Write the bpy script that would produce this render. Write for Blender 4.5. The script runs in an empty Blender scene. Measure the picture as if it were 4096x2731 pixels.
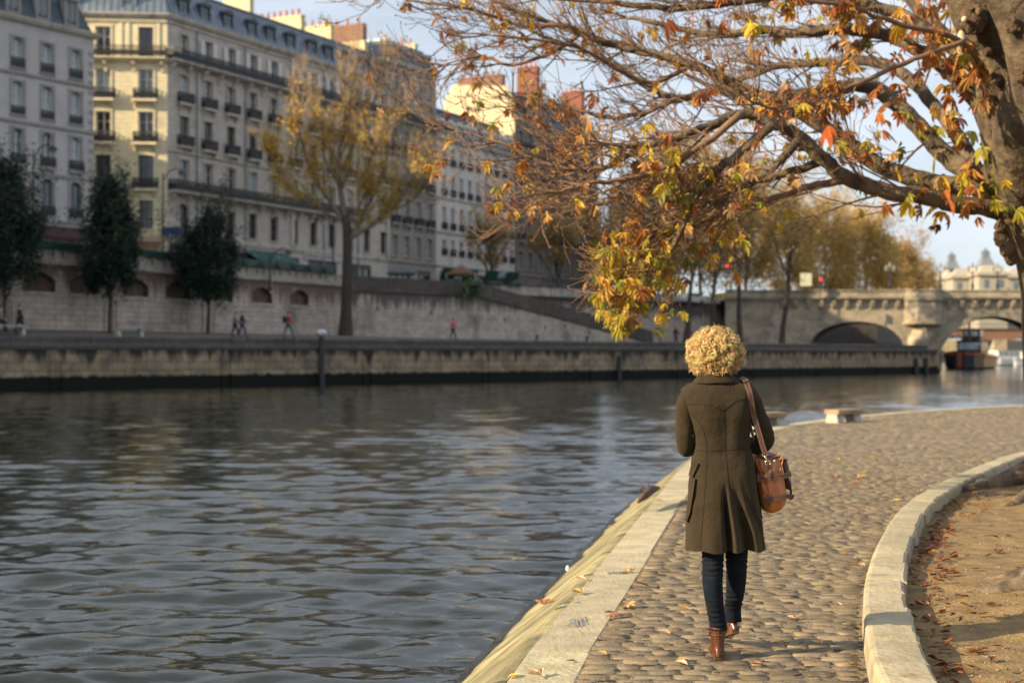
import bpy, math, random
import numpy as np
from mathutils import Vector, Matrix
from mathutils import noise as mnoise
rnd = random.Random(7)
sc = bpy.context.scene
R = math.radians
# ---------------------------------------------------------------- camera, sky, sun, exposure
F = 5689.; CX = 2048.; HY = 1420.; CH = 1.5525      # focal length in photo pixels, centre column, horizon row, eye height
cam = bpy.data.cameras.new("camera"); camo = bpy.data.objects.new("camera", cam); sc.collection.objects.link(camo)
cam.lens = 50; cam.sensor_width = 36; cam.shift_y = (HY-1365.5)/4096.
cam.clip_start = .1; cam.clip_end = 6000
camo.location = (0, 0, CH); camo.rotation_euler = (R(90), 0, 0)
cam.dof.use_dof = True; cam.dof.focus_distance = 7.2; cam.dof.aperture_fstop = 2.6
sc.camera = camo
SUN_EL, SUN_ROT = R(24), R(247.5)
w = bpy.data.worlds.new("World"); sc.world = w; w.use_nodes = True
nt = w.node_tree; nt.nodes.clear()
def wn(t, **k):
    n = nt.nodes.new(t)
    for a, b in k.items(): setattr(n, a, b)
    return n
sky = wn('ShaderNodeTexSky', sky_type='NISHITA', sun_disc=False, sun_elevation=SUN_EL, sun_rotation=SUN_ROT,
         altitude=50, air_density=1.0, dust_density=2.0, ozone_density=1.5)
tc = wn('ShaderNodeTexCoord'); mp = wn('ShaderNodeMapping'); mp.inputs['Scale'].default_value = (1, 1, 4.5)
cn = wn('ShaderNodeTexNoise'); cn.inputs['Scale'].default_value = 2.6; cn.inputs['Detail'].default_value = 7; cn.inputs['Roughness'].default_value = .6
cr = wn('ShaderNodeValToRGB'); cr.color_ramp.elements[0].position = .36; cr.color_ramp.elements[1].position = .66
cr.color_ramp.elements[0].color = (.5, .5, .5, 1); cr.color_ramp.elements[1].color = (.95, .95, .95, 1)
mx = wn('ShaderNodeMix', data_type='RGBA'); mx.inputs[7].default_value = (6.8, 7.4, 8.2, 1)
bg = wn('ShaderNodeBackground'); bg.inputs[1].default_value = .068; wo = wn('ShaderNodeOutputWorld')
L = nt.links.new
L(tc.outputs['Generated'], mp.inputs[0]); L(mp.outputs[0], cn.inputs['Vector']); L(cn.outputs[0], cr.inputs[0])
L(cr.outputs[0], mx.inputs[0]); L(sky.outputs[0], mx.inputs[6]); L(mx.outputs[2], bg.inputs[0]); L(bg.outputs[0], wo.inputs[0])
sd = bpy.data.lights.new("sun", 'SUN'); sd.energy = 5.0; sd.angle = R(.5); sd.color = (1, .80, .52)
so = bpy.data.objects.new("sun", sd); sc.collection.objects.link(so)
sdir = Vector((math.sin(SUN_ROT)*math.cos(SUN_EL), math.cos(SUN_ROT)*math.cos(SUN_EL), math.sin(SUN_EL)))
so.rotation_euler = sdir.to_track_quat('Z', 'Y').to_euler(); so.location = (-30, -20, 40)
sc.view_settings.view_transform = 'Standard'; sc.view_settings.look = 'None'; sc.view_settings.gamma = 1
sc.view_settings.use_curve_mapping = False; sc.view_settings.exposure = 1.0
sc.render.engine = 'CYCLES'; sc.cycles.use_denoising = True
sc.cycles.max_bounces = 6; sc.cycles.diffuse_bounces = 3; sc.cycles.glossy_bounces = 3; sc.cycles.transparent_max_bounces = 6
sc.cycles.transmission_bounces = 2; sc.cycles.caustics_reflective = False; sc.cycles.caustics_refractive = False

# ---------------------------------------------------------------- helpers
def P(x, y, D): return Vector(((x-CX)/F*D, D, CH+(HY-y)/F*D))     # photo pixel at a chosen distance -> point
def G(x, y, z=0.):                                                # photo pixel on a level plane -> point
    D = F*(CH-z)/(y-HY); return Vector(((x-CX)/F*D, D, z))
class MB:
    def __init__(s): s.v = []; s.f = []; s.m = []; s.c = []; s.uc = False
    def add(s, vs, fs, m=0, c=None):
        n = len(s.v); s.v.extend([tuple(v) for v in vs]); s.f.extend([[n+i for i in f] for f in fs]); s.m.extend([m]*len(fs))
        if c is not None: s.uc = True
        s.c.extend([c or (1, 1, 1)]*len(vs)); return s
    def quad(s, a, b, c, d, m=0, col=None): return s.add([a, b, c, d], [[0, 1, 2, 3]], m, col)
    def box(s, x0, y0, z0, x1, y1, z1, m=0, c=None):
        return s.add([(x0, y0, z0), (x1, y0, z0), (x1, y1, z0), (x0, y1, z0), (x0, y0, z1), (x1, y0, z1), (x1, y1, z1), (x0, y1, z1)],
                     [[0, 3, 2, 1], [4, 5, 6, 7], [0, 1, 5, 4], [1, 2, 6, 5], [2, 3, 7, 6], [3, 0, 4, 7]], m, c)
    def obox(s, O, U, V, W, m=0, c=None):                          # box from a corner and three edge vectors
        O = Vector(O); p = [O, O+U, O+U+V, O+V]; p += [q+W for q in p]
        return s.add(p, [[0, 3, 2, 1], [4, 5, 6, 7], [0, 1, 5, 4], [1, 2, 6, 5], [2, 3, 7, 6], [3, 0, 4, 7]], m, c)
    def prism(s, poly, z0, z1, m=0, c=None):
        n = len(poly); vs = [(p[0], p[1], z0) for p in poly]+[(p[0], p[1], z1) for p in poly]
        return s.add(vs, [list(range(n))[::-1], list(range(n, 2*n))]+[[i, (i+1) % n, n+(i+1) % n, n+i] for i in range(n)], m, c)
    def rings(s, rs, cap=True, m=0, c=None):
        n = len(rs[0]); vs = [p for r in rs for p in r]; fs = []
        for k in range(len(rs)-1):
            for i in range(n):
                j = (i+1) % n; fs.append([k*n+i, k*n+j, (k+1)*n+j, (k+1)*n+i])
        if cap: fs.append(list(range(n))[::-1]); fs.append([(len(rs)-1)*n+i for i in range(n)])
        return s.add(vs, fs, m, c)
    def tube(s, pts, rad, n=6, cap=True, m=0, c=None, flat=1.):
        pts = [Vector(p) for p in pts]; K = len(pts); rs = []; prev = None
        for k in range(K):
            t = (pts[min(k+1, K-1)]-pts[max(k-1, 0)])
            t = t.normalized() if t.length > 1e-9 else Vector((0, 0, 1))
            if prev is None:
                a = t.cross(Vector((0, 0, 1)) if abs(t.z) < .9 else Vector((0, 1, 0))).normalized()
            else:
                a = prev-t*prev.dot(t); a = a.normalized() if a.length > 1e-6 else t.orthogonal().normalized()
            prev = a; b = t.cross(a); r = rad[k] if hasattr(rad, '__len__') else rad
            rs.append([pts[k]+(a*math.cos(2*math.pi*i/n)+b*math.sin(2*math.pi*i/n)*flat)*r for i in range(n)])
        return s.rings(rs, cap, m, c)
    def ball(s, C, rx, ry=None, rz=None, nu=12, nv=8, m=0, c=None, fn=None):
        ry = ry or rx; rz = rz or rx; C = Vector(C); rs = []
        for j in range(nv+1):
            th = math.pi*min(max(j/nv, .02), .98); rs.append([])
            for i in range(nu):
                ph = 2*math.pi*i/nu; d = Vector((math.sin(th)*math.cos(ph), math.sin(th)*math.sin(ph), -math.cos(th)))
                k = fn(d) if fn else 1
                rs[-1].append(C+Vector((d.x*rx, d.y*ry, d.z*rz))*k)
        return s.rings(rs, True, m, c)
    def build(s, name, mats, parent=None, smooth=False, loc=None, rz=0, base=None):
        """mesh in world coordinates; with a parent the vertices are made local to it"""
        me = bpy.data.meshes.new(name); off = Vector((0, 0, 0))
        if parent is not None and loc is None: off = wloc(parent)
        if base is not None: off = Vector(base)
        vs = s.v if off.length == 0 else [(v[0]-off.x, v[1]-off.y, v[2]-off.z) for v in s.v]
        me.from_pydata(vs, [], s.f); mats = mats if isinstance(mats, (list, tuple)) else [mats]
        for mm in mats: me.materials.append(mm)
        if len(mats) > 1: me.polygons.foreach_set('material_index', s.m)
        if smooth: me.polygons.foreach_set('use_smooth', [True]*len(s.f))
        if s.uc:
            a = me.color_attributes.new('col', 'FLOAT_COLOR', 'POINT')
            a.data.foreach_set('color', np.c_[np.array(s.c, 'f'), np.ones(len(s.c), 'f')].ravel())
        me.update(); o = bpy.data.objects.new(name, me); sc.collection.objects.link(o)
        if base is not None and parent is None: o.location = base
        if parent is not None:
            o.parent = parent
            if loc is not None: o.location = loc; o.rotation_euler = (0, 0, rz)
        elif loc is not None: o.location = loc; o.rotation_euler = (0, 0, rz)
        return o
def wloc(o):
    l = Vector((0, 0, 0))
    while o: l = l+o.location; o = o.parent
    return l
def tag(o, label=None, cat=None, group=None, kind=None):
    for k, v in (('label', label), ('category', cat), ('group', group), ('kind', kind)):
        if v: o[k] = v
    return o
def thing(name, loc, label, cat, group=None):
    o = bpy.data.objects.new(name, None); sc.collection.objects.link(o); o.location = loc; o.empty_display_size = .3
    return tag(o, label, cat, group)
def copyob(o, parent, loc=None, rz=None):
    c = o.copy(); sc.collection.objects.link(c); c.parent = parent
    if loc is not None: c.location = loc
    if rz is not None: c.rotation_euler = (0, 0, rz)
    return c
def copy_tree(o, parent=None):
    c = o.copy(); sc.collection.objects.link(c); c.parent = parent
    for ch in list(o.children): copy_tree(ch, c)
    return c
def catmull(pts, n=8):
    pts = [np.array(p, float) for p in pts]; out = []
    for i in range(len(pts)-1):
        p0 = pts[max(i-1, 0)]; p1 = pts[i]; p2 = pts[i+1]; p3 = pts[min(i+2, len(pts)-1)]
        for k in range(n):
            t = k/n; out.append(.5*((2*p1)+(-p0+p2)*t+(2*p0-5*p1+4*p2-p3)*t*t+(-p0+3*p1-3*p2+p3)*t**3))
    out.append(pts[-1]); return out
def skin(joints, edges, sub=1):
    """one continuous surface grown over a skeleton: joints {name:(pos, radius)}"""
    names = list(joints); me = bpy.data.meshes.new('t'); me.from_pydata([tuple(joints[k][0]) for k in names], [(names.index(a), names.index(b)) for a, b in edges], [])
    o = bpy.data.objects.new('t', me); sc.collection.objects.link(o)
    m = o.modifiers.new('s', 'SKIN'); m.use_smooth_shade = True
    lay = me.skin_vertices[0].data
    for i, k in enumerate(names):
        r = joints[k][1]; lay[i].radius = (r, r) if not hasattr(r, '__len__') else r
        lay[i].use_root = (i == 0)
    if sub: s = o.modifiers.new('u', 'SUBSURF'); s.levels = sub; s.render_levels = sub
    dg = bpy.context.evaluated_depsgraph_get(); m2 = bpy.data.meshes.new_from_object(o.evaluated_get(dg))
    vs = [tuple(v.co) for v in m2.vertices]; fs = [list(p.vertices) for p in m2.polygons]
    bpy.data.objects.remove(o); bpy.data.meshes.remove(me); bpy.data.meshes.remove(m2)
    return vs, fs

# ---------------------------------------------------------------- materials
def mat(name, col, rough=.7, var=.25, scale=3., bump=.0, bscale=40., attr=False, metal=0., spec=.5, trans=0., stain=None, emit=0., stretch=None, sss=0., coat=0.):
    m = bpy.data.materials.new(name); m.use_nodes = True; n = m.node_tree; ns = n.nodes; b = ns['Principled BSDF']; l = n.links.new
    b.inputs['Roughness'].default_value = rough; b.inputs['Metallic'].default_value = metal; b.inputs['Specular IOR Level'].default_value = spec
    t = ns.new('ShaderNodeTexCoord'); vec = t.outputs['Object']
    if stretch:
        mpn = ns.new('ShaderNodeMapping'); mpn.inputs['Scale'].default_value = stretch; l(vec, mpn.inputs[0]); vec = mpn.outputs[0]
    nz = ns.new('ShaderNodeTexNoise'); nz.inputs['Scale'].default_value = scale; nz.inputs['Detail'].default_value = 6; l(vec, nz.inputs['Vector'])
    mr = ns.new('ShaderNodeMapRange'); mr.inputs[1].default_value = .3; mr.inputs[2].default_value = .7; mr.inputs[3].default_value = 1-var; mr.inputs[4].default_value = 1+var; l(nz.outputs[0], mr.inputs[0])
    mul = ns.new('ShaderNodeVectorMath'); mul.operation = 'SCALE'; l(mr.outputs[0], mul.inputs['Scale'])
    if attr:
        a = ns.new('ShaderNodeAttribute'); a.attribute_name = 'col'
        k = ns.new('ShaderNodeVectorMath'); k.operation = 'MULTIPLY'; k.inputs[1].default_value = col; l(a.outputs['Color'], k.inputs[0]); l(k.outputs[0], mul.inputs[0])
    else: mul.inputs[0].default_value = col
    out = mul.outputs[0]
    if stain:                                                        # (colour, scale, low, high, stretch)
        sc_, s1, lo, hi, st = stain
        mpn = ns.new('ShaderNodeMapping'); mpn.inputs['Scale'].default_value = st; l(t.outputs['Object'], mpn.inputs[0])
        n2 = ns.new('ShaderNodeTexNoise'); n2.inputs['Scale'].default_value = s1; n2.inputs['Detail'].default_value = 5; n2.inputs['Roughness'].default_value = .6; l(mpn.outputs[0], n2.inputs['Vector'])
        r2 = ns.new('ShaderNodeMapRange'); r2.inputs[1].default_value = lo; r2.inputs[2].default_value = hi; l(n2.outputs[0], r2.inputs[0])
        mm = ns.new('ShaderNodeMix'); mm.data_type = 'RGBA'; l(r2.outputs[0], mm.inputs[0]); l(out, mm.inputs[6]); mm.inputs[7].default_value = (*sc_, 1); out = mm.outputs[2]
    l(out, b.inputs['Base Color'])
    if bump:
        bn = ns.new('ShaderNodeTexNoise'); bn.inputs['Scale'].default_value = bscale; bn.inputs['Detail'].default_value = 5; l(vec, bn.inputs['Vector'])
        bp = ns.new('ShaderNodeBump'); bp.inputs['Strength'].default_value = 1; bp.inputs['Distance'].default_value = bump; l(bn.outputs[0], bp.inputs['Height']); l(bp.outputs[0], b.inputs['Normal'])
    if emit: l(out, b.inputs['Emission Color']); b.inputs['Emission Strength'].default_value = emit
    if coat: b.inputs['Coat Weight'].default_value = coat; b.inputs['Coat Roughness'].default_value = .15
    if trans:
        tr = ns.new('ShaderNodeBsdfTranslucent'); l(out, tr.inputs[0]); ms = ns.new('ShaderNodeMixShader'); ms.inputs[0].default_value = trans
        l(b.outputs[0], ms.inputs[1]); l(tr.outputs[0], ms.inputs[2]); l(ms.outputs[0], ns['Material Output'].inputs[0])
    return m
def stonemat(name, U, c1, c2, cm, bw=.9, bh=.38, mortar=.012, rough=.85, bump=.012, stain=None, slime=None, var=.22, vscale=1.3, streak=None):
    """coursed masonry on a wall that runs along U; optional dark streaks and a weed band near the water"""
    m = bpy.data.materials.new(name); m.use_nodes = True; n = m.node_tree; ns = n.nodes; b = ns['Principled BSDF']; l = n.links.new
    b.inputs['Roughness'].default_value = rough; b.inputs['Specular IOR Level'].default_value = .25
    g = ns.new('ShaderNodeNewGeometry'); d = ns.new('ShaderNodeVectorMath'); d.operation = 'DOT_PRODUCT'; l(g.outputs['Position'], d.inputs[0]); d.inputs[1].default_value = (U[0], U[1], 0)
    sx = ns.new('ShaderNodeSeparateXYZ'); l(g.outputs['Position'], sx.inputs[0]); cb = ns.new('ShaderNodeCombineXYZ'); l(d.outputs['Value'], cb.inputs[0]); l(sx.outputs[2], cb.inputs[1])
    br = ns.new('ShaderNodeTexBrick'); br.inputs['Scale'].default_value = 1; br.inputs['Brick Width'].default_value = bw; br.inputs['Row Height'].default_value = bh; br.inputs['Mortar Size'].default_value = mortar
    br.inputs['Color1'].default_value = (*c1, 1); br.inputs['Color2'].default_value = (*c2, 1); br.inputs['Mortar'].default_value = (*cm, 1); l(cb.outputs[0], br.inputs['Vector'])
    nz = ns.new('ShaderNodeTexNoise'); nz.inputs['Scale'].default_value = vscale; nz.inputs['Detail'].default_value = 8; nz.inputs['Roughness'].default_value = .65; l(g.outputs['Position'], nz.inputs['Vector'])
    mr = ns.new('ShaderNodeMapRange'); mr.inputs[1].default_value = .3; mr.inputs[2].default_value = .7; mr.inputs[3].default_value = 1-var; mr.inputs[4].default_value = 1+var; l(nz.outputs[0], mr.inputs[0])
    mul = ns.new('ShaderNodeVectorMath'); mul.operation = 'SCALE'; l(br.outputs['Color'], mul.inputs[0]); l(mr.outputs[0], mul.inputs['Scale']); out = mul.outputs[0]
    def layer(out, color, vecscale, scl, lo, hi, zlo=None, zhi=None):
        mpn = ns.new('ShaderNodeMapping'); mpn.inputs['Scale'].default_value = vecscale; l(cb.outputs[0], mpn.inputs[0])
        n2 = ns.new('ShaderNodeTexNoise'); n2.inputs['Scale'].default_value = scl; n2.inputs['Detail'].default_value = 6; n2.inputs['Roughness'].default_value = .6; l(mpn.outputs[0], n2.inputs['Vector'])
        r2 = ns.new('ShaderNodeMapRange'); r2.inputs[1].default_value = lo; r2.inputs[2].default_value = hi; fac = r2.outputs[0]
        if zlo is not None:
            zz = ns.new('ShaderNodeMapRange'); zz.inputs[1].default_value = zlo; zz.inputs[2].default_value = zhi; zz.inputs[3].default_value = -.5; zz.inputs[4].default_value = .5; l(sx.outputs[2], zz.inputs[0])
            ad = ns.new('ShaderNodeMath'); ad.operation = 'ADD'; l(n2.outputs[0], ad.inputs[0]); l(zz.outputs[0], ad.inputs[1]); l(ad.outputs[0], r2.inputs[0])
        else: l(n2.outputs[0], r2.inputs[0])
        mm = ns.new('ShaderNodeMix'); mm.data_type = 'RGBA'; l(fac, mm.inputs[0]); l(out, mm.inputs[6]); mm.inputs[7].default_value = (*color, 1); return mm.outputs[2]
    if stain: out = layer(out, stain[0], (1, 1, 1), stain[1], stain[2], stain[3])
    if streak: out = layer(out, streak[0], (1.3, .18, 1), 1., streak[1], streak[2], streak[3], streak[4])
    if slime: out = layer(out, (.006, .008, .005), (1, .3, 1), 1.5, .40, .60, slime[1], slime[0])
    l(out, b.inputs['Base Color'])
    bp = ns.new('ShaderNodeBump'); bp.inputs['Distance'].default_value = bump; bp.inputs['Strength'].default_value = 1
    bn = ns.new('ShaderNodeTexNoise'); bn.inputs['Scale'].default_value = 6; bn.inputs['Detail'].default_value = 8; l(g.outputs['Position'], bn.inputs['Vector'])
    ad = ns.new('ShaderNodeMath'); ad.operation = 'SUBTRACT'; l(bn.outputs[0], ad.inputs[0]); l(br.outputs['Fac'], ad.inputs[1]); l(ad.outputs[0], bp.inputs['Height']); l(bp.outputs[0], b.inputs['Normal'])
    return m
IRON = mat('black_iron', (.022, .023, .026), .5, .3, 5)
GREENPAINT = mat('green_paint', (.018, .055, .042), .45, .3, 2)
def glassmat(name, col, rough=.12): return mat(name, col, rough, .35, .9, spec=.9)
GLASS = glassmat('window_glass', (.10, .13, .15)); GLASSB = glassmat('window_glass_curtained', (.33, .38, .40), .2); GLASSD = glassmat('window_glass_dark', (.025, .028, .032))  # pale glass: sky reflection and curtains put into its colour
WHITEP = mat('white_painted_wood', (.62, .60, .55), .5, .1, 3); DARKP = mat('dark_painted_wood', (.10, .07, .055), .5, .2, 3)
ZINC = mat('zinc_sheet', (.17, .20, .235), .42, .25, .7, metal=.35); SLATE = mat('slate', (.045, .058, .075), .5, .35, 1.5, .01, 6)
CHIMB = mat('brown_brick', (.20, .11, .075), .9, .3, 3); TERRA = mat('terracotta', (.45, .15, .08), .8, .2, 4); PLASTER = mat('yellow_plaster', (.62, .52, .30), .9, .12, .8, .01, 8)
# ================================================================ THE SETTING
WZ = -.6                                                             # water level
def Qp(t): return np.array((-31.5+.957*t, 87.4+t))                   # river edge of the far quay
def W1(t): return np.array((-34.6+.528*t, 96.+t))                    # embankment wall, upstream run
def W2(s): return np.array((-15.7+.957*s, 131.8+s))                  # embankment wall past its bend
UQ = np.array((.957, 1.))/math.hypot(.957, 1); NQ = np.array((-UQ[1], UQ[0]))      # along / inland
U1 = np.array((.528, 1.))/math.hypot(.528, 1); N1 = np.array((-U1[1], U1[0]))
QZ = CH+.68; STREET = CH+6.3; PARA = CH+7.4
def v3(p, z): return Vector((p[0], p[1], z))
# --- water: one sheet of real waves, fine near the camera, carried on to the horizon
def build_water():
    rows = 4.6*1.0052**np.arange(730); nx = 520
    tt = np.linspace(0, 1, nx); xl = -.46*rows-4.; xr = np.minimum(.55*rows+4., 200)
    X = xl[:, None]+(xr-xl)[:, None]*tt[None, :]; Y = np.repeat(rows[:, None], nx, 1); Z = np.zeros_like(X)
    dx = ((xr-xl)/nx)[:, None]; dy = (rows*.0052)[:, None]
    g = np.random.RandomState(3)
    for k in range(110):
        lam = .115*math.exp(g.rand()**1.1*2.6); th = R(86)+g.randn()*R(22); kx, ky = 2*math.pi/lam*math.cos(th), 2*math.pi/lam*math.sin(th)
        amp = .0063*lam**.86*(.5+g.rand())
        filt = np.exp(-((abs(kx)*dx)**2+(abs(ky)*dy)**2)*.18)
        # patchy gusts: each train swells and dies over a few metres
        env = .55+.45*np.sin(X*(.25+g.rand()*.5)*(.6 if lam > 1 else 1.6)+Y*(.1+g.rand()*.4)+g.rand()*9)
        ph = kx*X+ky*Y+g.rand()*7+.5*np.sin(X*.7+g.rand()*6)+.5*np.sin(Y*.5+g.rand()*6)
        Z += amp*filt*env*(np.sin(ph)+.32*np.sin(2*ph+.6))
    n = len(rows); vs = np.stack([X, Y, Z+WZ], -1).reshape(-1, 3)
    idx = np.arange(n*nx).reshape(n, nx); f = np.stack([idx[:-1, :-1], idx[:-1, 1:], idx[1:, 1:], idx[1:, :-1]], -1).reshape(-1, 4)
    k = len(vs); ext = [(-900, -60, WZ-.07), (900, -60, WZ-.07), (900, rows[0], WZ-.07), (-900, rows[0], WZ-.07),
                        (xl[0], rows[0], WZ-.07), (xl[-1], rows[-1], WZ-.07), (-900, rows[-1], WZ-.07), (xr[0], rows[0], WZ-.07), (xr[-1], rows[-1], WZ-.07), (900, rows[-1], WZ-.07),
                        (-2500, rows[-1], WZ-.05), (2500, rows[-1], WZ-.05), (2500, 4000, WZ-.05), (-2500, 4000, WZ-.05)]
    vs = np.r_[vs, np.array(ext)]; f = np.r_[f, np.array([[0, 1, 2, 3], [3, 4, 5, 6], [7, 2, 9, 8], [10, 11, 12, 13]])+k]
    me = bpy.data.meshes.new('river_water'); me.from_pydata(vs.tolist(), [], f.tolist()); me.polygons.foreach_set('use_smooth', [True]*len(f)); me.update()
    m = bpy.data.materials.new('river_water'); m.use_nodes = True; ns = m.node_tree.nodes; l = m.node_tree.links.new; b = ns['Principled BSDF']
    b.inputs['Base Color'].default_value = (.009, .011, .005, 1); b.inputs['Roughness'].default_value = .07; b.inputs['IOR'].default_value = 1.48; b.inputs['Specular IOR Level'].default_value = .5
    t = ns.new('ShaderNodeNewGeometry'); mp_ = ns.new('ShaderNodeMapping'); mp_.inputs['Scale'].default_value = (1, 1.9, 1); mp_.inputs['Rotation'].default_value = (0, 0, R(-8)); l(t.outputs['Position'], mp_.inputs[0])
    prev = None
    for s_, d_ in ((1.4, .020), (6.0, .005), (16., .0008)):
        z = ns.new('ShaderNodeTexNoise'); z.inputs['Scale'].default_value = s_; z.inputs['Detail'].default_value = 3; z.inputs['Roughness'].default_value = .55; l(mp_.outputs[0], z.inputs['Vector'])
        bp = ns.new('ShaderNodeBump'); bp.inputs['Strength'].default_value = 1; bp.inputs['Distance'].default_value = d_; l(z.outputs[0], bp.inputs['Height'])
        if prev: l(prev, bp.inputs['Normal'])
        prev = bp.outputs[0]
    l(prev, b.inputs['Normal']); me.materials.append(m)
    o = bpy.data.objects.new('river_water', me); sc.collection.objects.link(o); tag(o, kind='structure')
build_water()
# --- near quay -------------------------------------------------------------
edge_ctl = [(-3.2, -12), (-1.85, -4), (-.75, 2.2), (-.05, 6.74), (.27, 8.5), (1.5, 15.2), (2.55, 20.7), (3.95, 26), (6.1, 31.8), (9.9, 38), (15.9, 44.2), (24, 49.2), (34, 52.5), (50, 54), (90, 52)]
EC = np.array(catmull(edge_ctl, 24)); seg = np.r_[0, np.cumsum(np.hypot(*np.diff(EC, axis=0).T))]
def edge(s):
    p = np.array((np.interp(s, seg, EC[:, 0]), np.interp(s, seg, EC[:, 1]))); q = np.array((np.interp(s+.05, seg, EC[:, 0]), np.interp(s+.05, seg, EC[:, 1])))
    t = (q-p)/max(np.hypot(*(q-p)), 1e-9); return p, np.array((t[1], -t[0]))           # point, landward normal
def edge_x(D):                                                       # landward side of the coping at depth D
    return np.interp(D, EC[:, 1][:-24], EC[:, 0][:-24])+.34
COPE = stonemat('coping_limestone', (.2, .98), (.36, .34, .255), (.33, .31, .23), (.16, .14, .10), 9, 9, .0, stain=((.20, .20, .085), 2.6, .52, .70), bump=.006, var=.16, vscale=5)
SLOPE = mat('sloped_quay_stone', (.25, .215, .115), .9, .35, 4, .006, 30, attr=True, stain=((.13, .12, .06), 2.2, .50, .66, (1, 1, 1)))
WETST = mat('wet_dark_stone', (.030, .032, .030), .12, .5, 4, .02, 8, attr=True)
mb = MB(); s = 8.; k = 0; r0 = random.Random(5)
while s < seg[-1]-8:
    ln = .95+r0.random()*.75 if s < 60 else 3.; a, b_ = s+.008, s+ln-.008; dz = r0.uniform(-.004, .004)
    (pa, na), (pb, nb) = edge(a), edge(b_); wd = .335+r0.uniform(-.006, .006); cc = 1+r0.uniform(-.13, .10); c = (cc, cc*r0.uniform(.97, 1.02), cc*.98)
    prof = [(0., -.02), (.018, 0.), (wd-.012, .0), (wd, -.012), (wd, -.2), (0, -.2)]
    mb.rings([[v3(p_+n_*u, z+dz) for u, z in prof] for p_, n_ in ((pa, na), (pb, nb))], True, 0, c); s += ln
COPEA = mat('coping_stone_blocks', (.40, .35, .235), .85, .22, 4.5, .010, 30, attr=True, stain=((.30, .27, .12), 2.2, .55, .75, (1, 1, 1)))
tag(mb.build('quay_coping_kerb', COPEA), kind='structure')
mb = MB(); rs = [edge(s) for s in np.arange(6, 60, .25)]
for (p, n_), (q, m_) in zip(rs[:-1], rs[1:]): mb.quad(v3(p+n_*.325, -.0055), v3(p+n_*.36, -.0055), v3(q+m_*.36, -.0055), v3(q+m_*.325, -.0055))
tag(mb.build('joint_ground', mat('damp_soil', (.018, .014, .010), .95, .5, 12)), kind='structure')
# sloping stone talus down to the water, then the wet ledge
def sweep(prof, mt, name, s0, s1, ds=.09, jit=0.):
    mb = MB(); rs = []
    for s in np.arange(s0, s1, ds):
        p, n_ = edge(s); j = mnoise.noise(Vector((s*1.7, 0, 3)))*jit
        rs.append([v3(p+n_*(u+(j if i == len(prof)-1 else 0)), z+mnoise.noise(Vector((s*2.2, u*6, 0)))*jit*.10) for i, (u, z) in enumerate(prof)])
    for a, b_ in zip(rs[:-1], rs[1:]):
        n0 = len(mb.v); mb.v += [tuple(x) for x in a+b_]; k = len(a); bi = len(mb.f)/(k-1)*ds/1.15; cc = (.8+.4*((math.sin(int(bi)*12.9898)*43758.5) % 1))*(.35 if bi % 1 < ds/1.15 else 1); mb.uc = True; mb.c += [(cc, cc, cc*.97)]*(2*k)
        for i in range(k-1): mb.f.append([n0+i, n0+i+1, n0+k+i+1, n0+k+i]); mb.m.append(0)
    return tag(mb.build(name, mt, smooth=False), kind='structure')
sweep([(.01, -.012), (-.03, -.016), (-.07, -.03), (-.10, -.055), (-.20, -.135), (-.30, -.21), (-.40, -.29), (-.50, -.365), (-.60, -.445)], SLOPE, 'quay_slope_wall', 4., seg[-1]-4, jit=.035)
sweep([(-.57, -.42), (-.61, -.50), (-.66, -.515), (-.70, -.53), (-.80, -.585), (-.86, -.70), (-.88, -1.3)], WETST, 'quay_wet_ledge', 4., seg[-1]-4, jit=.035)
# land under the near quay
SAND = mat('joint_sand', (.185, .142, .09), .95, .3, 9, .012, 60, stain=((.012, .010, .007), 12, .53, .58, (1, 1, 1)))  # dark spots in the sand colour stand in for shaded joint holes
mb = MB(); rs = [edge(s) for s in np.arange(4, seg[-1]-2, .5)]
for (p, n_), (q, m_) in zip(rs[:-1], rs[1:]):
    a, b_ = p+n_*.30, q+m_*.30; mb.quad(v3(a, -.0035), v3((200, a[1]), -.0035), v3((200, b_[1]), -.0035), v3(b_, -.0035))
tag(mb.build('quay_ground', SAND), kind='structure')
# kerb ring round the planted ground
kerb_ctl = [(1.35, 3.0), (1.43, 4.6), (1.60, 6.12), (1.81, 7.26), (2.22, 8.95), (2.87, 11.1), (3.72, 13.5), (4.65, 15.6), (6.0, 18.3), (7.56, 21), (10, 24), (14, 27.5), (20, 30.5), (30, 33)]
KC = np.array(catmull(kerb_ctl, 20)); kseg = np.r_[0, np.cumsum(np.hypot(*np.diff(KC, axis=0).T))]
def kerb(s):
    p = np.array((np.interp(s, kseg, KC[:, 0]), np.interp(s, kseg, KC[:, 1]))); q = np.array((np.interp(s+.05, kseg, KC[:, 0]), np.interp(s+.05, kseg, KC[:, 1])))
    t = (q-p)/max(np.hypot(*(q-p)), 1e-9); return p, np.array((t[1], -t[0]))
def kerb_x(D): return np.interp(D, KC[:, 1], KC[:, 0])
KERB = mat('kerb_limestone', (.35, .30, .205), .88, .16, 3.5, .012, 24, attr=True, stain=((.22, .18, .10), 5, .58, .72, (1, 1, 1)))
mb = MB(); s = .02
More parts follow.
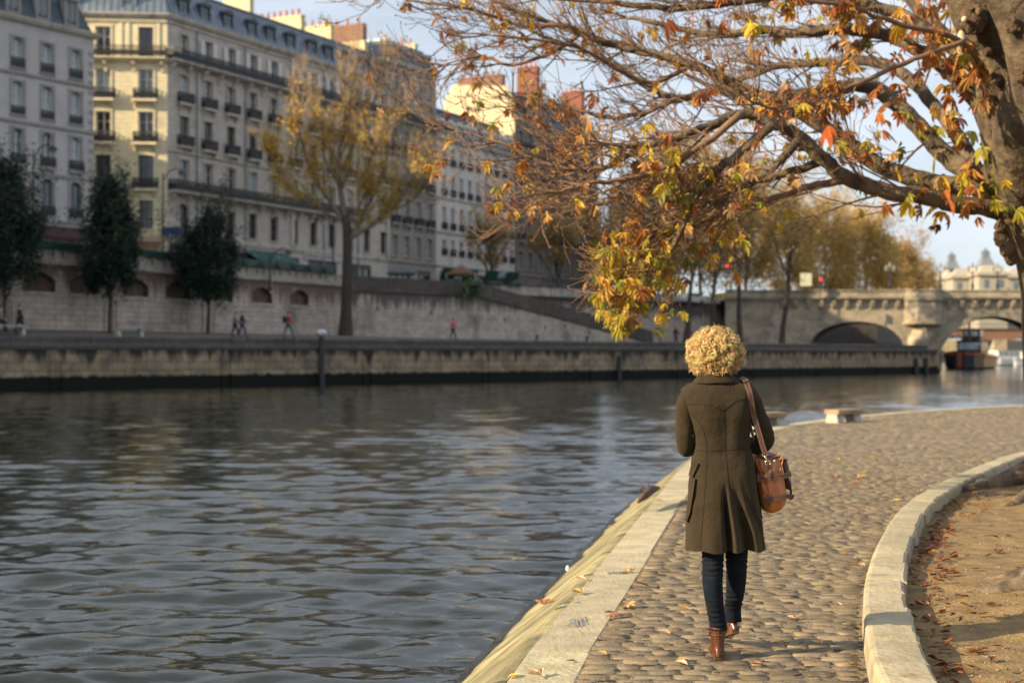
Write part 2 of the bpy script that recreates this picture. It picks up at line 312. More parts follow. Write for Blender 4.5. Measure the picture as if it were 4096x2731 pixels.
while s < kseg[-1]-2:
    ln = r0.uniform(.42, .62); n_ = 5; rs = []; wd = .245+r0.uniform(-.012, .014); dz = r0.uniform(-.004, .004); cc = 1+r0.uniform(-.12, .1)
    for j in range(n_+1):
        p, nn = kerb(s+.007+(ln-.014)*j/n_); h = .14+dz; e = .012 if j in (0, n_) else 0
        rag = mnoise.noise(Vector((s*9+j*3.1, 1, 2)))*.014
        rs.append([v3(p+nn*u, z) for u, z in ((-.012, -.06), (-.004, .03), (0, h-.03), (.012, h-.008), (.032, h-e*.3), (.12, h+.002-e*.3), (wd-.02+rag, h-.002-e*.3), (wd+rag, h-.02), (wd+.012, -.06))])
    mb.rings(rs, True, 0, (cc, cc, cc*r0.uniform(.94, 1.0))); s += ln
tag(mb.build('garden_kerb', KERB), kind='structure')
# bare earth inside the kerb
def earth_z(x, y):
    v = Vector((x, y, 0)); z = .008+.022*mnoise.noise(v*.9)+.014*mnoise.noise(v*3.1)+.007*mnoise.noise(v*9)+.004*mnoise.noise(v*25)
    d = math.hypot(x-3.85, y-8.9); z += .10*math.exp(-(d/.7)**2)+.05*math.exp(-(d/1.8)**2)
    d = math.hypot(x-6.3, y-15.6); z += .14*math.exp(-(d/1.1)**2)
    return z
mb = MB(); ys = np.r_[np.arange(3, 12, .05), np.arange(12, 33, .14)]; K = 110
rows_ = []
for y in ys:
    x0 = kerb_x(y)+.14; rows_.append([Vector((x0+(14-x0*.3)*(j/K)**1.5, y, 0)) for j in range(K+1)])
n0 = 0
for r_ in rows_:
    for p in r_: p.z = earth_z(p.x, p.y); mb.v.append(tuple(p)); mb.c.append((1, 1, 1))
for i in range(len(ys)-1):
    for j in range(K): a = i*(K+1)+j; mb.f.append([a, a+1, a+K+2, a+K+1]); mb.m.append(0)
EARTH = mat('bare_earth', (.20, .130, .052), .95, .38, 6, .016, 45, stain=((.34, .25, .12), 38, .60, .66, (1, 1, 1)))
tag(mb.build('earth_ground', EARTH, smooth=True), kind='structure')
# --- cobbles: every sett its own domed stone, laid in rows across the quay
def build_setts():
    g = np.random.RandomState(11); u = np.array([-1, -.89, 0, .89, 1.]); UU, VV = np.meshgrid(u, u); UU = UU.ravel(); VV = VV.ravel()
    m = np.maximum(abs(UU), abs(VV)); base = np.where(m > .9, -.0078, np.where(m > .5, -.0008, 0.)); corner = (abs(UU) > .9) & (abs(VV) > .9)
    SX = np.where(corner, .86, 1.)*UU; SY = np.where(corner, .80, 1.)*VV
    fi = np.arange(25).reshape(5, 5); F0 = np.stack([fi[:-1, :-1], fi[:-1, 1:], fi[1:, 1:], fi[1:, :-1]], -1).reshape(-1, 4)
    V = []; C = []; n = 0; y = 4.4; tilt = -.045
    while y < 43:
        d = .098+g.rand()*.024 if y < 22 else .19+g.rand()*.03
        if y > 22: wmul = 1.5
        else: wmul = 1.
        x = edge_x(y)+.02; xe = kerb_x(min(y+.0, 33))-.02 if y < 33 else 26
        x -= g.rand()*.1*0
        while x < xe-.05:
            wdt = (.105+g.rand()*.095)*wmul
            if x+wdt > xe-.08: wdt = xe-x
            if y > 24 and x > 26: break
            cx, cy = x+wdt/2, y+d/2+tilt*(x-2)+mnoise.noise(Vector((x*.8, y, 5)))*.012
            hx, hy = wdt/2-.002-g.rand()*.005, d/2-.001-g.rand()*.0045
            tz = g.randn(2)*.009; dz = g.randn()*.0022; rot = g.randn()*.03
            lx = SX*hx*(1+g.randn(25)*.06); ly = SY*hy*(1+g.randn(25)*.09)
            z = base+tz[0]*lx+tz[1]*ly+dz+g.randn(25)*.0020
            V.append(np.stack([cx+lx-ly*rot, cy+ly+lx*rot, z], -1))
            c = max(.5, 1+g.randn()*.20); C.append(np.tile([[c*(1+g.randn()*.03), c, c*(1-abs(g.randn())*.05), 1]], (25, 1))); n += 1
            x += wdt
        y += d
    V = np.concatenate(V); C = np.concatenate(C); Fs = (F0[None]+(np.arange(n)*25)[:, None, None]).reshape(-1, 4)
    me = bpy.data.meshes.new('quay_paving'); me.from_pydata(V.tolist(), [], Fs.tolist()); me.polygons.foreach_set('use_smooth', [True]*len(Fs))
    a = me.color_attributes.new('col', 'FLOAT_COLOR', 'POINT'); a.data.foreach_set('color', C.astype('f').ravel()); me.update()
    me.materials.append(mat('sett_stone', (.165, .126, .078), .8, .30, 7, .007, 45, attr=True, stain=((.235, .18, .112), 11, .52, .72, (1, 1, 1))))
    o = bpy.data.objects.new('quay_paving', me); sc.collection.objects.link(o); tag(o, kind='structure')
build_setts()
# --- far quay ----------------------------------------------------------------
QW = stonemat('quay_wall_stone', UQ, (.32, .24, .155), (.25, .19, .12), (.08, .065, .05), 1.1, .55, .02, stain=((.10, .09, .075), .55, .50, .72), slime=(-.10, .50),
              streak=((.040, .036, .030), .52, .66, -1.2, 3.6), var=.35, vscale=.9)
QT = stonemat('quay_top_stone', UQ, (.115, .10, .088), (.085, .075, .066), (.045, .04, .035), 1.6, .5, .03, stain=((.07, .065, .06), .6, .5, .7))
mb = MB(); mbt = MB()
def q3(t, off, z): p = Qp(t)+NQ*off; return v3(p, z)
ts = list(np.arange(-75, 87.6, 4.))+[87.6]
for a, b_ in zip(ts[:-1], ts[1:]):
    mb.quad(q3(a, -.12, -1.6), q3(b_, -.12, -1.6), q3(b_, 0, QZ-.32), q3(a, 0, QZ-.32))
    mbt.rings([[q3(t, -.10, QZ-.32), q3(t, -.10, QZ-.02), q3(t, -.06, QZ), q3(t, 1.3, QZ+.03), q3(t, 1.3, QZ-.32)] for t in (a+.01, b_-.01)])
    mbt.rings([[q3(t, 1.3, QZ-.2), q3(t, 1.32, QZ+.52), q3(t, 1.36, QZ+.55), q3(t, 2.1, QZ+.58), q3(t, 2.1, QZ-.2)] for t in (a+.02, b_-.02)])
# downstream end of the quay and its return
mb.quad(q3(87.6, 0, -1.6), v3((51.9, 203), -1.6), v3((51.9, 203), QZ), q3(87.6, 0, QZ)); 
for t in np.arange(-72, 86, 9.3):                                    # faint buttress strips of lighter stone
    mb.rings([[q3(t, -.20, -1.6), q3(t, -.06, QZ-.33), q3(t+.55, -.06, QZ-.33), q3(t+.55, -.20, -1.6)], [q3(t, .1, -1.6), q3(t, .1, QZ-.33), q3(t+.55, .1, QZ-.33), q3(t+.55, .1, -1.6)]], False)
tag(mb.build('far_quay_river_wall', QW), kind='structure'); tag(mbt.build('far_quay_kerb', QT), kind='structure')
# promenade rising from the kerb to the foot of the embankment wall
def wall_pt(i):                                                       # i 0..1 along the whole embankment
    L1 = 110.8; L2 = 52.; s_ = i*(L1+L2)
    return (W1(-75+s_), CH+1.86) if s_ <= L1 else (W2(s_-L1), CH+1.86-.62*min((s_-L1)/33, 1))
def walk_z(x, y):
    best = None
    for i in np.linspace(0, 1, 60):
        p, z = wall_pt(i); d = math.hypot(p[0]-x, p[1]-y)
        if best is None or d < best[0]: best = (d, z)
    dq = float(np.dot(np.array((x, y))-Qp(0), NQ)); f = max(0, min(1, (dq-2.1)/max(dq-2.1+best[0], .1))); return QZ+.58+(best[1]-QZ-.58)*f
mb = MB(); n_ = 40
for k in range(n_):
    c = []
    for i in (k/n_, (k+1)/n_):
        p, z = wall_pt(i); t = -75+162.6*i; c.append((q3(t, 2.1, QZ+.56), v3(p+np.array((-.6, .6)), z)))
    mb.quad(c[0][0], c[1][0], c[1][1], c[0][1])
p, z = wall_pt(1.); mb.quad(q3(87.6, 2.1, QZ+.56), v3((51.9, 204), QZ+.56), v3((p[0], 204), z), v3(p, z))
PAVE = mat('promenade_paving', (.10, .09, .08), .9, .3, .8, .02, 9, stain=((.09, .08, .07), .5, .5, .65, (1, 1, 1)))
tag(mb.build('promenade_pavement', PAVE), kind='structure')
# street level behind the embankment
mb = MB()
def arcpt(t, off): return W1(t)+N1*off
pl = [W1(-75)+N1*.3, W1(35.8)+N1*.3, W2(8)+NQ*5.2, W2(51)+NQ*5.2, np.array((31., 204.)), np.array((52., 330.)), np.array((110., 700.)), np.array((110, 2500.)), np.array((-2500., 2500.)), np.array((-2500., -100.)), np.array((-260., -100.))]
cen = np.array((-400., 500.)); 
mb.add([v3(p, STREET) for p in pl], [list(range(len(pl)))])
ASPH = mat('street_asphalt', (.06, .06, .06), .9, .2, 1, .01, 10)
tag(mb.build('street_ground', ASPH), kind='structure')
# --- embankment walls ----------------------------------------------------------
EM = dict(c1=(.50, .42, .355), c2=(.41, .345, .29), cm=(.21, .17, .14), bw=1.2, bh=.40, mortar=.016, stain=((.20, .165, .14), .35, .50, .70), var=.22)
EMB1 = stonemat('embankment_stone', U1, streak=((.17, .12, .095), .60, .78, 2.4, 8.6), **EM); EMB2 = stonemat('embankment_stone_downstream', UQ, streak=((.12, .10, .085), .58, .75, 2.6, 8.6), **EM)
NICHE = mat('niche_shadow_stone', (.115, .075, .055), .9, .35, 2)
def holed(mb, O, U, N, L_, z0, z1, holes, depth=.3, m=0, mr_=None, arch=False):
    """a wall face along U (outward N) from z0 to z1 with recessed openings (u, z, w, h)"""
    O = Vector(O); U = Vector((U[0], U[1], 0)); N = Vector((N[0], N[1], 0)); mr_ = m if mr_ is None else mr_
    us = sorted({0, L_, *[h[0] for h in holes], *[h[0]+h[2] for h in holes]}); zs = sorted({z0, z1, *[h[1] for h in holes], *[h[1]+h[3] for h in holes]})
    pt = lambda u, z, d=0: O+U*u+Vector((0, 0, z))-N*d
    for za, zb in zip(zs[:-1], zs[1:]):
        run = None
        for ua, ub in zip(us[:-1], us[1:]):
            inside = any(h[0]-1e-6 <= ua and ub <= h[0]+h[2]+1e-6 and h[1]-1e-6 <= za and zb <= h[1]+h[3]+1e-6 for h in holes)
            if not inside: run = (run[0], ub) if run else (ua, ub)
            if inside or ub == us[-1]:
                if run: mb.quad(pt(run[0], za), pt(run[1], za), pt(run[1], zb), pt(run[0], zb), m)
                run = None
    for (u, z, ww, h) in holes:
        mb.quad(pt(u, z), pt(u, z, depth), pt(u+ww, z, depth), pt(u+ww, z), mr_); mb.quad(pt(u, z+h), pt(u+ww, z+h), pt(u+ww, z+h, depth), pt(u, z+h, depth), mr_)
        mb.quad(pt(u, z), pt(u, z+h), pt(u, z+h, depth), pt(u, z, depth), mr_); mb.quad(pt(u+ww, z), pt(u+ww, z, depth), pt(u+ww, z+h, depth), pt(u+ww, z+h), mr_)
        if arch:                                                     # fill the corners above a segmental arch
            k = 8; rise = min(h*.42, ww*.22)
            for side in (0, 1):
                ps = [pt(u+ww*(j/k*.5 if side == 0 else 1-j/k*.5), z+h-rise*(1-math.sin(math.pi*(.08+.42*j/k)))/(1-math.sin(math.pi*.08)), -.004) for j in range(k+1)]
                c = pt(u+(0 if side == 0 else ww), z+h, -.004)
                for j in range(k): mb.add([c, ps[j], ps[j+1]], [[0, 1, 2] if side else [0, 2, 1]], m)
# upstream run (t -75..35.8): blind niches, cornice, parapet
wall = thing('embankment_wall', v3(W1(0), CH+1.8), 'tall stone embankment wall with arched niches and a cornice under the bookstalls', 'wall')
L1 = 110.8*math.hypot(.528, 1); sc1 = math.hypot(.528, 1)
nt_ = [3.2, 6.9, 11.6, 15.8, 20.5, 25.2, 29.9]+[3.2-4.6*k for k in range(1, 14)]
holes = [((t+75)*sc1-1.4, CH+4.42, 2.8, 1.35) for t in nt_]
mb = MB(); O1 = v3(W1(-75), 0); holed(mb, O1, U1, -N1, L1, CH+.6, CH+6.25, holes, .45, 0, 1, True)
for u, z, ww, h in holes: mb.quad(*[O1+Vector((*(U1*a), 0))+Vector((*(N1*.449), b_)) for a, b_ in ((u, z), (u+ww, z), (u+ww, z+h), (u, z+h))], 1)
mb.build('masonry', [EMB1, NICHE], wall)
TRIM = stonemat('pale_trim_stone', U1, (.45, .40, .345), (.40, .355, .30), (.15, .135, .12), 1.4, .9, .012, stain=((.24, .21, .18), .8, .5, .7))
def strip(O, U, N, u0, u1, prof, name, mt, parent, jn=None):
    mb = MB(); O = Vector(O); U = Vector((U[0], U[1], 0)); N = Vector((N[0], N[1], 0)); step = jn or (u1-u0); u = u0
    while u < u1-1e-6:
        e = min(u+step, u1); mb.rings([[O+U*x+N*n_+Vector((0, 0, z)) for n_, z in prof] for x in (u+(.006 if jn else 0), e-(.006 if jn else 0))]); u = e
    return mb.build(name, mt, parent)
strip(O1, U1, -N1, 0, L1, [(-.3, CH+6.25), (.10, CH+6.25), (.26, CH+6.36), (.30, CH+6.42), (.30, CH+6.55), (.0, CH+6.60), (-.3, CH+6.60)], 'cornice', TRIM, wall)
strip(O1, U1, -N1, 0, L1, [(-.38, CH+6.60), (.0, CH+6.60), (.0, CH+7.22), (.05, CH+7.24), (.05, PARA), (-.43, PARA), (-.43, CH+7.24), (-.38, CH+7.22)], 'parapet', TRIM, wall, 3.2)
for u, z, ww, h in holes[:8]: pass
mb = MB()
for u, z, ww, h in holes:
    mb.obox(O1+Vector((*(U1*(u-.12)), 0))+Vector((*(-N1*.10), z-.17)), Vector((*(U1*(ww+.24)), 0)), Vector((*(N1*.30), 0)), Vector((0, 0, .17)))
mb.build('sill_ledge', TRIM, wall)
# downstream run with the long ramp
ramp = thing('ramp_wall', v3(W2(0), CH+1.8), 'stone embankment wall with a massive parapet sloping down beside the ramp to the quay', 'ramp')
s2 = math.hypot(.957, 1); O2 = v3(W2(0), 0); sa, sb = 12.5, 33.5
def W3v(s, off, z): p = W2(s)+NQ*off; return v3(p, z)
def zt(s): return CH+5.9 if s <= sa else CH+5.9-(4.62)*(s-sa)/(sb-sa)
mb = MB(); ss = [0, 4, 8, sa]+list(np.linspace(sa, sb, 12)[1:])
for a, b_ in zip(ss[:-1], ss[1:]): mb.quad(W3v(a, 0, CH+.4), W3v(b_, 0, CH+.4), W3v(b_, 0, zt(b_)), W3v(a, 0, zt(a)))
for s_, zf in ((15.5, .5), (20, .42), (22.3, .62), (25.2, .45), (3, .6), (8, .55)):                             # dark drain holes
    z = CH+1.6+(zt(s_)-CH-1.6)*zf; mb.obox(W3v(s_, -.02, z), Vector((*(UQ*.28), 0)), Vector((*(NQ*.04), 0)), Vector((0, 0, .38)), 1)
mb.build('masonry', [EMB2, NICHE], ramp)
DARKST = stonemat('weathered_and_shaded_dark_stone', UQ, (.12, .10, .085), (.095, .08, .068), (.07, .06, .055), 1.5, .5, .012, stain=((.07, .06, .055), .8, .45, .7))
mb = MB(); mc = MB()
for a, b_ in zip(ss[:-1], ss[1:]):
    hh = 1.5
    mb.rings([[W3v(s_, -.05, zt(s_)-.02), W3v(s_, -.06, zt(s_)+hh), W3v(s_, .5, zt(s_)+hh), W3v(s_, .5, zt(s_)-.3)] for s_ in (a+.01, b_-.01)])
    mc.rings([[W3v(s_, -.12, zt(s_)+.002), W3v(s_, -.16, zt(s_)+.16), W3v(s_, -.04, zt(s_)+.20), W3v(s_, -.04, zt(s_))] for s_ in (a, b_)])
mb.build('parapet', DARKST, ramp); mc.build('string_course', DARKST, ramp)
mb = MB()
for a, b_ in zip(ss[2:-1], ss[3:]): mb.quad(W3v(a, .5, zt(a)+.35), W3v(b_, .5, zt(b_)+.35), W3v(b_, 5.2, zt(b_)+.35), W3v(a, 5.2, zt(a)+.35))
mb.build('ramp_surface', PAVE, ramp)
# retaining wall behind the ramp, up to the bridge
rw = thing('retaining_wall', W3v(8, 5.2, CH+1.3), 'high stone retaining wall behind the ramp running up to the arched bridge', 'wall')
mb = MB(); O3 = W3v(8, 5.2, 0); L3 = 43*s2; holed(mb, O3, UQ, -NQ, L3, CH+.4, CH+6.3, [(37.5, CH+2.9, 1.0, 2.3)], .4, 0, 1)
mb.obox(O3+Vector((*(UQ*37.5), 0))+Vector((*(NQ*.38), CH+2.9)), Vector((*(UQ*1.), 0)), Vector((*(NQ*.04), 0)), Vector((0, 0, 2.3)), 1)
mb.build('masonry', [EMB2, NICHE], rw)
strip(O3, UQ, -NQ, 0, L3, [(-.3, CH+6.3), (.12, CH+6.3), (.25, CH+6.5), (.25, CH+6.62), (-.3, CH+6.62)], 'cornice', DARKST, rw)
strip(O3, UQ, -NQ, 0, L3, [(-.4, CH+6.62), (.0, CH+6.62), (.0, CH+7.55), (-.4, CH+7.55)], 'parapet', TRIM, rw, 2.2)
for s_ in (46, 50): # pilasters at the bridge end
    mb = MB(); mb.obox(W3v(s_, 5.0, CH+.4), Vector((*(UQ*1.1), 0)), Vector((*(NQ*.3), 0)), Vector((0, 0, 5.9))); mb.build('pilaster', EMB2, rw)
# --- the bridge -------------------------------------------------------------------
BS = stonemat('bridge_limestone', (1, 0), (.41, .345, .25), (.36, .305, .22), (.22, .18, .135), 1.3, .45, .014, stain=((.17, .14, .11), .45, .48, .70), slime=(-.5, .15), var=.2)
bridge = thing('arched_stone_bridge', (31, 180, 0), 'old stone bridge with round arches, corbelled cornice and a rounded pier bay', 'bridge')
BY = 180.; SK = 3.7; BW = 13.; ZC = 8.42; arches = [(43.6, 5.95, 2.55, 3.25), (61., 7.3, -.6, 7.05), (81.5, 8.2, -.6, 7.3), (103.5, 8.8, -.6, 7.5)]
def archz(x):
    for cx, hw, zc, rz in arches:
        if abs(x-cx) < hw: return zc+rz*math.sqrt(max(0, 1-((x-cx)/hw)**2))
    return -1.6
mb = MB(); xs = [27.]
for cx, hw, zc, rz in arches: xs += [cx-hw-.001]+[cx-hw*math.cos(math.pi*k/28) for k in range(29)]+[cx+hw+.001]
xs.append(140.); mi = MB()
for a, b_ in zip(xs[:-1], xs[1:]):
    m_ = (a+b_)/2; za, zb = (archz(a), archz(b_)) if archz(m_) > -1.5 else (-1.6, -1.6)
    if archz(m_) > -1.5: za = max(za, -1.6 if abs(archz(a)+1.6) > .01 else [q[2] for q in arches if abs(m_-q[0]) < q[1]][0]); zb = max(zb, [q[2] for q in arches if abs(m_-q[0]) < q[1]][0] if archz(b_) < -1.5 else zb)
    for y, fl, sk in ((BY, 0, 0), (BY+BW, 1, SK)):
        q = [(a+sk, y, za), (b_+sk, y, zb), (b_+sk, y, ZC), (a+sk, y, ZC)]; mb.quad(*(q[::-1] if fl else q))
    if archz(m_) > -1.5: mi.quad((a, BY, za), (a+SK, BY+BW, za), (b_+SK, BY+BW, zb), (b_, BY, zb))
for cx, hw, zc, rz in arches:                                        # pier sides below the springing
    for x in (cx-hw, cx+hw): mi.quad((x, BY, -1.6), (x+SK, BY+BW, -1.6), (x+SK, BY+BW, zc), (x, BY, zc))
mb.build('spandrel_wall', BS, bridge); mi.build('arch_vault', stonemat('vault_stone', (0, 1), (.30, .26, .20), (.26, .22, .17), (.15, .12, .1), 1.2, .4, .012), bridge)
for cx, hw, zc, rz in arches:                                        # proud ring of voussoirs round each arch
    mb = MB()
    for k in range(28):
        a0, a1 = math.pi*k/28, math.pi*(k+1)/28; q = []
        for (a, e) in ((a0, 0), (a1, 0), (a1, .5), (a0, .5)): q.append((cx-(hw+e)*math.cos(a), zc+(rz+e)*math.sin(a)))
        mb.rings([[(x, y, z) for x, z in q] for y in (BY-.06, BY+.05)])
    mb.build('voussoir_ring', BS, bridge)
def frontstrip(x0, x1, prof, name, mt, jn=None): return strip(Vector((x0, BY, 0)), (1, 0), (0, -1), 0, x1-x0, prof, name, mt, bridge, jn)
frontstrip(27, 140, [(-.5, ZC), (.30, ZC), (.34, ZC+.25), (.62, ZC+.32), (.62, ZC+.50), (-.5, ZC+.52)], 'cornice', BS)
frontstrip(27, 140, [(-.1, ZC+.52), (.42, ZC+.52), (.42, ZC+1.18), (.55, ZC+1.22), (.55, ZC+1.38), (-.15, ZC+1.38)], 'parapet', BS, 2.4)
strip(Vector((27, BY+BW, 0)), (1, 0), (0, 1), 0, 113, [(-.5, ZC), (.4, ZC), (.4, ZC+1.38), (-.1, ZC+1.38)], 'rear_parapet', BS, bridge)
mb = MB(); mb.quad((27, BY, ZC+.2), (140, BY, ZC+.2), (140, BY+BW, ZC+.2), (27, BY+BW, ZC+.2)); mb.build('deck', ASPH, bridge)
mb = MB()
mb.rings([[(x, y, z) for y, z in ((0, 0), (-.50, 0), (-.50, -.22), (-.36, -.62), (-.16, -.98), (0, -1.1))] for x in (-.2, .2)])
corb = mb.build('corbel', BS, bridge, loc=(34.2-31, 0, ZC-0.)) ; corb.location = (34.2-31, 0, ZC)
for k in range(1, 62): copyob(corb, bridge, (34.2-31+1.62*k, 0, ZC))
for px in (51.9, 71.0):                                              # pier bay on a moulded shelf, cutwater under it
    bay = [(px-2.3, BY+.02), (px-2.1, BY-1.0), (px-1.1, BY-1.75), (px+1.1, BY-1.75), (px+2.1, BY-1.0), (px+2.3, BY+.02)]
    mb = MB(); mb.prism(bay, 5.75, ZC+1.38)
    mb.prism([(px+(x-px)*1.07, BY+(y-BY)*1.10) for x, y in bay], 5.45, 5.75); mb.prism([(px+(x-px)*1.08, BY+(y-BY)*1.12) for x, y in bay], ZC, ZC+.5); mb.prism([(px+(x-px)*1.05, BY+(y-BY)*1.08) for x, y in bay], ZC+1.22, ZC+1.42)
    mb.build('pier_bay', BS, bridge)
    mb = MB(); cw = lambda k: [(px-2.0*k, BY+.02), (px, BY-2.6*k), (px+2.0*k, BY+.02)]
    mb.rings([[(x, y, z) for x, y in cw(k)] for z, k in ((-1.6, 1.15), (1.0, 1.1), (3.6, .9), (5.45, .45))]); mb.build('cutwater', BS, bridge)
# far bank beyond the bridge
bk = MB(); bankp = [(31, 205), (53, 205.5), (61, 206.5), (74, 245), (99, 330), (129, 430), (168, 560), (280, 900)]
for a, b_ in zip(bankp[:-1], bankp[1:]): bk.quad(v3(a, -1.6), v3(b_, -1.6), v3(b_, 3.2), v3(a, 3.2)); bk.quad(v3(a, 3.2), v3(b_, 3.2), v3((b_[0]-12, b_[1]), 3.2), v3((a[0]-12, a[1]), 3.2))
for a, b_ in zip(bankp[:-1], bankp[1:]): bk.quad(v3((a[0]-8, a[1]), 3.2), v3((b_[0]-8, b_[1]), 3.2), v3((b_[0]-8, b_[1]), STREET+1), v3((a[0]-8, a[1]), STREET+1))
tag(bk.build('downstream_quay_wall', DARKST), kind='structure')  # dark stone puts the shade behind the first arch into the colour
rb = MB(); rbp = [(150, 205), (135, 300), (128, 345), (165, 420), (420, 520)]
RB = stonemat('sunlit_quay_stone', (1, 0), (.50, .43, .28), (.44, .37, .24), (.3, .25, .18), 1.3, .5, .02, stain=((.3, .25, .16), .2, .5, .7))
for a, b_ in zip(rbp[:-1], rbp[1:]): rb.quad(v3(a, -1.6), v3(b_, -1.6), v3(b_, 7.6), v3(a, 7.6))
rb.add([v3(p, 7.6) for p in rbp]+[(2500, 520, 7.6), (2500, 205, 7.6)], [[0, 1, 2, 3, 4, 5, 6]])
tag(rb.build('right_bank_quay_wall', RB), kind='structure')
fl = MB(); fl.quad((110, 560, 7.5), (2500, 560, 7.5), (2500, 2500, 7.5), (110, 2500, 7.5)); fl.quad((110, 560, -1.6), (2500, 560, -1.6), (2500, 560, 7.5), (110, 560, 7.5)); tag(fl.build('right_bank_land', RB), kind='structure')
# second bridge, seen through the arch
b2 = thing('iron_footbridge', (70, 330, 0), 'low dark arched footbridge glimpsed through the big stone arch', 'bridge')
mb = MB(); n_ = 40; x0, x1 = 76., 150.
for k in range(n_):
    q = []
    for x in (x0+(x1-x0)*k/n_, x0+(x1-x0)*(k+1)/n_):
        u = ((x-x0)/(x1-x0)*2) % 1.0; q.append((x, 4.6+1.6*(1-(2*u-1)**2)))
    for y in (330, 338): mb.quad((q[0][0], y, q[0][1]), (q[1][0], y, q[1][1]), (q[1][0], y, 7.4), (q[0][0], y, 7.4))
    mb.quad((q[0][0], 330, q[0][1]), (q[0][0], 338, q[0][1]), (q[1][0], 338, q[1][1]), (q[1][0], 330, q[1][1]))
mb.build('arch_span', CHIMB, b2)
mb = MB(); mb.box(x0, 329.7, 7.4, x1, 338.3, 7.75); mb.build('deck', DARKST, b2)
mb = MB(); mb.box(x0+(x1-x0)/2-1.5, 329, -1.6, x0+(x1-x0)/2+1.5, 339, 5.2); mb.build('pier', BS, b2)
mb = MB()
for k in range(75): mb.box(x0+k, 329.8, 7.75, x0+k+.08, 329.9, 8.75)
mb.box(x0, 329.78, 8.75, x1, 329.92, 8.85); mb.build('railing', IRON, b2)
# ================================================================ BUILDINGS
def window_meshes(wd, h, fr, gl, tag_):
    """a two-leaf casement: frame mesh (origin at the sill centre, facing -y) and its glass"""
    mb = MB(); e = .07
    mb.box(-wd/2, 0, 0, -wd/2+e, .09, h); mb.box(wd/2-e, 0, 0, wd/2, .09, h); mb.box(-wd/2+e, 0, h-e, wd/2-e, .09, h); mb.box(-wd/2+e, 0, 0, wd/2-e, .09, .12)
    mb.box(-.05, .0, .12, .05, .085, h-e)
    for s_ in (-1, 1):
        for zz in (.35, .68): mb.box(min(s_*.05, s_*(wd/2-e)), .02, h*zz-.02, max(s_*.05, s_*(wd/2-e)), .07, h*zz+.02)
    g = MB(); g.quad((-wd/2, .055, 0), (wd/2, .055, 0), (wd/2, .055, h), (-wd/2, .055, h))
    return mb, g
def rail_mesh(wd, depth, h=.95, fancy=True, slab=True, step=.11):
    mb = MB(); b = .045
    def side(p, q):
        p, q = Vector(p), Vector(q); d = (q-p); n_ = max(1, int(d.length/step)); u = d.normalized(); s_ = Vector((-u.y, u.x, 0))
        for z, t in ((h, .045), (h-.16, .02), (.12, .025)): mb.obox(p+Vector((0, 0, z-t))-s_*.02, d, s_*.04, Vector((0, 0, t)))
        for k in range(n_+1):
            c = p+d*(k/n_); mb.obox(c-u*b/2-s_*b/2+Vector((0, 0, .03)), u*b, s_*b, Vector((0, 0, h-.06)))
            if fancy and k < n_:
                c2 = p+d*((k+.5)/n_); mb.obox(c2-u*.035-s_*.008+Vector((0, 0, .16)), u*.07, s_*.016, Vector((0, 0, h*.42)))
    if depth > .1: side((-wd/2, 0, 0), (-wd/2, -depth, 0)); side((wd/2, -depth, 0), (wd/2, 0, 0))
    side((-wd/2, -depth, 0), (wd/2, -depth, 0)); return mb
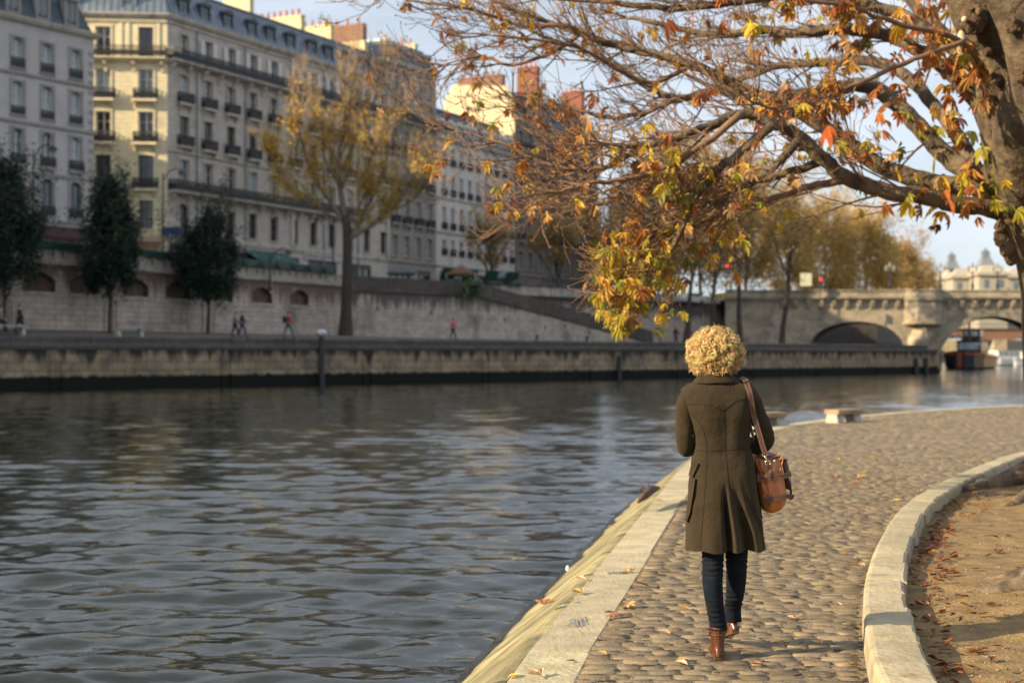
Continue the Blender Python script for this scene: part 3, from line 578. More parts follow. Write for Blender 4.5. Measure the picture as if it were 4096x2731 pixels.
class Facade:
    """one wall face of a building: openings, windows, rails, trim, all as parts of root"""
    def __init__(s, root, O, U, N, L_, ztop, wallmat, trim, z0=STREET-.05):
        s.root = root; s.O = Vector((O[0], O[1], 0)); s.U = Vector((U[0], U[1], 0)).normalized(); s.N = Vector((N[0], N[1], 0)).normalized()
        s.L = L_; s.ztop = ztop; s.z0 = z0; s.holes = []; s.wm = wallmat; s.trim = trim; s.ang = math.atan2(s.U.y, s.U.x); s.tb = MB(); s.cache = {}
    def pt(s, u, z, n_=0): return s.O+s.U*u+s.N*n_+Vector((0, 0, z))
    def put(s, key, make, loc):
        o, subs = CACHE.get((s.root.name, key)) or (None, None)
        lp = loc-wloc(s.root)
        if o is None:
            o = make(lp); CACHE[(s.root.name, key)] = (o, list(o.children)); return o
        c = copyob(o, s.root, lp, s.ang)
        for ch in subs: copyob(ch, c)
        return c
    def window(s, u, z, wd, h, rail=None, fr=None, gl=None, surround=True, depth=.28, shutters=None, blind=None):
        s.holes.append((u-wd/2, z, wd, h)); fr = fr or WHITEP; gl = gl or GLASS
        def mk(lp):
            a, g = window_meshes(wd, h, fr, gl, ''); o = a.build('window', fr, s.root, loc=lp, rz=s.ang); g.build('pane', gl, o, loc=(0, 0, 0)); return o
        s.put(('w', wd, h, fr.name, gl.name), mk, s.pt(u, z, -depth+.02))
        if surround:
            e = .16; t = s.tb
            for (a, b_, c, d) in ((u-wd/2-e, z, e, h+e), (u+wd/2, z, e, h+e)): t.obox(s.pt(a, b_, -.02), s.U*c, s.N*.09, Vector((0, 0, d)))
            t.obox(s.pt(u-wd/2-e, z+h, -.02), s.U*(wd+2*e), s.N*.11, Vector((0, 0, e*1.1)))
            t.obox(s.pt(u-wd/2-.2, z-.14, -.02), s.U*(wd+.4), s.N*.18, Vector((0, 0, .14)))
        if rail:
            rw_, rd, rh = rail
            def mk2(lp): return rail_mesh(rw_, rd, rh).build('balcony_railing', IRON, s.root, loc=lp, rz=s.ang)
            s.put(('r', rw_, rd, rh), mk2, s.pt(u, z-.02, .0 if rd > .1 else .02))
            if rd > .2:
                s.tb.obox(s.pt(u-rw_/2-.06, z-.26, -.02), s.U*(rw_+.12), s.N*(rd+.1), Vector((0, 0, .22)))
                for q in (-rw_/2+.12, rw_/2-.34): s.tb.rings([[s.pt(u+q+k, z-.26-dz, n_) for n_, dz in ((0, 0), (rd*.85, 0), (rd*.6, .22), (rd*.2, .5), (0, .6))] for k in (0, .22)])
        if shutters:
            def mk3(lp):
                m_ = MB()
                for q in (-wd/2-.62, wd/2+.05):
                    m_.box(q, -.05, 0, q+.57, -.01, h)
                    for k in range(int(h/.12)): m_.box(q+.05, -.062, .06+k*.12, q+.52, -.05, .12+k*.12)
                return m_.build('shutters', shutters, s.root, loc=lp, rz=s.ang)
            s.put(('s', wd, h, shutters.name), mk3, s.pt(u, z, .10))
    def balcony(s, u0, u1, z, depth=.8, brackets=2.2):
        o = rail_mesh(u1-u0, depth, 1.0, step=.13).build('balcony_railing', IRON, s.root, loc=s.pt((u0+u1)/2, z, 0)-wloc(s.root), rz=s.ang)
        mb = MB(); mb.rings([[s.pt(x, z-dz, n_) for n_, dz in ((-.02, .02), (depth+.06, .02), (depth+.06, .14), (depth-.05, .24), (.35, .36), (-.02, .50))] for x in (u0-.1, u1+.1)])
        n_ = max(2, int((u1-u0)/brackets)); 
        for k in range(n_+1):
            x = u0+.3+(u1-u0-.6)*k/n_-.14; mb.rings([[s.pt(x+w_, z-.36-dz, q) for q, dz in ((0, 0), (depth*.8, 0), (depth*.7, .25), (depth*.3, .55), (.1, .95), (0, .95))] for w_ in (0, .28)])
        mb.build('balcony_slab', s.trim, s.root); return o
    def band(s, z, h=.22, d=.12, u0=0, u1=None):
        u1 = s.L if u1 is None else u1
        s.tb.rings([[s.pt(x, z+dz, n_) for n_, dz in ((-.02, 0), (d*.6, 0), (d, h*.5), (d, h), (-.02, h*1.1))] for x in (u0, u1)])
    def shop(s, u, wd, z0, h, gl=None): s.holes.append((u-wd/2, z0, wd, h)); s.shops = getattr(s, 'shops', [])+[(u, wd, z0, h, gl or GLASSD)]
    def done(s, arch=False):
        mb = MB(); holed(mb, s.O, s.U, s.N, s.L, s.z0, s.ztop, s.holes, .30, arch=arch)
        mb.build('facade_wall', s.wm, s.root)
        if s.tb.v: s.tb.build('stone_trim', s.trim, s.root)
        for (u, wd, z0, h, gl) in getattr(s, 'shops', []):
            mb = MB(); mb.obox(s.pt(u-wd/2, z0, -.30), s.U*wd, s.N*.04, Vector((0, 0, h))); g = mb.build('shop_window', gl, s.root)
            mb = MB(); n_ = max(1, int(wd/1.1))
            for k in range(n_+1): mb.obox(s.pt(u-wd/2+(wd-.1)*k/n_, z0, -.27), s.U*.1, s.N*.1, Vector((0, 0, h)))
            mb.obox(s.pt(u-wd/2, z0+h-.5, -.27), s.U*wd, s.N*.16, Vector((0, 0, .45))); mb.build('shop_frame', DARKP, s.root)
CACHE = {}
def offset_poly(ps, d):
    n = len(ps); out = []
    for i in range(n):
        a, b_, c = (np.array(ps[j % n][:2], float) for j in (i-1, i, i+1)); u = (b_-a)/np.hypot(*(b_-a)); v = (c-b_)/np.hypot(*(c-b_))
        nu, nv = np.array((-u[1], u[0])), np.array((-v[1], v[0])); k = nu+nv; k = k/max(np.dot(k, nu), .25); out.append(b_+k*d)
    return out
def mansard(root, poly, z, h1=3.1, in1=1.15, h2=.9, in2=4.2, m1=SLATE, m2=ZINC, over=.35, seams=True):
    """poly counter-clockwise; steep lower slope, shallow upper slope"""
    e = offset_poly(poly, -over); a = offset_poly(poly, .05); b_ = offset_poly(poly, in1); c = offset_poly(poly, in2)
    mb = MB(); n = len(poly); mb.rings([[v3(p, z-.35) for p in offset_poly(poly, .02)], [v3(p, z-.30) for p in offset_poly(poly, -over*.6)], [v3(p, z) for p in e], [v3(p, z+.12) for p in e], [v3(p, z+.14) for p in offset_poly(poly, .1)]], False)
    mb.build('cornice', TRIMB, root)
    mb = MB(); mb.rings([[v3(p, z+.1) for p in a], [v3(p, z+h1) for p in b_]], False)
    if seams:
        for i in range(n):
            p0, p1 = np.array(a[i]), np.array(a[(i+1) % n]); q0, q1 = np.array(b_[i]), np.array(b_[(i+1) % n]); ln = np.hypot(*(p1-p0)); k_ = int(ln/.62)
            u = (p1-p0)/ln; N_ = np.array((u[1], -u[0]))
            for k in range(1, k_):
                f = k/k_; A = v3(p0+(p1-p0)*f+N_*.0, z+.12); t_ = min(max(f, (np.dot(q0-p0, u))/ln), (np.dot(q1-p0, u))/ln); B_ = v3(p0+u*ln*t_+(q0-p0-np.dot(q0-p0, u)*u), z+h1)
                mb.obox(A-Vector((*(u*.02), 0)), Vector((*(u*.04), 0)), Vector((*(N_*.05), .01)), B_-A)
    r = mb.build('mansard_roof', m1, root)
    mb = MB(); mb.rings([[v3(p, z+h1) for p in offset_poly(poly, in1-.12)], [v3(p, z+h1+.14) for p in offset_poly(poly, in1-.10)], [v3(p, z+h1+h2) for p in c]], False); mb.add([v3(p, z+h1+h2) for p in c], [list(range(n))])
    mb.build('upper_roof', m2, root); return r
def dormer(root, pos, ang, wd=1.2, h=1.9, fr=WHITEP):
    key = (root.name, 'd', wd, h, ang)
    lp = Vector(pos)-wloc(root)
    if key in CACHE:
        o, subs = CACHE[key]; c = copyob(o, root, lp, ang)
        for ch in subs: copyob(ch, c)
        return c
    mb = MB(); mb.box(-wd/2-.16, 0, 0, -wd/2, 1.6, h); mb.box(wd/2, 0, 0, wd/2+.16, 1.6, h); mb.box(-wd/2-.16, .0, -.15, wd/2+.16, 1.4, 0)
    mb.rings([[(x, y, z) for x, z in [(-wd/2-.24, h)]+[(-(wd/2+.24)*math.cos(math.pi*k/8), h+.42*math.sin(math.pi*k/8)) for k in range(1, 8)]+[(wd/2+.24, h)]] for y in (-.12, 1.8)])
    o = mb.build('dormer', fr, root, loc=lp, rz=ang); a, g = window_meshes(wd, h, fr, GLASSB, '')
    n = len(a.v); a.quad((-wd/2, .055, 0), (wd/2, .055, 0), (wd/2, .055, h), (-wd/2, .055, h), 1)
    a.build('window', [fr, GLASS], o, loc=(0, .1, 0)); CACHE[key] = (o, list(o.children)); return o
def chimney(root, O, U, V, z0, z1, mt, pots=6, top=None, ztop=None):
    """party-wall chimney stack: corner O, long edge U, short edge V, pots as one sub-part each"""
    O = Vector((O[0], O[1], z0)); U = Vector((U[0], U[1], 0)); V = Vector((V[0], V[1], 0)); mb = MB(); mb.obox(O, U, V, Vector((0, 0, z1-z0)))
    mb.obox(O-U*.01-V*.08+Vector((0, 0, z1-z0)), U*1.02, V*1.16, Vector((0, 0, .18)))
    if top: mb.obox(O+U*.02+Vector((0, 0, z1-z0+.18)), U*.96, V, Vector((0, 0, ztop-z1)), 1); 
    o = mb.build('chimney', [mt, top or mt], root); zz = (ztop or z1)+.18; first = None; lo = wloc(o)
    for k in range(pots):
        p = O+U*((k+.7)/(pots+.4))+V*.5; p.z = zz
        if first is None:
            m_ = MB(); m_.rings([[(r*math.cos(a*math.pi/4), r*math.sin(a*math.pi/4), z) for a in range(8)] for z, r in ((0, .17), (.1, .17), (.6, .12), (.66, .15), (.72, .15))]); first = m_.build('chimney_pot', TERRA, o, loc=p-wloc(o))
        else: copyob(first, o, p-wloc(o))
    return o
TRIMB = mat('facade_trim_stone', (.50, .44, .37), .85, .15, 1.5, .01, 12, stain=((.28, .24, .19), 1.2, .5, .72, (1, 1, .4)))
TRIME = mat('sunlit_trim_stone', (.72, .62, .42), .85, .12, 1.5, .01, 12)  # sunlit copy of the facade trim, light put into the colour
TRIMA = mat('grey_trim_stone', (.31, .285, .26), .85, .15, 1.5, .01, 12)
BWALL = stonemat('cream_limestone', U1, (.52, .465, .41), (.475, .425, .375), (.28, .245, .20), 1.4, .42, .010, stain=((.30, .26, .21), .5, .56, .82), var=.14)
BEND = stonemat('cream_limestone_end_sunlit', (1, 0), (.76, .66, .43), (.72, .62, .40), (.44, .37, .26), 1.4, .42, .010, stain=((.44, .38, .27), .45, .55, .80), var=.12)  # sunlight put into the colour: brighter, yellower than the facade stone
AWALL = mat('grey_render', (.48, .44, .42), .9, .09, .7, .008, 12, stain=((.37, .34, .32), .35, .5, .8, (1, 1, .4)))
AN = np.array((.677, 1.))/math.hypot(.677, 1)
Z = lambda rel: STREET+rel
# ---- A: pale rendered corner block, far upstream
cA = np.array((-34.7, 118.)); LA = 24.; oA = cA-AN*LA; nA = np.array((AN[1], -AN[0])); dA = 6.0
A = thing('apartment_building', v3(oA, STREET), 'pale grey rendered block with dark slate mansard, beside the cream corner block', 'building')
fa = Facade(A, oA, AN, nA, LA, Z(20.0), AWALL, TRIMA)
for k in range(8):
    u = LA-1.85-2.8*k
    fa.window(u, Z(16.3), 1.15, 2.35, (1.3, .06, .8), WHITEP, GLASSB); fa.window(u, Z(12.6), 1.15, 2.6, (1.3, .06, .7), WHITEP, GLASSB)
    fa.window(u, Z(8.8), 1.15, 2.7, (1.4, .22, .8), WHITEP, GLASS if k % 3 else GLASSB); fa.window(u, Z(4.9), 1.25, 2.9, (1.4, .12, .8), DARKP, GLASS)
    if k % 2 == 0: fa.shop(u-1.2, 3.4, Z(.2), 3.1)
for z in (15.7, 11.9, 8.0, 4.3): fa.band(Z(z), .28, .14)
fa.done(True)
mb = MB(); pA = [oA, cA, cA-nA*dA, oA-nA*dA]
mb.quad(v3(cA, STREET), v3(cA-nA*dA, STREET), v3(cA-nA*dA, Z(20)), v3(cA, Z(20))); mb.quad(v3(cA-nA*dA, STREET), v3(oA-nA*dA, STREET), v3(oA-nA*dA, Z(20)), v3(cA-nA*dA, Z(20)))
mb.quad(v3(oA-nA*dA, STREET), v3(oA, STREET), v3(oA, Z(20)), v3(oA-nA*dA, Z(20))); mb.build('end_wall', AWALL, A)
rwp = [cA-nA*(dA+.05), cA-nA*20., oA-nA*20., oA-nA*(dA+.05)]; mb = MB()       # added unseen wing, sized to cast shade on the next block's end
for i_ in range(4): a, c = rwp[i_], rwp[(i_+1) % 4]; mb.quad(v3(a, STREET), v3(c, STREET), v3(c, Z(17.6)), v3(a, Z(17.6)))
mb.build('shade_wing_wall', AWALL, A); mb = MB(); mb.rings([[v3(p, Z(17.6)) for p in offset_poly(rwp, 0)], [v3(p, Z(19.4)) for p in offset_poly(rwp, 3.5)]]); mb.build('shade_wing_roof', ZINC, A)
for q in (0., LA-.55): # quoins
    mb = MB()
    for k in range(24): mb.obox(fa.pt(q, STREET+.8*k, -.01), fa.U*(.55 if k % 2 else .4), fa.N*.05, Vector((0, 0, .36)))
    mb.build('quoins', TRIMA, A)
mansard(A, pA, Z(20.2), 4.2, 1.5, .7, 2.6, SLATE, SLATE, .45, False)
for k in range(8): dormer(A, fa.pt(LA-2.1-2.8*k, Z(20.7), -.15), fa.ang, 1.05, 1.95, TRIMA)
# ---- B: the long cream block with the sunlit end
cB = np.array((-31.5, 130.)); LB = 37.; WB = 11.
B = thing('apartment_building', v3(cB, STREET), 'long cream stone block with a sunlit yellow end wall and two continuous balconies', 'building')
fb = Facade(B, cB, U1, -N1, LB, Z(24.6), BWALL, TRIMB)
us = [2.3+3.38*k for k in range(11)]
for k, u in enumerate(us):
    gv = lambda q: (GLASS, GLASSB, GLASSD, GLASS, GLASSD)[(k*7+q*3) % 5]
    fb.window(u, Z(5.2), 1.25, 2.5, None, DARKP, GLASSD); fb.window(u, Z(8.9), 1.3, 2.9, None, WHITEP, gv(0))
    fb.window(u, Z(13.1), 1.3, 2.7, (1.9, .42, .95), DARKP, gv(1)); fb.window(u, Z(17.05), 1.3, 2.6, (1.9, .42, .95), WHITEP, gv(2))
    fb.window(u, Z(20.85), 1.15, 2.5, None, WHITEP, GLASS, True, shutters=WHITEP if k in (1, 2, 3, 4, 6, 7, 9) else None)
    if k % 2 == 0 and k < 10: fb.shop(u+1.7, 5.2, Z(.15), 3.6)
fb.balcony(.1, LB-.3, Z(20.8)); fb.balcony(.1, LB-6, Z(8.8))
for z, h in ((4.35, .5), (12.3, .2), (24.0, .3)): fb.band(Z(z), h, .18)
for u in (4.0, 11.2, 24.4, 30.9):
    mb = MB(); mb.tube([fb.pt(u, Z(.1), .1), fb.pt(u, Z(24.2), .1)], .075, 6); mb.build('downpipe', ZINC, B)
for u in (18.6, 36.7): fb.tb.obox(fb.pt(u, Z(4.9), -.02), fb.U*.5, fb.N*.22, Vector((0, 0, 19.4)))
fb.done()
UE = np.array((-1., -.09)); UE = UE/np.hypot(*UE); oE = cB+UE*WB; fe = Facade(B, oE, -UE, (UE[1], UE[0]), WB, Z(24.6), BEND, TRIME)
for k, u in enumerate((WB-1.93, WB-5.75, WB-9.3)):
    fe.window(u, Z(5.2), 1.3, 2.6, None, DARKP, GLASSD); fe.window(u, Z(8.9), 1.4, 3.0, (2.2, .5, .95), DARKP, GLASSD); fe.window(u, Z(13.1), 1.35, 2.8, (2.1, .5, .95), WHITEP, GLASSD)
    fe.window(u, Z(17.05), 1.35, 2.7, (2.1, .5, .95), WHITEP, GLASSB if k else GLASS); fe.window(u, Z(20.85), 1.35, 2.75, None, WHITEP if k else DARKP, GLASSD)
fe.balcony(.1, WB-.1, Z(20.8), .7)
for u in (WB-.75, WB-3.45, WB-4.1): fe.tb.obox(fe.pt(u-.2, Z(20.9), -.02), fe.U*.28, fe.N*.10, Vector((0, 0, 3.4)))
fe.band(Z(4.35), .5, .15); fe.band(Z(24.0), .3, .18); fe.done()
bB = cB+U1*LB; pB = [cB, bB, bB+N1*WB, cB+UE*WB+U1*1.2]
mb = MB(); mb.quad(v3(bB, STREET), v3(bB+N1*WB, STREET), v3(bB+N1*WB, Z(24.6)), v3(bB, Z(24.6))); mb.quad(v3(bB+N1*WB, STREET), v3(oE, STREET), v3(oE, Z(24.6)), v3(bB+N1*WB, Z(24.6))); mb.build('party_wall', PLASTER, B)
mansard(B, [cB, bB, bB+N1*WB, oE], Z(24.7), 3.2, 1.25, 1.0, 4.4, ZINC, ZINC, .5)
for k in range(11): dormer(B, fb.pt(us[k]+(.0 if k % 3 else .4), Z(25.0), -.28), fb.ang, 1.1, 1.75, WHITEP if k in (2, 3, 4) else SLATE)
for k, u in enumerate((WB-1.6, WB-6.6)): dormer(B, fe.pt(u-2, Z(25.0), -.28), fe.ang, 1.1, 1.7, ZINC)
for (s0, z1, V_, pots, top) in ((14.7, 33.8, 3.4, 5, None), (22.6, 29.6, 6.8, 8, None), (28.0, 29.7, 5.4, 5, None), (34.6, 29.2, 6.6, 4, 31.2)):
    o_ = cB+U1*s0+N1*(1.6 if s0 > 15 else 2.2); chimney(B, o_, N1*V_, U1*.7, Z(24.8), Z(z1), PLASTER, pots, CHIMB if top else None, Z(top) if top else None)
# ---- B2: taller grey-brown block behind the yellow tree
B2WALL = stonemat('grey_limestone', U1, (.33, .285, .25), (.30, .26, .225), (.26, .22, .18), 1.4, .42, .010, stain=((.25, .21, .18), .5, .52, .8), var=.14)
L2b = 10.8; B2 = thing('apartment_building', v3(bB, STREET), 'tall narrow grey brown stone block behind the bare top of the yellow tree', 'building')
f2 = Facade(B2, bB, U1, -N1, L2b, Z(27.4), B2WALL, TRIMA)
for k in range(4):
    u = 1.5+2.6*k
    for z, h, r in ((5.2, 2.4, None), (9, 2.9, (1.7, .35, .9)), (13.2, 2.7, (1.7, .35, .9)), (17.2, 2.6, (1.7, .35, .9)), (21., 2.5, None), (24.4, 2.3, None)): f2.window(u, Z(z), 1.2, h, r, WHITEP, GLASSB if z > 20 else GLASS)
f2.shop(3, 4, Z(.1), 3.6); f2.shop(7.8, 3.4, Z(.1), 3.6)
for z in (4.4, 12.4, 20.2): f2.band(Z(z), .3, .2)
f2.balcony(.1, L2b-.1, Z(20.9), .6); f2.done(); b3 = bB+U1*L2b
mb = MB()
for a, c in ((b3, b3+N1*WB), (b3+N1*WB, bB+N1*WB), (bB+N1*WB, bB)): mb.quad(v3(a, STREET), v3(c, STREET), v3(c, Z(27.4)), v3(a, Z(27.4)))
mb.build('party_wall', PLASTER, B2); mansard(B2, [bB, b3, b3+N1*WB, bB+N1*WB], Z(27.5), 2.6, 1.2, .7, 4, ZINC, ZINC)
for k in range(4): dormer(B2, f2.pt(1.5+2.6*k, Z(27.8), -.2), f2.ang, 1.0, 1.5, ZINC)
chimney(B2, b3-U1*.9+N1*2.5, N1*6.5, U1*.7, Z(27.6), Z(31.3), PLASTER, 5)
# ---- C: white block, narrow bays
CW = mat('white_render', (.56, .52, .48), .88, .08, .6, .006, 12, stain=((.36, .33, .30), .5, .52, .8, (1, 1, .35)))
LC = 20.4; C_ = thing('apartment_building', v3(b3, STREET), 'white block with close rows of tall windows, right of the yellow tree', 'building')
fc = Facade(C_, b3, U1, -N1, LC, Z(20.2), CW, TRIMA)
for k in range(9):
    u = 1.9+2.12*k+(.7 if k > 4 else 0)
    for z, h in ((5.9, 1.9), (9.1, 2.7), (13.2, 2.5), (16.9, 2.2)): fc.window(u, Z(z), .95, h, (1.15, .16, .85), WHITEP, GLASS if (k+int(z)) % 3 else GLASSB, False)
for k in range(4): fc.shop(3.4+4.6*k, 3.6, Z(.1), 3.4)
for z in (4.4, 8.5, 12.7, 19.7): fc.band(Z(z), .22, .12)
fc.tb.obox(fc.pt(12.2, Z(4.6), -.02), fc.U*.5, fc.N*.14, Vector((0, 0, 15.4))); fc.done(); b4 = b3+U1*LC
mb = MB()
for a, c in ((b4, b4+N1*10), (b4+N1*10, b3+N1*10), (b3+N1*10, b3)): mb.quad(v3(a, STREET), v3(c, STREET), v3(c, Z(20.2)), v3(a, Z(20.2)))
mb.build('party_wall', PLASTER, C_); mansard(C_, [b3, b4, b4+N1*10, b3+N1*10], Z(20.3), 3.6, 1.6, 1.2, 4.4, SLATE, SLATE, .4, False)
for k in range(9): dormer(C_, fc.pt(1.9+2.12*k+(.7 if k > 4 else 0), Z(20.8), -.3), fc.ang, .8, 1.5, WHITEP)
# ---- D: dark brown block with the sunlit yellow party wall and brick stacks
DWALL = stonemat('dark_weathered_limestone', U1, (.22, .18, .155), (.19, .155, .135), (.10, .08, .07), 1.4, .42, .012, stain=((.15, .12, .11), .4, .5, .75), var=.18)
LD = 27.; D_ = thing('apartment_building', v3(b4, STREET), 'dark brown weathered block with a sunlit yellow party wall rising over the white block', 'building')
fd = Facade(D_, b4, U1, -N1, LD, Z(25.4), DWALL, TRIMA)
for k in range(9):
    u = 1.7+2.95*k
    for z, h, r in ((5.3, 2.4, None), (9.2, 2.9, (1.8, .4, .9)), (13.4, 2.7, (1.8, .4, .9)), (17.4, 2.6, (1.8, .4, .9)), (21.4, 2.5, None)): fd.window(u, Z(z), 1.25, h, r, WHITEP, GLASSD if k % 2 else GLASS)
    fd.shop(u, 1.7, Z(.1), 3.2)
for z in (4.4, 12.6, 20.6): fd.band(Z(z), .3, .2)
fd.balcony(.1, LD-.1, Z(21.3), .7); fd.done(True)
PWD = stonemat('yellow_party_wall', (1, 0), (.56, .48, .31), (.53, .45, .29), (.46, .39, .25), 2.2, .9, .004, stain=((.55, .46, .28), .5, .55, .75), var=.08)
b5 = b4+U1*LD; mb = MB(); WD = 11.
zt_ = [(0, 27.2), (1.2, 29.8), (9.5, 30.6), (WD, 28.5)]
mb.add([v3(b4+N1*a, Z(z)) for a, z in zt_]+[v3(b4+N1*WD, STREET), v3(b4, STREET)], [list(range(6))]); mb.add([v3(b4+N1*a+U1*.5, Z(z)) for a, z in zt_]+[v3(b4+N1*WD+U1*.5, STREET), v3(b4+U1*.5, STREET)], [list(range(6))[::-1]])
for (a, za), (c, zc) in zip(zt_[:-1], zt_[1:]): mb.quad(v3(b4+N1*a, Z(za)), v3(b4+N1*c, Z(zc)), v3(b4+N1*c+U1*.5, Z(zc)), v3(b4+N1*a+U1*.5, Z(za)))
mb.build('party_wall', PWD, D_); mb = MB()
for a, c in ((b5, b5+N1*WD), (b5+N1*WD, b4+N1*WD)): mb.quad(v3(a, STREET), v3(c, STREET), v3(c, Z(25.4)), v3(a, Z(25.4)))
mb.build('rear_wall', PLASTER, D_); mansard(D_, [b4+U1*.5, b5, b5+N1*WD, b4+N1*WD+U1*.5], Z(25.5), 3.6, 1.5, .9, 4.2, SLATE, SLATE, .4, False)
for k in range(9): dormer(D_, fd.pt(1.9+2.95*k, Z(26.0), -.3), fd.ang, 1.0, 1.6, ZINC)
BRICK = mat('red_brick', (.20, .075, .05), .9, .2, 3)
chimney(D_, b4+N1*2.2+U1*.7, N1*7, U1*.8, Z(30), Z(31.4), CHIMB, 6); chimney(D_, b4+N1*.9+U1*8.5, N1*3.2, U1*.9, Z(26), Z(33.8), BRICK, 4); chimney(D_, b4+N1*1.5+U1*24.5, N1*3.4, U1*1., Z(26), Z(33.0), BRICK, 4)
# upstream block out of frame keeps the street closed
U_ = thing('apartment_building', v3(oA-AN*26, STREET), 'plain cream block upstream of the grey rendered one, out past the frame', 'building')
fu = Facade(U_, oA-AN*26, AN, nA, 24.8, Z(19), BWALL, TRIMB)
for k in range(7):
    for z in (5, 8.8, 12.4, 15.9): fu.window(2+3.4*k, Z(z), 1.2, 2.4, None, WHITEP, GLASS)
fu.done(); pu = [oA-AN*26, oA-AN*1.2, oA-AN*1.2-nA*9, oA-AN*26-nA*9]; mb = MB()
for i in (1, 2, 3): a, c = pu[i], pu[(i+1) % 4]; mb.quad(v3(a, STREET), v3(c, STREET), v3(c, Z(19)), v3(a, Z(19)))
mb.build('party_wall', PLASTER, U_); mansard(U_, pu, Z(19.1), 3, 1.2, .8, 4, ZINC, ZINC)
# ================================================================ STREET FURNITURE
GREYP = mat('pale_grey_metal', (.45, .45, .44), .5, .15, 3)
# bookstalls clamped on the parapets
def bookstall(p, U, N, label, opened=False):
    root = thing('bookstall', v3(p, PARA), label, 'bookstall', 'green bookstalls on the embankment parapet'); root.rotation_euler = (0, 0, math.atan2(U[1], U[0]))
    mb = MB(); mb.box(-1., -.52, .07, 1., .28, .42); mb.box(-1.02, -.54, .38, 1.02, .30, .43); mb.build('box', GREENPAINT, root, loc=(0, 0, 0))
    mb = MB()
    if opened: mb.rings([[(x, y, z) for y, z in ((.26, .45), (.24, .48), (-.30, 1.55), (-.27, 1.58), (.30, .5))] for x in (-1., 1.)])
    else: mb.rings([[(x, y, z) for y, z in ((-.54, .44), (.30, .44), (.30, .72), (-.54, .58))] for x in (-1.02, 1.02)])
    mb.build('lid', GREENPAINT, root, loc=(0, 0, 0))
    mb = MB(); mb.box(-.04, -.60, -.55, .04, -.54, .4); mb.box(-.04, -.56, 0, .04, .3, .07)
    b0 = mb.build('bracket', IRON, root, loc=(-.7, 0, 0)); copyob(b0, root, (.7, 0, 0)); return root
st = None
BLAB = 'closed dark green bookstall box in the row on the embankment parapet'
for k in range(34):
    t = -31+k*2.02
    if t > 34.6: break
    if k in (21, ): continue
    p = W1(t)+N1*.18
    if st is None: st = bookstall(p, U1, N1, BLAB); 
    else: o = copy_tree(st); o.location = v3(p, PARA)
first2 = None
for k in range(4):
    p = W3v(13.5+k*2.3, 5.35, 0); pp = (p.x, p.y)
    if first2 is None: first2 = bookstall(pp, UQ, NQ, 'dark green bookstall with its lid raised, on the parapet above the ramp', True)
    else: o = copy_tree(first2); o.location = v3(pp, PARA+.15)
first2.location.z = PARA+.15
# green railing over the balustrade above the ramp
rl = thing('green_railing', W3v(24, 5.3, PARA+.15), 'dark green metal railing on the pale wall above the ramp', 'railing')
mb = MB(); O_ = W3v(24, 5.25, PARA+.15)
mb.obox((0, 0, 0), Vector((*(UQ*.10), 0)), Vector((*(NQ*.08), 0)), Vector((0, 0, 1.15))); p0 = mb.build('post', GREENPAINT, rl, loc=O_-wloc(rl))
for k in range(1, 24): copyob(p0, rl, O_-wloc(rl)+Vector((*(UQ*k*.8), 0))); mb = MB()
for z in (.2, .7, 1.15): mb.obox(O_+Vector((0, 0, z)), Vector((*(UQ*19), 0)), Vector((*(NQ*.08), 0)), Vector((0, 0, .09)))
mb.build('rail', GREENPAINT, rl)
mb = MB()
for k in range(14): mb.obox(W3v(23.5+k*1.35, 5.0, CH+6.66), Vector((*(UQ*.75), 0)), Vector((*(NQ*.18), 0)), Vector((0, 0, .88)))
mb.build('baluster_blocks', TRIM, rw)
# striped awnings at the cafe fronts
AWN = mat('dark_green_canvas', (.03, .085, .075), .8, .25, 1.5, stain=((.16, .20, .19), 1.2, .55, .62, (1, 1, 1))); AWNR = mat('dark_red_canvas', (.045, .014, .013), .8, .2, 2); AWNB = mat('blue_canvas', (.03, .07, .16), .8, .2, 2); AWNG = mat('grey_canvas', (.12, .13, .13), .8, .2, 2); AWNO = mat('orange_canvas', (.15, .075, .04), .8, .2, 2)
def awning(f, u, wd, z, depth, mt, label):
    r = thing('awning', f.pt(u, z, 0), label, 'awning'); mb = MB()
    mb.rings([[f.pt(x, z+dz, n_) for n_, dz in ((.12, 0), (depth*.5, -.45), (depth, -1.0), (depth, -1.05), (depth*.5, -.5), (.12, -.06))] for x in (u-wd/2, u+wd/2)]); c = mb.build('canvas', mt, r)
    mb = MB(); n_ = int(wd/.35)
    for k in range(n_): a = u-wd/2+wd*k/n_; mb.add([f.pt(a, z-1.04, depth), f.pt(a+wd/n_, z-1.04, depth), f.pt(a+wd/n_, z-1.25, depth), f.pt(a+wd/n_/2, z-1.32, depth), f.pt(a, z-1.25, depth)], [[0, 1, 2, 3, 4]])
    mb.build('valance', mt, r); mb = MB()
    for x in (u-wd/2+.1, u+wd/2-.1): mb = MB(); mb.tube([f.pt(x, z-.9, .14), f.pt(x, z-1.05, depth-.05)], .03, 5); mb.build('arm', IRON, r)
    return r
awning(fb, 4.0, 7.4, Z(4.0), 2.6, AWN, 'green striped awning at the foot of the sunlit corner'); awning(fb, 14., 6.5, Z(4.1), 1.9, AWN, 'green awning halfway along the cream block')
awning(fa, LA-3.4, 6., Z(4.1), 1.6, AWNR, 'dark red awning under the grey rendered block'); awning(fa, LA-11., 6., Z(4.1), 1.6, AWNB, 'blue awning partly behind the dark tree at the frame edge')
awning(fc, 4.5, 7.5, Z(4.0), 2.0, AWNG, 'wide grey awning along the white block'); awning(fc, 13.5, 8., Z(3.9), 2.2, AWNR, 'dark awning at the far end of the white block')
awning(fe, WB-3.5, 6., Z(4.1), 1.6, AWNO, 'brown orange awning round the sunlit corner')
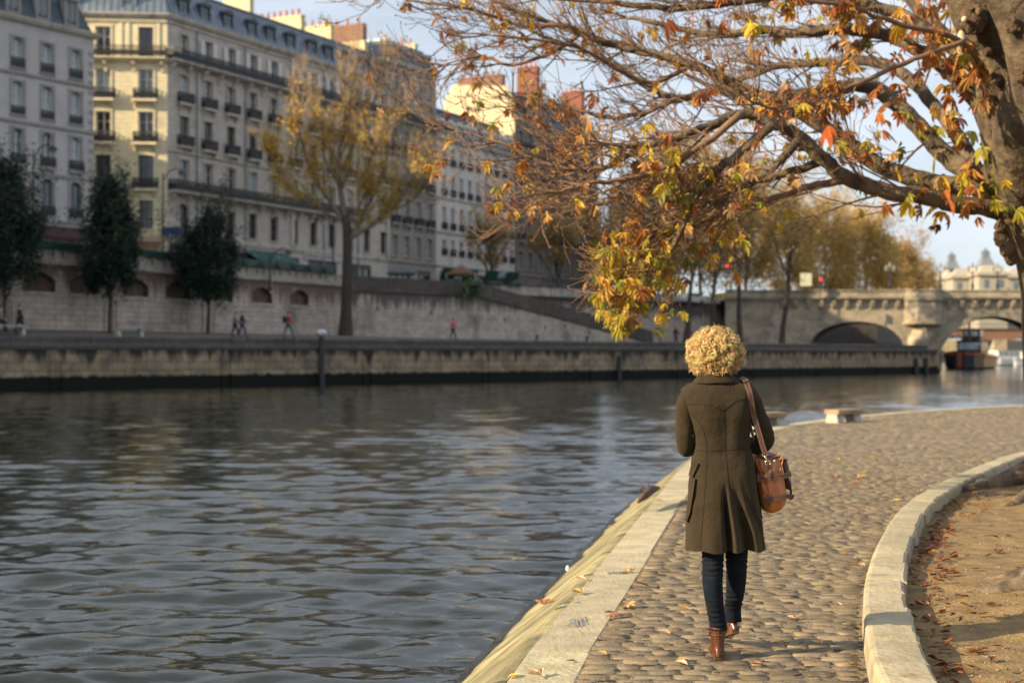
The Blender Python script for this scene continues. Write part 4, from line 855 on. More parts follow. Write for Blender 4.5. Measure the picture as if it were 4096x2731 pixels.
# cafe parasol tents beside the raised stalls
for (px, D, mt, lb) in ((2005, 158, AWNG, 'grey market tent on the street behind the raised bookstalls'), (1845, 150, AWNO, 'brown orange peaked market tent above the embankment wall'), (1610, 148, AWNG, 'small pale tent beside the yellow tree trunk')):
    p = P(px, 1120, D); p.z = STREET; r = thing('market_tent', p, lb, 'tent'); mb = MB(); h = 2.3; a = 1.5
    mb.add([p+Vector(v) for v in ((-a, -a, h), (a, -a, h), (a, a, h), (-a, a, h), (0, 0, h+.9), (-a, -a, h-.25), (a, -a, h-.25), (a, a, h-.25), (-a, a, h-.25))], [[0, 1, 4], [1, 2, 4], [2, 3, 4], [3, 0, 4], [0, 5, 6, 1], [1, 6, 7, 2], [2, 7, 8, 3], [3, 8, 5, 0]]); mb.build('canopy', mt, r)
    first = None
    for q in ((-a, -a), (a, -a), (a, a), (-a, a)):
        if first is None: m_ = MB(); m_.box(-.04, -.04, 0, .04, .04, h); first = m_.build('pole', GREYP, r, loc=(q[0], q[1], 0))
        else: copyob(first, r, (q[0], q[1], 0))
# shop fascia with dark lettering (illegible in the photo: plain strokes)
FAS = mat('shop_fascia', (.42, .40, .38), .6, .1, 2)
mb = MB(); mb.obox(fb.pt(20.8, Z(3.75), .0), fb.U*7.2, fb.N*.12, Vector((0, 0, .75))); fs = mb.build('shop_sign', FAS, None); tag(fs, 'pale shop sign with dark lettering over the shopfronts, left of the yellow tree', 'sign')
mb = MB(); x = 21.1
for wd in [.30, .16, .26, .24, .12, .28, .22, .0, .30, .18, .26, .14, .26, .22, .26, .20]:
    if wd: mb.obox(fb.pt(x, Z(3.93), .125), fb.U*wd*.35, fb.N*.01, Vector((0, 0, .38))); mb.obox(fb.pt(x, Z(3.93+.12*(int(wd*100) % 3)), .125), fb.U*wd, fb.N*.01, Vector((0, 0, .07)))
    x += wd+.11 if wd else .25
mb.build('lettering', IRON, fs)
mb = MB(); p = fb.pt(-.6, Z(4.6), 1.0); mb.box(p.x-.9, p.y-.06, p.z, p.x+.9, p.y+.06, p.z+.7); bs = mb.build('street_sign', AWNB); tag(bs, 'small blue sign at the foot of the sunlit corner', 'sign'); mb = MB(); mb.tube([p+Vector((0, .1, -4.6)), p+Vector((0, .1, .3))], .05, 6); mb.build('post', IRON, bs)
# street lamps on the embankment
GLOBE = mat('lamp_glass', (.22, .23, .21), .2, .1, 3)
def street_lamp(p, h, label, arm=1.7, side=1, group='street lamps along the embankment'):
    p = Vector(p); r = thing('street_lamp', p, label, 'street lamp', group); mb = MB()
    mb.rings([[p+Vector((rr*math.cos(a*math.pi/4), rr*math.sin(a*math.pi/4), z)) for a in range(8)] for z, rr in ((0, .22), (.3, .2), (.5, .11), (1.2, .09), (h*.6, .07), (h, .05))]); mb.build('post', IRON, r)
    mb = MB(); mb.tube([p+Vector((0, 0, h-.7)), p+Vector((side*arm*.3, -.1, h+.1)), p+Vector((side*arm*.7, -.2, h+.35)), p+Vector((side*arm, -.3, h+.2))], .05, 6); mb.build('arm', IRON, r)
    q = p+Vector((side*arm, -.3, h-.05)); mb = MB(); mb.rings([[q+Vector((rr*math.cos(a*math.pi/5), rr*math.sin(a*math.pi/5), z)) for a in range(10)] for z, rr in ((.28, .05), (.22, .16), (.05, .32), (-.02, .33))]); hd = mb.build('lamp_head', IRON, r)
    mb = MB(); mb.ball(q+Vector((0, 0, -.08)), .22, .22, .18, 10, 6); mb.build('lamp_glass', GLOBE, hd, True); return r
def fixlamp(px, D, h, label, side=1, z=STREET):
    p = P(px, 1000, D); p.z = z; return street_lamp(p, h, label, 1.6, side)
fixlamp(134, 108, 9.3, 'lamp post with a curved arm in front of the grey rendered block'); fixlamp(652, 118, 8.8, 'lamp post reaching across the corner of the cream block', 1); fixlamp(1333, 140, 7.0, 'thin lamp post just left of the yellow tree', -1); fixlamp(2330, 160, 7.5, 'lamp post above the ramp parapet'); fixlamp(1080, 119.5, 3.2, 'short wall lamp on the cornice above two niches', 1, CH+5.4)
# lamps on the bridge parapet
blamp = None
for k, (px, h) in enumerate(((3762, 4.1), (3890, 4.2), (3990, 3.8), (3560, 3.8))):
    p = P(px, 1150, 188); p.z = ZC+.2
    if blamp is None:
        r = thing('bridge_lamp', p, 'dark candelabra lamp standing on the bridge', 'street lamp', 'candelabra lamps on the bridge'); mb = MB()
        mb.rings([[p+Vector((rr*math.cos(a*math.pi/4), rr*math.sin(a*math.pi/4), z)) for a in range(8)] for z, rr in ((0, .34), (1.3, .30), (1.5, .16), (2.2, .22), (2.5, .12), (h, .09))]); mb.build('post', IRON, r)
        for q in (-.5, 0, .5):
            mb = MB(); c = p+Vector((q, 0, h+(.35 if q == 0 else 0))); mb.rings([[c+Vector((rr*math.cos(a*math.pi/3), rr*math.sin(a*math.pi/3), z)) for a in range(6)] for z, rr in ((-.05, .12), (.4, .2), (.55, .14), (.7, .03))]); mb.build('lantern', GLOBE, r)
        mb = MB(); mb.tube([p+Vector((-.5, 0, h-.05)), p+Vector((-.25, 0, h-.35)), p+Vector((0, 0, h-.2)), p+Vector((.25, 0, h-.35)), p+Vector((.5, 0, h-.05))], .05, 6); mb.build('arm', IRON, r); blamp = r
    else: o = copy_tree(blamp); o.location = p
# traffic lights and a hanging banner by the bridge approach
REDL = bpy.data.materials.new('red_signal'); REDL.use_nodes = True; b_ = REDL.node_tree.nodes['Principled BSDF']; b_.inputs['Base Color'].default_value = (.6, .02, .02, 1); b_.inputs['Emission Color'].default_value = (1, .02, .03, 1); b_.inputs['Emission Strength'].default_value = 3.5
for (px, py, D, lb) in ((2907, 1062, 150, 'traffic light showing red beside the hanging chestnut leaves'), (3281, 1118, 176, 'small traffic light showing red at the bridge approach')):
    p = P(px, py, D); r = thing('traffic_light', (p.x, p.y, STREET), lb, 'traffic light'); mb = MB(); mb.tube([(p.x, p.y+.15, STREET), (p.x, p.y+.15, p.z+.3)], .06, 8); mb.build('pole', IRON, r)
    mb = MB(); mb.box(p.x-.17, p.y-.1, p.z-.75, p.x+.17, p.y+.12, p.z+.25); mb.build('housing', IRON, r)
    for k, mt in enumerate((REDL, GLASSD, GLASSD)):
        m_ = MB(); m_.rings([[(p.x+.11*math.cos(a*math.pi/6), y, p.z-.28*k+.11*math.sin(a*math.pi/6)) for a in range(12)] for y in (p.y-.10, p.y-.14)]); m_.build('signal_lamp', mt, r)
BAN = mat('pale_banner', (.60, .60, .42), .8, .1, 3)
p = P(3224, 1118, 178); r = thing('banner', (p.x, p.y, ZC), 'pale square panel on a post over the bridge end', 'sign'); mb = MB(); mb.box(p.x-.7, p.y-.05, p.z-.8, p.x+.7, p.y+.05, p.z+.8); mb.build('panel', BAN, r); mb = MB(); mb.tube([(p.x, p.y+.1, ZC+.2), (p.x, p.y+.1, p.z+.5)], .06, 6); mb.build('post', IRON, r)
# parked cars behind the parapets
def car(p, ang, col, label):
    r = thing('parked_car', p, label, 'car'); r.rotation_euler = (0, 0, ang); pm = mat('car_paint', col, .3, .05, 1, coat=.6)
    prof = [(-2.1, .35), (-2.15, .75), (-1.9, .95), (-1.35, 1.02), (-.85, 1.42), (.6, 1.46), (1.25, 1.05), (2.0, .9), (2.12, .6), (2.05, .32)]
    mb = MB(); mb.rings([[(x, y, z if abs(y) < .7 or z < 1.0 else z) for x, z in prof] for y in (-.82, .82)]); mb.build('body', pm, r, loc=(0, 0, 0))
    mb = MB(); mb.rings([[(x, y, z) for x, z in ((-1.25, 1.03), (-.82, 1.36), (.55, 1.40), (1.1, 1.05))] for y in (-.84, .84)]); mb.build('windows', GLASSD, r, loc=(0, 0, 0))
    w0 = None
    for x in (-1.35, 1.35):
        for y in (-.78, .78):
            if w0 is None: m_ = MB(); m_.rings([[(.32*math.cos(a*math.pi/6), yy, .32*math.sin(a*math.pi/6)) for a in range(12)] for yy in (-.1, .1)]); w0 = m_.build('wheel', IRON, r, loc=(x, y, .32))
            else: copyob(w0, r, (x, y, .32))
for k, (px, D, col, lb) in enumerate(((1500, 141, (.5, .5, .5), 'silver car parked behind the yellow tree trunk'), (1710, 150, (.03, .035, .05), 'dark car parked beside the market tents'), (2250, 168, (.35, .35, .37), 'grey car behind the green railing'), (2590, 176, (.04, .05, .1), 'dark blue car near the traffic light'), (3030, 186, (.02, .02, .025), 'black car crossing onto the bridge'), (2760, 178, (.45, .44, .42), 'pale car behind the hanging chestnut leaves'))):
    p = P(px, 1130, D); p.z = STREET+.01; car(p, R(45), col, lb)
# mooring posts on the far quay wall, and pale stone benches on its edge
for (px, top, bot, wd, lb) in ((1276, 1338, 1545, .34, 'black mooring post with a pale cap against the far quay wall'), (2466, 1420, 1512, .3, 'short dark fender post on the quay wall left of the woman'), (3655, 1432, 1500, .42, 'dark fender post near the downstream end of the far quay'), (3695, 1432, 1500, .42, 'dark fender post next to the corner of the far quay')):
    k = (px-CX)/F; t = (31.5+k*87.4)/(.957-k); p = Qp(t)-NQ*.32; D = p[1]; z1 = CH+(HY-top)/F*D; r = thing('mooring_post', v3(p, WZ), lb, 'post', None); mb = MB(); mb.tube([v3(p, -1.6), v3(p, z1)], wd*.62, 10); mb.build('shaft', IRON, r)
    if top < 1400: mb = MB(); mb.ball(v3(p, z1+.1), .42, .42, .30, 10, 6); mb.build('cap', mat('pale_cap', (.5, .5, .48), .7, .2, 4), r, True)
PALES = mat('pale_cast_stone', (.38, .36, .31), .85, .15, 4, .005, 30)
def bench(p, ang, ln, h, label, mt=PALES, mt2=None, dep=.42):
    r = thing('stone_bench', p, label, 'bench'); r.rotation_euler = (0, 0, ang); mb = MB(); mb.rings([[(x, y*dep/2, z) for y, z in ((-1, h-.10), (-1.0, h-.015), (-.95, h), (.95, h), (1, h-.015), (1, h-.10))] for x in (-ln/2, ln/2)]); mb.build('seat', mt2 or mt, r, loc=(0, 0, 0)); f0 = None
    for x in (-ln/2+.13, ln/2-.13):
        if f0 is None: m_ = MB(); m_.rings([[(a*.12, b_*dep*.40*k, z) for a, b_ in ((-1, -1), (1, -1), (1, 1), (-1, 1))] for z, k in ((-.05, 1.1), (.03, 1.05), (h*.6, .85), (h-.1, 1.0))]); f0 = m_.build('leg', mt, r, loc=(x, 0, 0))
        else: copyob(f0, r, (x, 0, 0))
    return r
WOODB = mat('weathered_bench_seat', (.27, .20, .13), .8, .25, 5, stretch=(1, 8, 1))
p = G(3375, 1688); bench((p.x, p.y, 0), R(38), .88, .30, 'low bench with two pale legs on the quay edge, clear of the woman', PALES, WOODB)
p = G(3075, 1703); bench((p.x-.05, p.y, 0), R(33), .85, .30, 'low bench half hidden behind the right sleeve of the woman', PALES, WOODB)
for (px, py, ln, lb) in ((90, 1352, 2.9, 'pale low rail bench at the frame edge of the far promenade'), (600, 1335, 2.0, 'pale slab bench between the two dark green trees'), (2215, 1352, 1.8, 'pale stone block seat on the far quay under the ramp'), (2420, 1358, 1.6, 'small pale seat on the far quay left of the leaning trunks')):
    k = (px-CX)/F; t = (31.5+k*87.4)/(.957-k); p = Qp(t)+NQ*2.6; bench(v3(p, walk_z(*p)), math.atan2(UQ[1], UQ[0]), ln, .6, lb, PALES, None, .6)
# boats beyond the bridge
HULL = mat('black_hull', (.02, .022, .028), .4, .2, 2); REDP = mat('orange_red_paint', (.30, .055, .02), .5, .15, 2); CABW = mat('boat_white', (.7, .7, .7), .4, .08, 2); MAST = mat('brown_mast', (.10, .04, .03), .6, .2, 3)
def boat(c, ln, bm, h, ang, hull, label, cabin, stripe=None, mast=False, hullname='hull'):
    r = thing('moored_boat' if not mast else 'river_tug', c, label, 'boat'); r.rotation_euler = (0, 0, ang); ws = [(0, .25), (.06, .62), (.2, .95), (.5, 1), (.85, .92), (1, .6)]
    def ring(u, w_, z0, z1, zz=0): x = (u-.5)*ln; b = bm/2*w_; sh = h*(.35*(1-u)**3); return [(x, -b*.7, -.4), (x, -b, z0), (x, -b*1.04, z1+sh), (x, b*1.04, z1+sh), (x, b, z0), (x, b*.7, -.4)]
    mb = MB(); mb.rings([ring(u, w_, .2, h) for u, w_ in ws]); mb.build('hull', hull, r, loc=(0, 0, 0))
    if stripe:
        mb = MB()
        mb.rings([[(( u-.5)*ln, s*bm/2*w_*1.09, z+h*.35*(1-u)**3) for s, z in ((-1, h*.70), (-1, h*.90), (1, h*.90), (1, h*.70))] for u, w_ in ws]); mb.build('hull_stripe', stripe, r, loc=(0, 0, 0))
        mb = MB(); mb.box(-ln/2-.12, -.35, .2, -ln/2+.3, .35, h*1.25); mb.build('stem_post', stripe, r, loc=(0, 0, 0))
    mb = MB()
    for (x0, x1, y, z0, z1, _) in cabin: mb.box(x0, -y, z0, x1, y, z1); mb.box(x0-.2, -y-.15, z1, x1+.2, y+.15, z1+.12)
    mb.build('cabin', CABW if not mast else HULL, r, loc=(0, 0, 0)); mb = MB()
    for (x0, x1, y, z0, z1, n_) in cabin:
        for k in range(n_): a = x0+.3+(x1-x0-.6)*k/n_; mb.box(a, -y-.03, z0+(z1-z0)*.45, a+(x1-x0)/n_*.6, y+.03, z1-.2)
        mb.box(x0-.03, -y+.3, z0+(z1-z0)*.45, x0+.1, y-.3, z1-.2)
    mb.build('cabin_windows', GLASSB, r, loc=(0, 0, 0))
    if mast:
        mb = MB(); mb.tube([(-1.5, 0, h), (-1.5, 0, h+6.2)], [.28, .16], 8); mb.build('mast', MAST, r, loc=(0, 0, 0)); mb = MB(); mb.tube([(-1.0, 0, h+.3), (-1.0, 1.9, h+3.6)], .1, 6); mb.tube([(-1, 0, h+.3), (-1, -1.9, h+3.2)], .1, 6); mb.build('derrick', MAST, r, loc=(0, 0, 0))
        mb = MB(); mb.rings([[(3+.55*math.cos(a*math.pi/6), .55*math.sin(a*math.pi/6), z) for a in range(12)] for z in (h+2, h+4.2)]); mb.build('funnel', REDP, r, loc=(0, 0, 0))
        mb = MB()
        for s_ in (-1, 1): mb.tube([(-6, s_*1.5, h+1.9), (0, s_*2.2, h+1.7), (6, s_*2.2, h+1.7)], .05, 5)
        mb.build('guard_rail', CABW, r, loc=(0, 0, 0))
    return r
p = P(3885, 1462, 236); boat((p.x, p.y, WZ), 20, 6.4, 2.1, R(62), HULL, 'black tug with an orange red bow band, seen through the big arch', [(-2, 5, 1.9, 2.0, 4.4, 5), (0, 3, 1.4, 4.5, 6.4, 3)], REDP, True)
p = P(4050, 1440, 300); boat((p.x, p.y, WZ), 15, 4, 1.3, R(20), CABW, 'white cabin boat moored past the black tug', [(-5, 5, 1.6, 1.2, 3.0, 7)]); p = P(4150, 1442, 290); boat((p.x, p.y, WZ), 11, 3.6, 1.2, R(20), CABW, 'smaller white boat moored next to the frame edge', [(-3, 3, 1.4, 1.1, 2.7, 5)])
# palace pavilions on the skyline
PALE = stonemat('distant_pale_stone', (1, 0), (.36, .33, .27), (.33, .30, .25), (.44, .39, .31), 4, 2, .02, var=.1, bump=.0); DOME = mat('distant_slate_dome', (.16, .18, .21), .6, .2, .2)
def pavilion(x0, x1, ytop, ybase, D, domes, label):
    a, b_ = P(x0, ybase, D), P(x1, ytop, D); r = thing('palace_pavilion', (a.x, D, 7.6), label, 'building'); w0 = None; mb = MB(); mb.box(a.x, D, 7.5, b_.x, D+30, b_.z); mb.box(a.x-.8, D-.8, b_.z-1.3, b_.x+.8, D+30.8, b_.z-.4); mb.build('body', PALE, r)
    n_ = max(2, int((b_.x-a.x)/5))
    for k in range(n_):
        for zz in range(2):
            lc = ((b_.x-a.x)*(k+.35)/n_, -.15, b_.z-5.2-6*zz-7.6)
            if w0 is None: mb = MB(); mb.box(0, 0, 0, 1.5, .25, 2.6); w0 = mb.build('window', GLASS, r, loc=lc)
            else: copyob(w0, r, lc)
    mb = MB(); mb.rings([[(x, y, b_.z-.4) for x, y in ((a.x-.3, D-.3), (b_.x+.3, D-.3), (b_.x+.3, D+30), (a.x-.3, D+30))], [(x, y, b_.z+2.2) for x, y in ((a.x+2, D+2), (b_.x-2, D+2), (b_.x-2, D+28), (a.x+2, D+28))]]); mb.build('roof', PALE, r)
    for (xc, yt, wpx, sty) in domes:
        c = P(xc, yt, D); wd = wpx/F*D/2; h = c.z-b_.z; mb = MB(); prof = [(0, 1.25), (.10, 1.2), (.28, .92), (.45, .72), (.50, .55), (.52, .60), (.60, .58), (.74, .55), (.76, .65), (.80, .5), (.88, .3), (.94, .12), (1., .05)]
        mb.rings([[(c.x+wd*k*sx, D+6+wd*k*sy, b_.z+2+(h-2)*f) for sx, sy in ((-1, -1), (1, -1), (1, 1), (-1, 1))] for f, k in prof]); mb.build('roof_lantern', DOME, r)
pavilion(3812, 3905, 1098, 1145, 480, [(3828, 1000, 44, 0)], 'pale palace wing with a slender slate dome on the skyline')
pavilion(3916, 4030, 1086, 1145, 470, [(3966, 985, 48, 0)], 'pale palace pavilion with the tallest slate dome, near the tree trunk')
pavilion(4032, 4220, 1098, 1145, 500, [(4140, 1020, 26, 0)], 'low pale palace wing running behind the tree trunk')
pavilion(3700, 3808, 1120, 1145, 520, [], 'low pale wing left of the palace domes')
# ================================================================ TREES
def vn(v): return np.array(v, float)
def unit(v): n = math.sqrt(v[0]**2+v[1]**2+v[2]**2); return v/n if n > 1e-9 else v
def bend_path(g, p, d, ln, n_, wob, lift):
    pts = [p]; d = unit(d)
    for k in range(n_): d = unit(d+g.randn(3)*wob+vn((0, 0, lift))); p = p+d*ln/n_; pts.append(p)
    return pts, d
def leaf_cards(P_, size, g, cols, droop=.3, m=None):
    """loose leaf-sized diamonds at points P_"""
    n = len(P_); a = g.randn(n, 3); a /= np.linalg.norm(a, axis=1)[:, None]; a[:, 2] *= .6; b = g.randn(n, 3); b -= a*(a*b).sum(1)[:, None]; b /= np.linalg.norm(b, axis=1)[:, None]
    s = size*(.6+g.rand(n)*.8)[:, None]; q = np.stack([P_-a*s*.5, P_+b*s*.30-a*s*.05, P_+a*s*.5-vn((0, 0, 1))*s*droop*.3, P_-b*s*.30-a*s*.05], 1)
    V = q.reshape(-1, 3); Fc = np.arange(4*n).reshape(n, 4); ci = g.choice(len(cols), n, p=[c[1] for c in cols]); C = vn([c[0] for c in cols])[ci]*(1+g.randn(n)*.14)[:, None]
    return V, Fc, np.repeat(C, 4, 0)
def mesh_np(name, V, Fc, C, mt, parent, smooth=False):
    off = vn(wloc(parent)) if parent else np.zeros(3); me = bpy.data.meshes.new(name); me.from_pydata((V-off).tolist(), [], Fc.tolist() if hasattr(Fc, 'tolist') else Fc)
    if C is not None:
        at = me.color_attributes.new('col', 'FLOAT_COLOR', 'POINT'); at.data.foreach_set('color', np.c_[np.clip(C, 0, 1), np.ones(len(C))].astype('f').ravel())
    if smooth: me.polygons.foreach_set('use_smooth', [True]*len(me.polygons))
    me.materials.append(mt); me.update(); o = bpy.data.objects.new(name, me); sc.collection.objects.link(o)
    if parent: o.parent = parent
    return o
FOL = mat('foliage', (1, 1, 1), .55, .18, 3, attr=True, trans=.38, spec=.3); FOLD = mat('dark_foliage', (1, 1, 1), .5, .2, 3, attr=True, trans=.2, spec=.35)
BARKD = mat('dark_bark', (.055, .043, .034), .9, .3, 4, .02, 14); TWIGP = mat('pale_twigs', (.36, .25, .16), .8, .25, 3); TWIGB = mat('brown_twigs', (.19, .12, .075), .8, .25, 3)
def tree(base, h, r0, crown, nleaf, lsize, cols, label, seed, bark=BARKD, twig=TWIGB, fol=FOL, fork=.35, spread=.6, nb=9, lean=(0, 0), group=None, low=0., upward=.10, ntw=5, leafz=None, name='tree', fill=0.):
    """crown = (rx, ry, rz, centre height); limbs fork at fork*h, twigs end inside the crown"""
    g = np.random.RandomState(seed); root = thing(name, base, label, 'tree', group); base = vn(base); rx, ry, rz, cz = crown
    top = base+vn((lean[0], lean[1], h*.72)); tr = MB(); K = 7; tp = [base+(top-base)*k/K+vn((math.sin(k*1.3+seed)*.05*h*.1, math.cos(k)*.03*h*.1, 0)) for k in range(K+1)]
    tr.tube([base-vn((0, 0, .3))]+tp, [r0*1.35]+[r0*(1.12 if k == 0 else 1)*(1-.8*k/K) for k in range(K+1)], 9); tr.build('trunk', bark, root, True)
    lm, tw = MB(), MB(); tips = []
    for k in range(nb):
        f = fork+(1-fork)*k/nb*1.15; f = min(f, .98); p = base+(top-base)*f; an = k*2.4+g.rand(); tgt = base+vn((lean[0], lean[1], cz))+vn((math.cos(an)*rx*spread, math.sin(an)*ry*spread, rz*(.1+.85*g.rand()-(.5 if g.rand() < .3 else 0))))
        d = tgt-p; ln = np.linalg.norm(d); pts, dd = bend_path(g, p, d, ln, 6, .12, .05); rr = r0*.42*(1.1-f*.6); lm.tube(pts, [rr*(1-.78*i/6) for i in range(7)], 6)
        for j in range(ntw):
            q = pts[2+int(g.rand()*4.99)]; d2 = unit(q-(base+vn((lean[0], lean[1], cz-rz*.6))))+g.randn(3)*.55+vn((0, 0, upward*4)); l2 = (rx+rz)*.26*(.6+g.rand()*.8); p2, d3 = bend_path(g, q, d2, l2, 5, .16, upward); lm.tube(p2, [rr*.30*(1-.8*i/5) for i in range(6)], 5); tips += p2[2:]
            for _ in range(4):
                q3_ = p2[1+int(g.rand()*4.99)]; p4, _d = bend_path(g, q3_, d2+g.randn(3)*.6+vn((0, 0, upward*3)), l2*.5*(.5+g.rand()), 4, .18, upward*1.2); tw.tube(p4, [max(rr*.10, .012)*(1-.6*i/4) for i in range(5)], 4); tips += p4[1:]
    lm.build('limbs', bark, root, True); tw.build('twigs', twig, root)
    T = vn(tips); 
    if fill > 0:                                                     # dense crown: clumps through the volume with gaps
        nc = int(90*fill); cl = g.randn(nc, 3); cl /= np.linalg.norm(cl, axis=1)[:, None]; cl *= (.35+.65*g.rand(nc)**.5)[:, None]; cl[:, 2] = np.where(cl[:, 2] < -.5, cl[:, 2]*.8, cl[:, 2])
        prof = 1-.45*np.clip(cl[:, 2], 0, 1); T = np.r_[T, base+vn((lean[0], lean[1], cz))+cl*vn((rx, ry, rz))*np.c_[prof, prof, np.ones(nc)]]
        idx = len(tips)+g.randint(0, nc, nleaf) if True else 0; idx = np.where(g.rand(nleaf) < .8, idx, g.randint(0, len(tips), nleaf)); Pp = T[idx]+g.randn(nleaf, 3)*vn((rx, ry, rz))*.105
    else:
        wt = np.exp(-((T[:, 2]-(base[2]+(leafz[0] if leafz else cz)))/(leafz[1] if leafz else rz*2))**2) if True else 1; wt = wt*(g.rand(len(T)) < .62); wt /= wt.sum(); Pp = T[g.choice(len(T), nleaf, p=wt)]+g.randn(nleaf, 3)*lsize*.9
    V, Fc, C = leaf_cards(Pp, lsize, g, cols); mesh_np('foliage', V, Fc, C, fol, root); return root
DG = [((.013, .034, .019), .5), ((.022, .050, .026), .35), ((.008, .020, .013), .15)]
YL = [((.70, .46, .05), .5), ((.55, .34, .04), .25), ((.38, .32, .05), .15), ((.6, .27, .06), .1)]
YB = [((.66, .48, .15), .45), ((.56, .37, .13), .3), ((.44, .33, .15), .25)]
OB = [((.46, .31, .12), .4), ((.54, .38, .14), .3), ((.32, .24, .11), .3)]
def onwalk(px, D): p = P(px, 1400, D); return (p.x, p.y, walk_z(p.x, p.y))
for (px, D, wm, z0, z1, sd_, lb) in ((20, 93, 2.7, 1.6, 11.2, 3, 'dark green evergreen tree cut by the frame edge on the far quay'), (440, 101, 2.25, 1.9, 10.8, 4, 'dark green evergreen tree on the far quay below the sunlit end wall'), (832, 111, 2.45, 1.5, 9.9, 5, 'dark green evergreen tree on the far quay, nearer the strolling couple')):
    b_ = onwalk(px, D); t_ = tree(b_, z1*.95, .13, (wm, wm, (z1-z0)/2, (z1+z0)/2), 26000, .20, DG, lb, sd_, fol=FOLD, fork=.25, spread=.5, nb=12, fill=1.3, group='young evergreens on the far quay', upward=.05)
    st_ = MB()
    for q in ((-.45, .1), (.45, -.1), (.05, .45)): st_ = MB(); st_.tube([(b_[0]+q[0], b_[1]+q[1], b_[2]-.1), (b_[0]+q[0], b_[1]+q[1], b_[2]+2.1)], .045, 5); st_.build('tree_stake', TWIGB, t_)
b_ = onwalk(1387, 127.5)
# the tall half-bare yellow tree
def poplar():
    g = np.random.RandomState(21); root = thing('autumn_tree', b_, 'tall autumn tree with yellow leaves and a bare pale twiggy top on the far quay', 'tree'); D = 127.5
    def pp(x, y, dd=0): return vn(P(x, y, D+dd))
    tr = MB(); tr.tube([pp(1380, 1375), pp(1382, 1340), pp(1385, 1250), pp(1388, 1120), pp(1390, 1000), pp(1388, 920), pp(1382, 860)], [.85, .68, .52, .46, .42, .40, .38], 12); tr.build('trunk', BARKD, root, True)
    lm, tw = MB(), MB(); tips = []
    main = [([(1385, 900), (1362, 760), (1355, 640), (1372, 520), (1385, 420), (1378, 330), (1366, 250)], .30, 0), ([(1390, 960), (1440, 930), (1520, 880), (1600, 800), (1650, 720), (1690, 600)], .22, -1), ([(1380, 900), (1330, 820), (1260, 720), (1215, 600), (1190, 480), (1168, 350)], .20, 1),
            ([(1360, 700), (1400, 620), (1440, 500), (1500, 400), (1520, 300), (1545, 230)], .17, 1.5), ([(1362, 740), (1300, 640), (1290, 520), (1240, 420), (1215, 300)], .15, -2), ([(1400, 950), (1470, 830), (1530, 700), (1570, 560), (1610, 430)], .17, 2.5),
            ([(1375, 880), (1300, 850), (1200, 790), (1120, 700), (1080, 610)], .13, -1.5), ([(1372, 560), (1400, 470), (1415, 380), (1420, 280), (1425, 190)], .12, 0), ([(1560, 840), (1640, 810), (1700, 740), (1740, 640)], .10, 0), ([(1385, 900), (1450, 800), (1480, 650), (1560, 500), (1640, 400)], .12, -2.)]
    for path, r, dd in main:
        pts = [p for p in catmull([pp(x, y, dd*(i/len(path))) for i, (x, y) in enumerate(path)], 5)]; n_ = len(pts); lm.tube(pts, [r*(1-.85*i/n_) for i in range(n_)], 7)
        for j in range(n_*2):
            i = 4+int(g.rand()*(n_-5)); ax = unit(pts[min(i+1, n_-1)]-pts[i-1]); d = ax+g.randn(3)*.55+vn((0, 0, .45)); l2 = (1.2+g.rand()*2.2)*(1.25-.5*i/n_); p2, _ = bend_path(g, pts[i], d, l2, 5, .13, .13); lm.tube(p2, [max(r*.22, .03)*(1-.7*k/5) for k in range(6)], 5); tips += p2[2:]
            for _ in range(3):
                q = p2[1+int(g.rand()*4.99)]; p3, _ = bend_path(g, q, d+g.randn(3)*.4+vn((0, 0, .3)), .8+g.rand()*1.5, 4, .12, .14); tw.tube(p3, [.022, .018, .015, .012, .009], 4); tips += p3[1:]
    lm.build('limbs', mat('grey_limb_bark', (.20, .15, .11), .9, .3, 3), root, True); tw.build('twigs', TWIGP, root)
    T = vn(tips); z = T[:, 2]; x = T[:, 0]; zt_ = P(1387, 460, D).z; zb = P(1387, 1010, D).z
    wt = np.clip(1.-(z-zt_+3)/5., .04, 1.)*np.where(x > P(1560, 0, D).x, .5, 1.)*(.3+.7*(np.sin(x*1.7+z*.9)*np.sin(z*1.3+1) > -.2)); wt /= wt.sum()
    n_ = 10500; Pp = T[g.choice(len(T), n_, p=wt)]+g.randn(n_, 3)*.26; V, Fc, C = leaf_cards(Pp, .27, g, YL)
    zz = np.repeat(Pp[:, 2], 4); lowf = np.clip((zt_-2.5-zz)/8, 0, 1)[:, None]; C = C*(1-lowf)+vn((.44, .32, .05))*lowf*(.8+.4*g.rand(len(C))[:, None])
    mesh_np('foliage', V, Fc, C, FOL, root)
poplar()
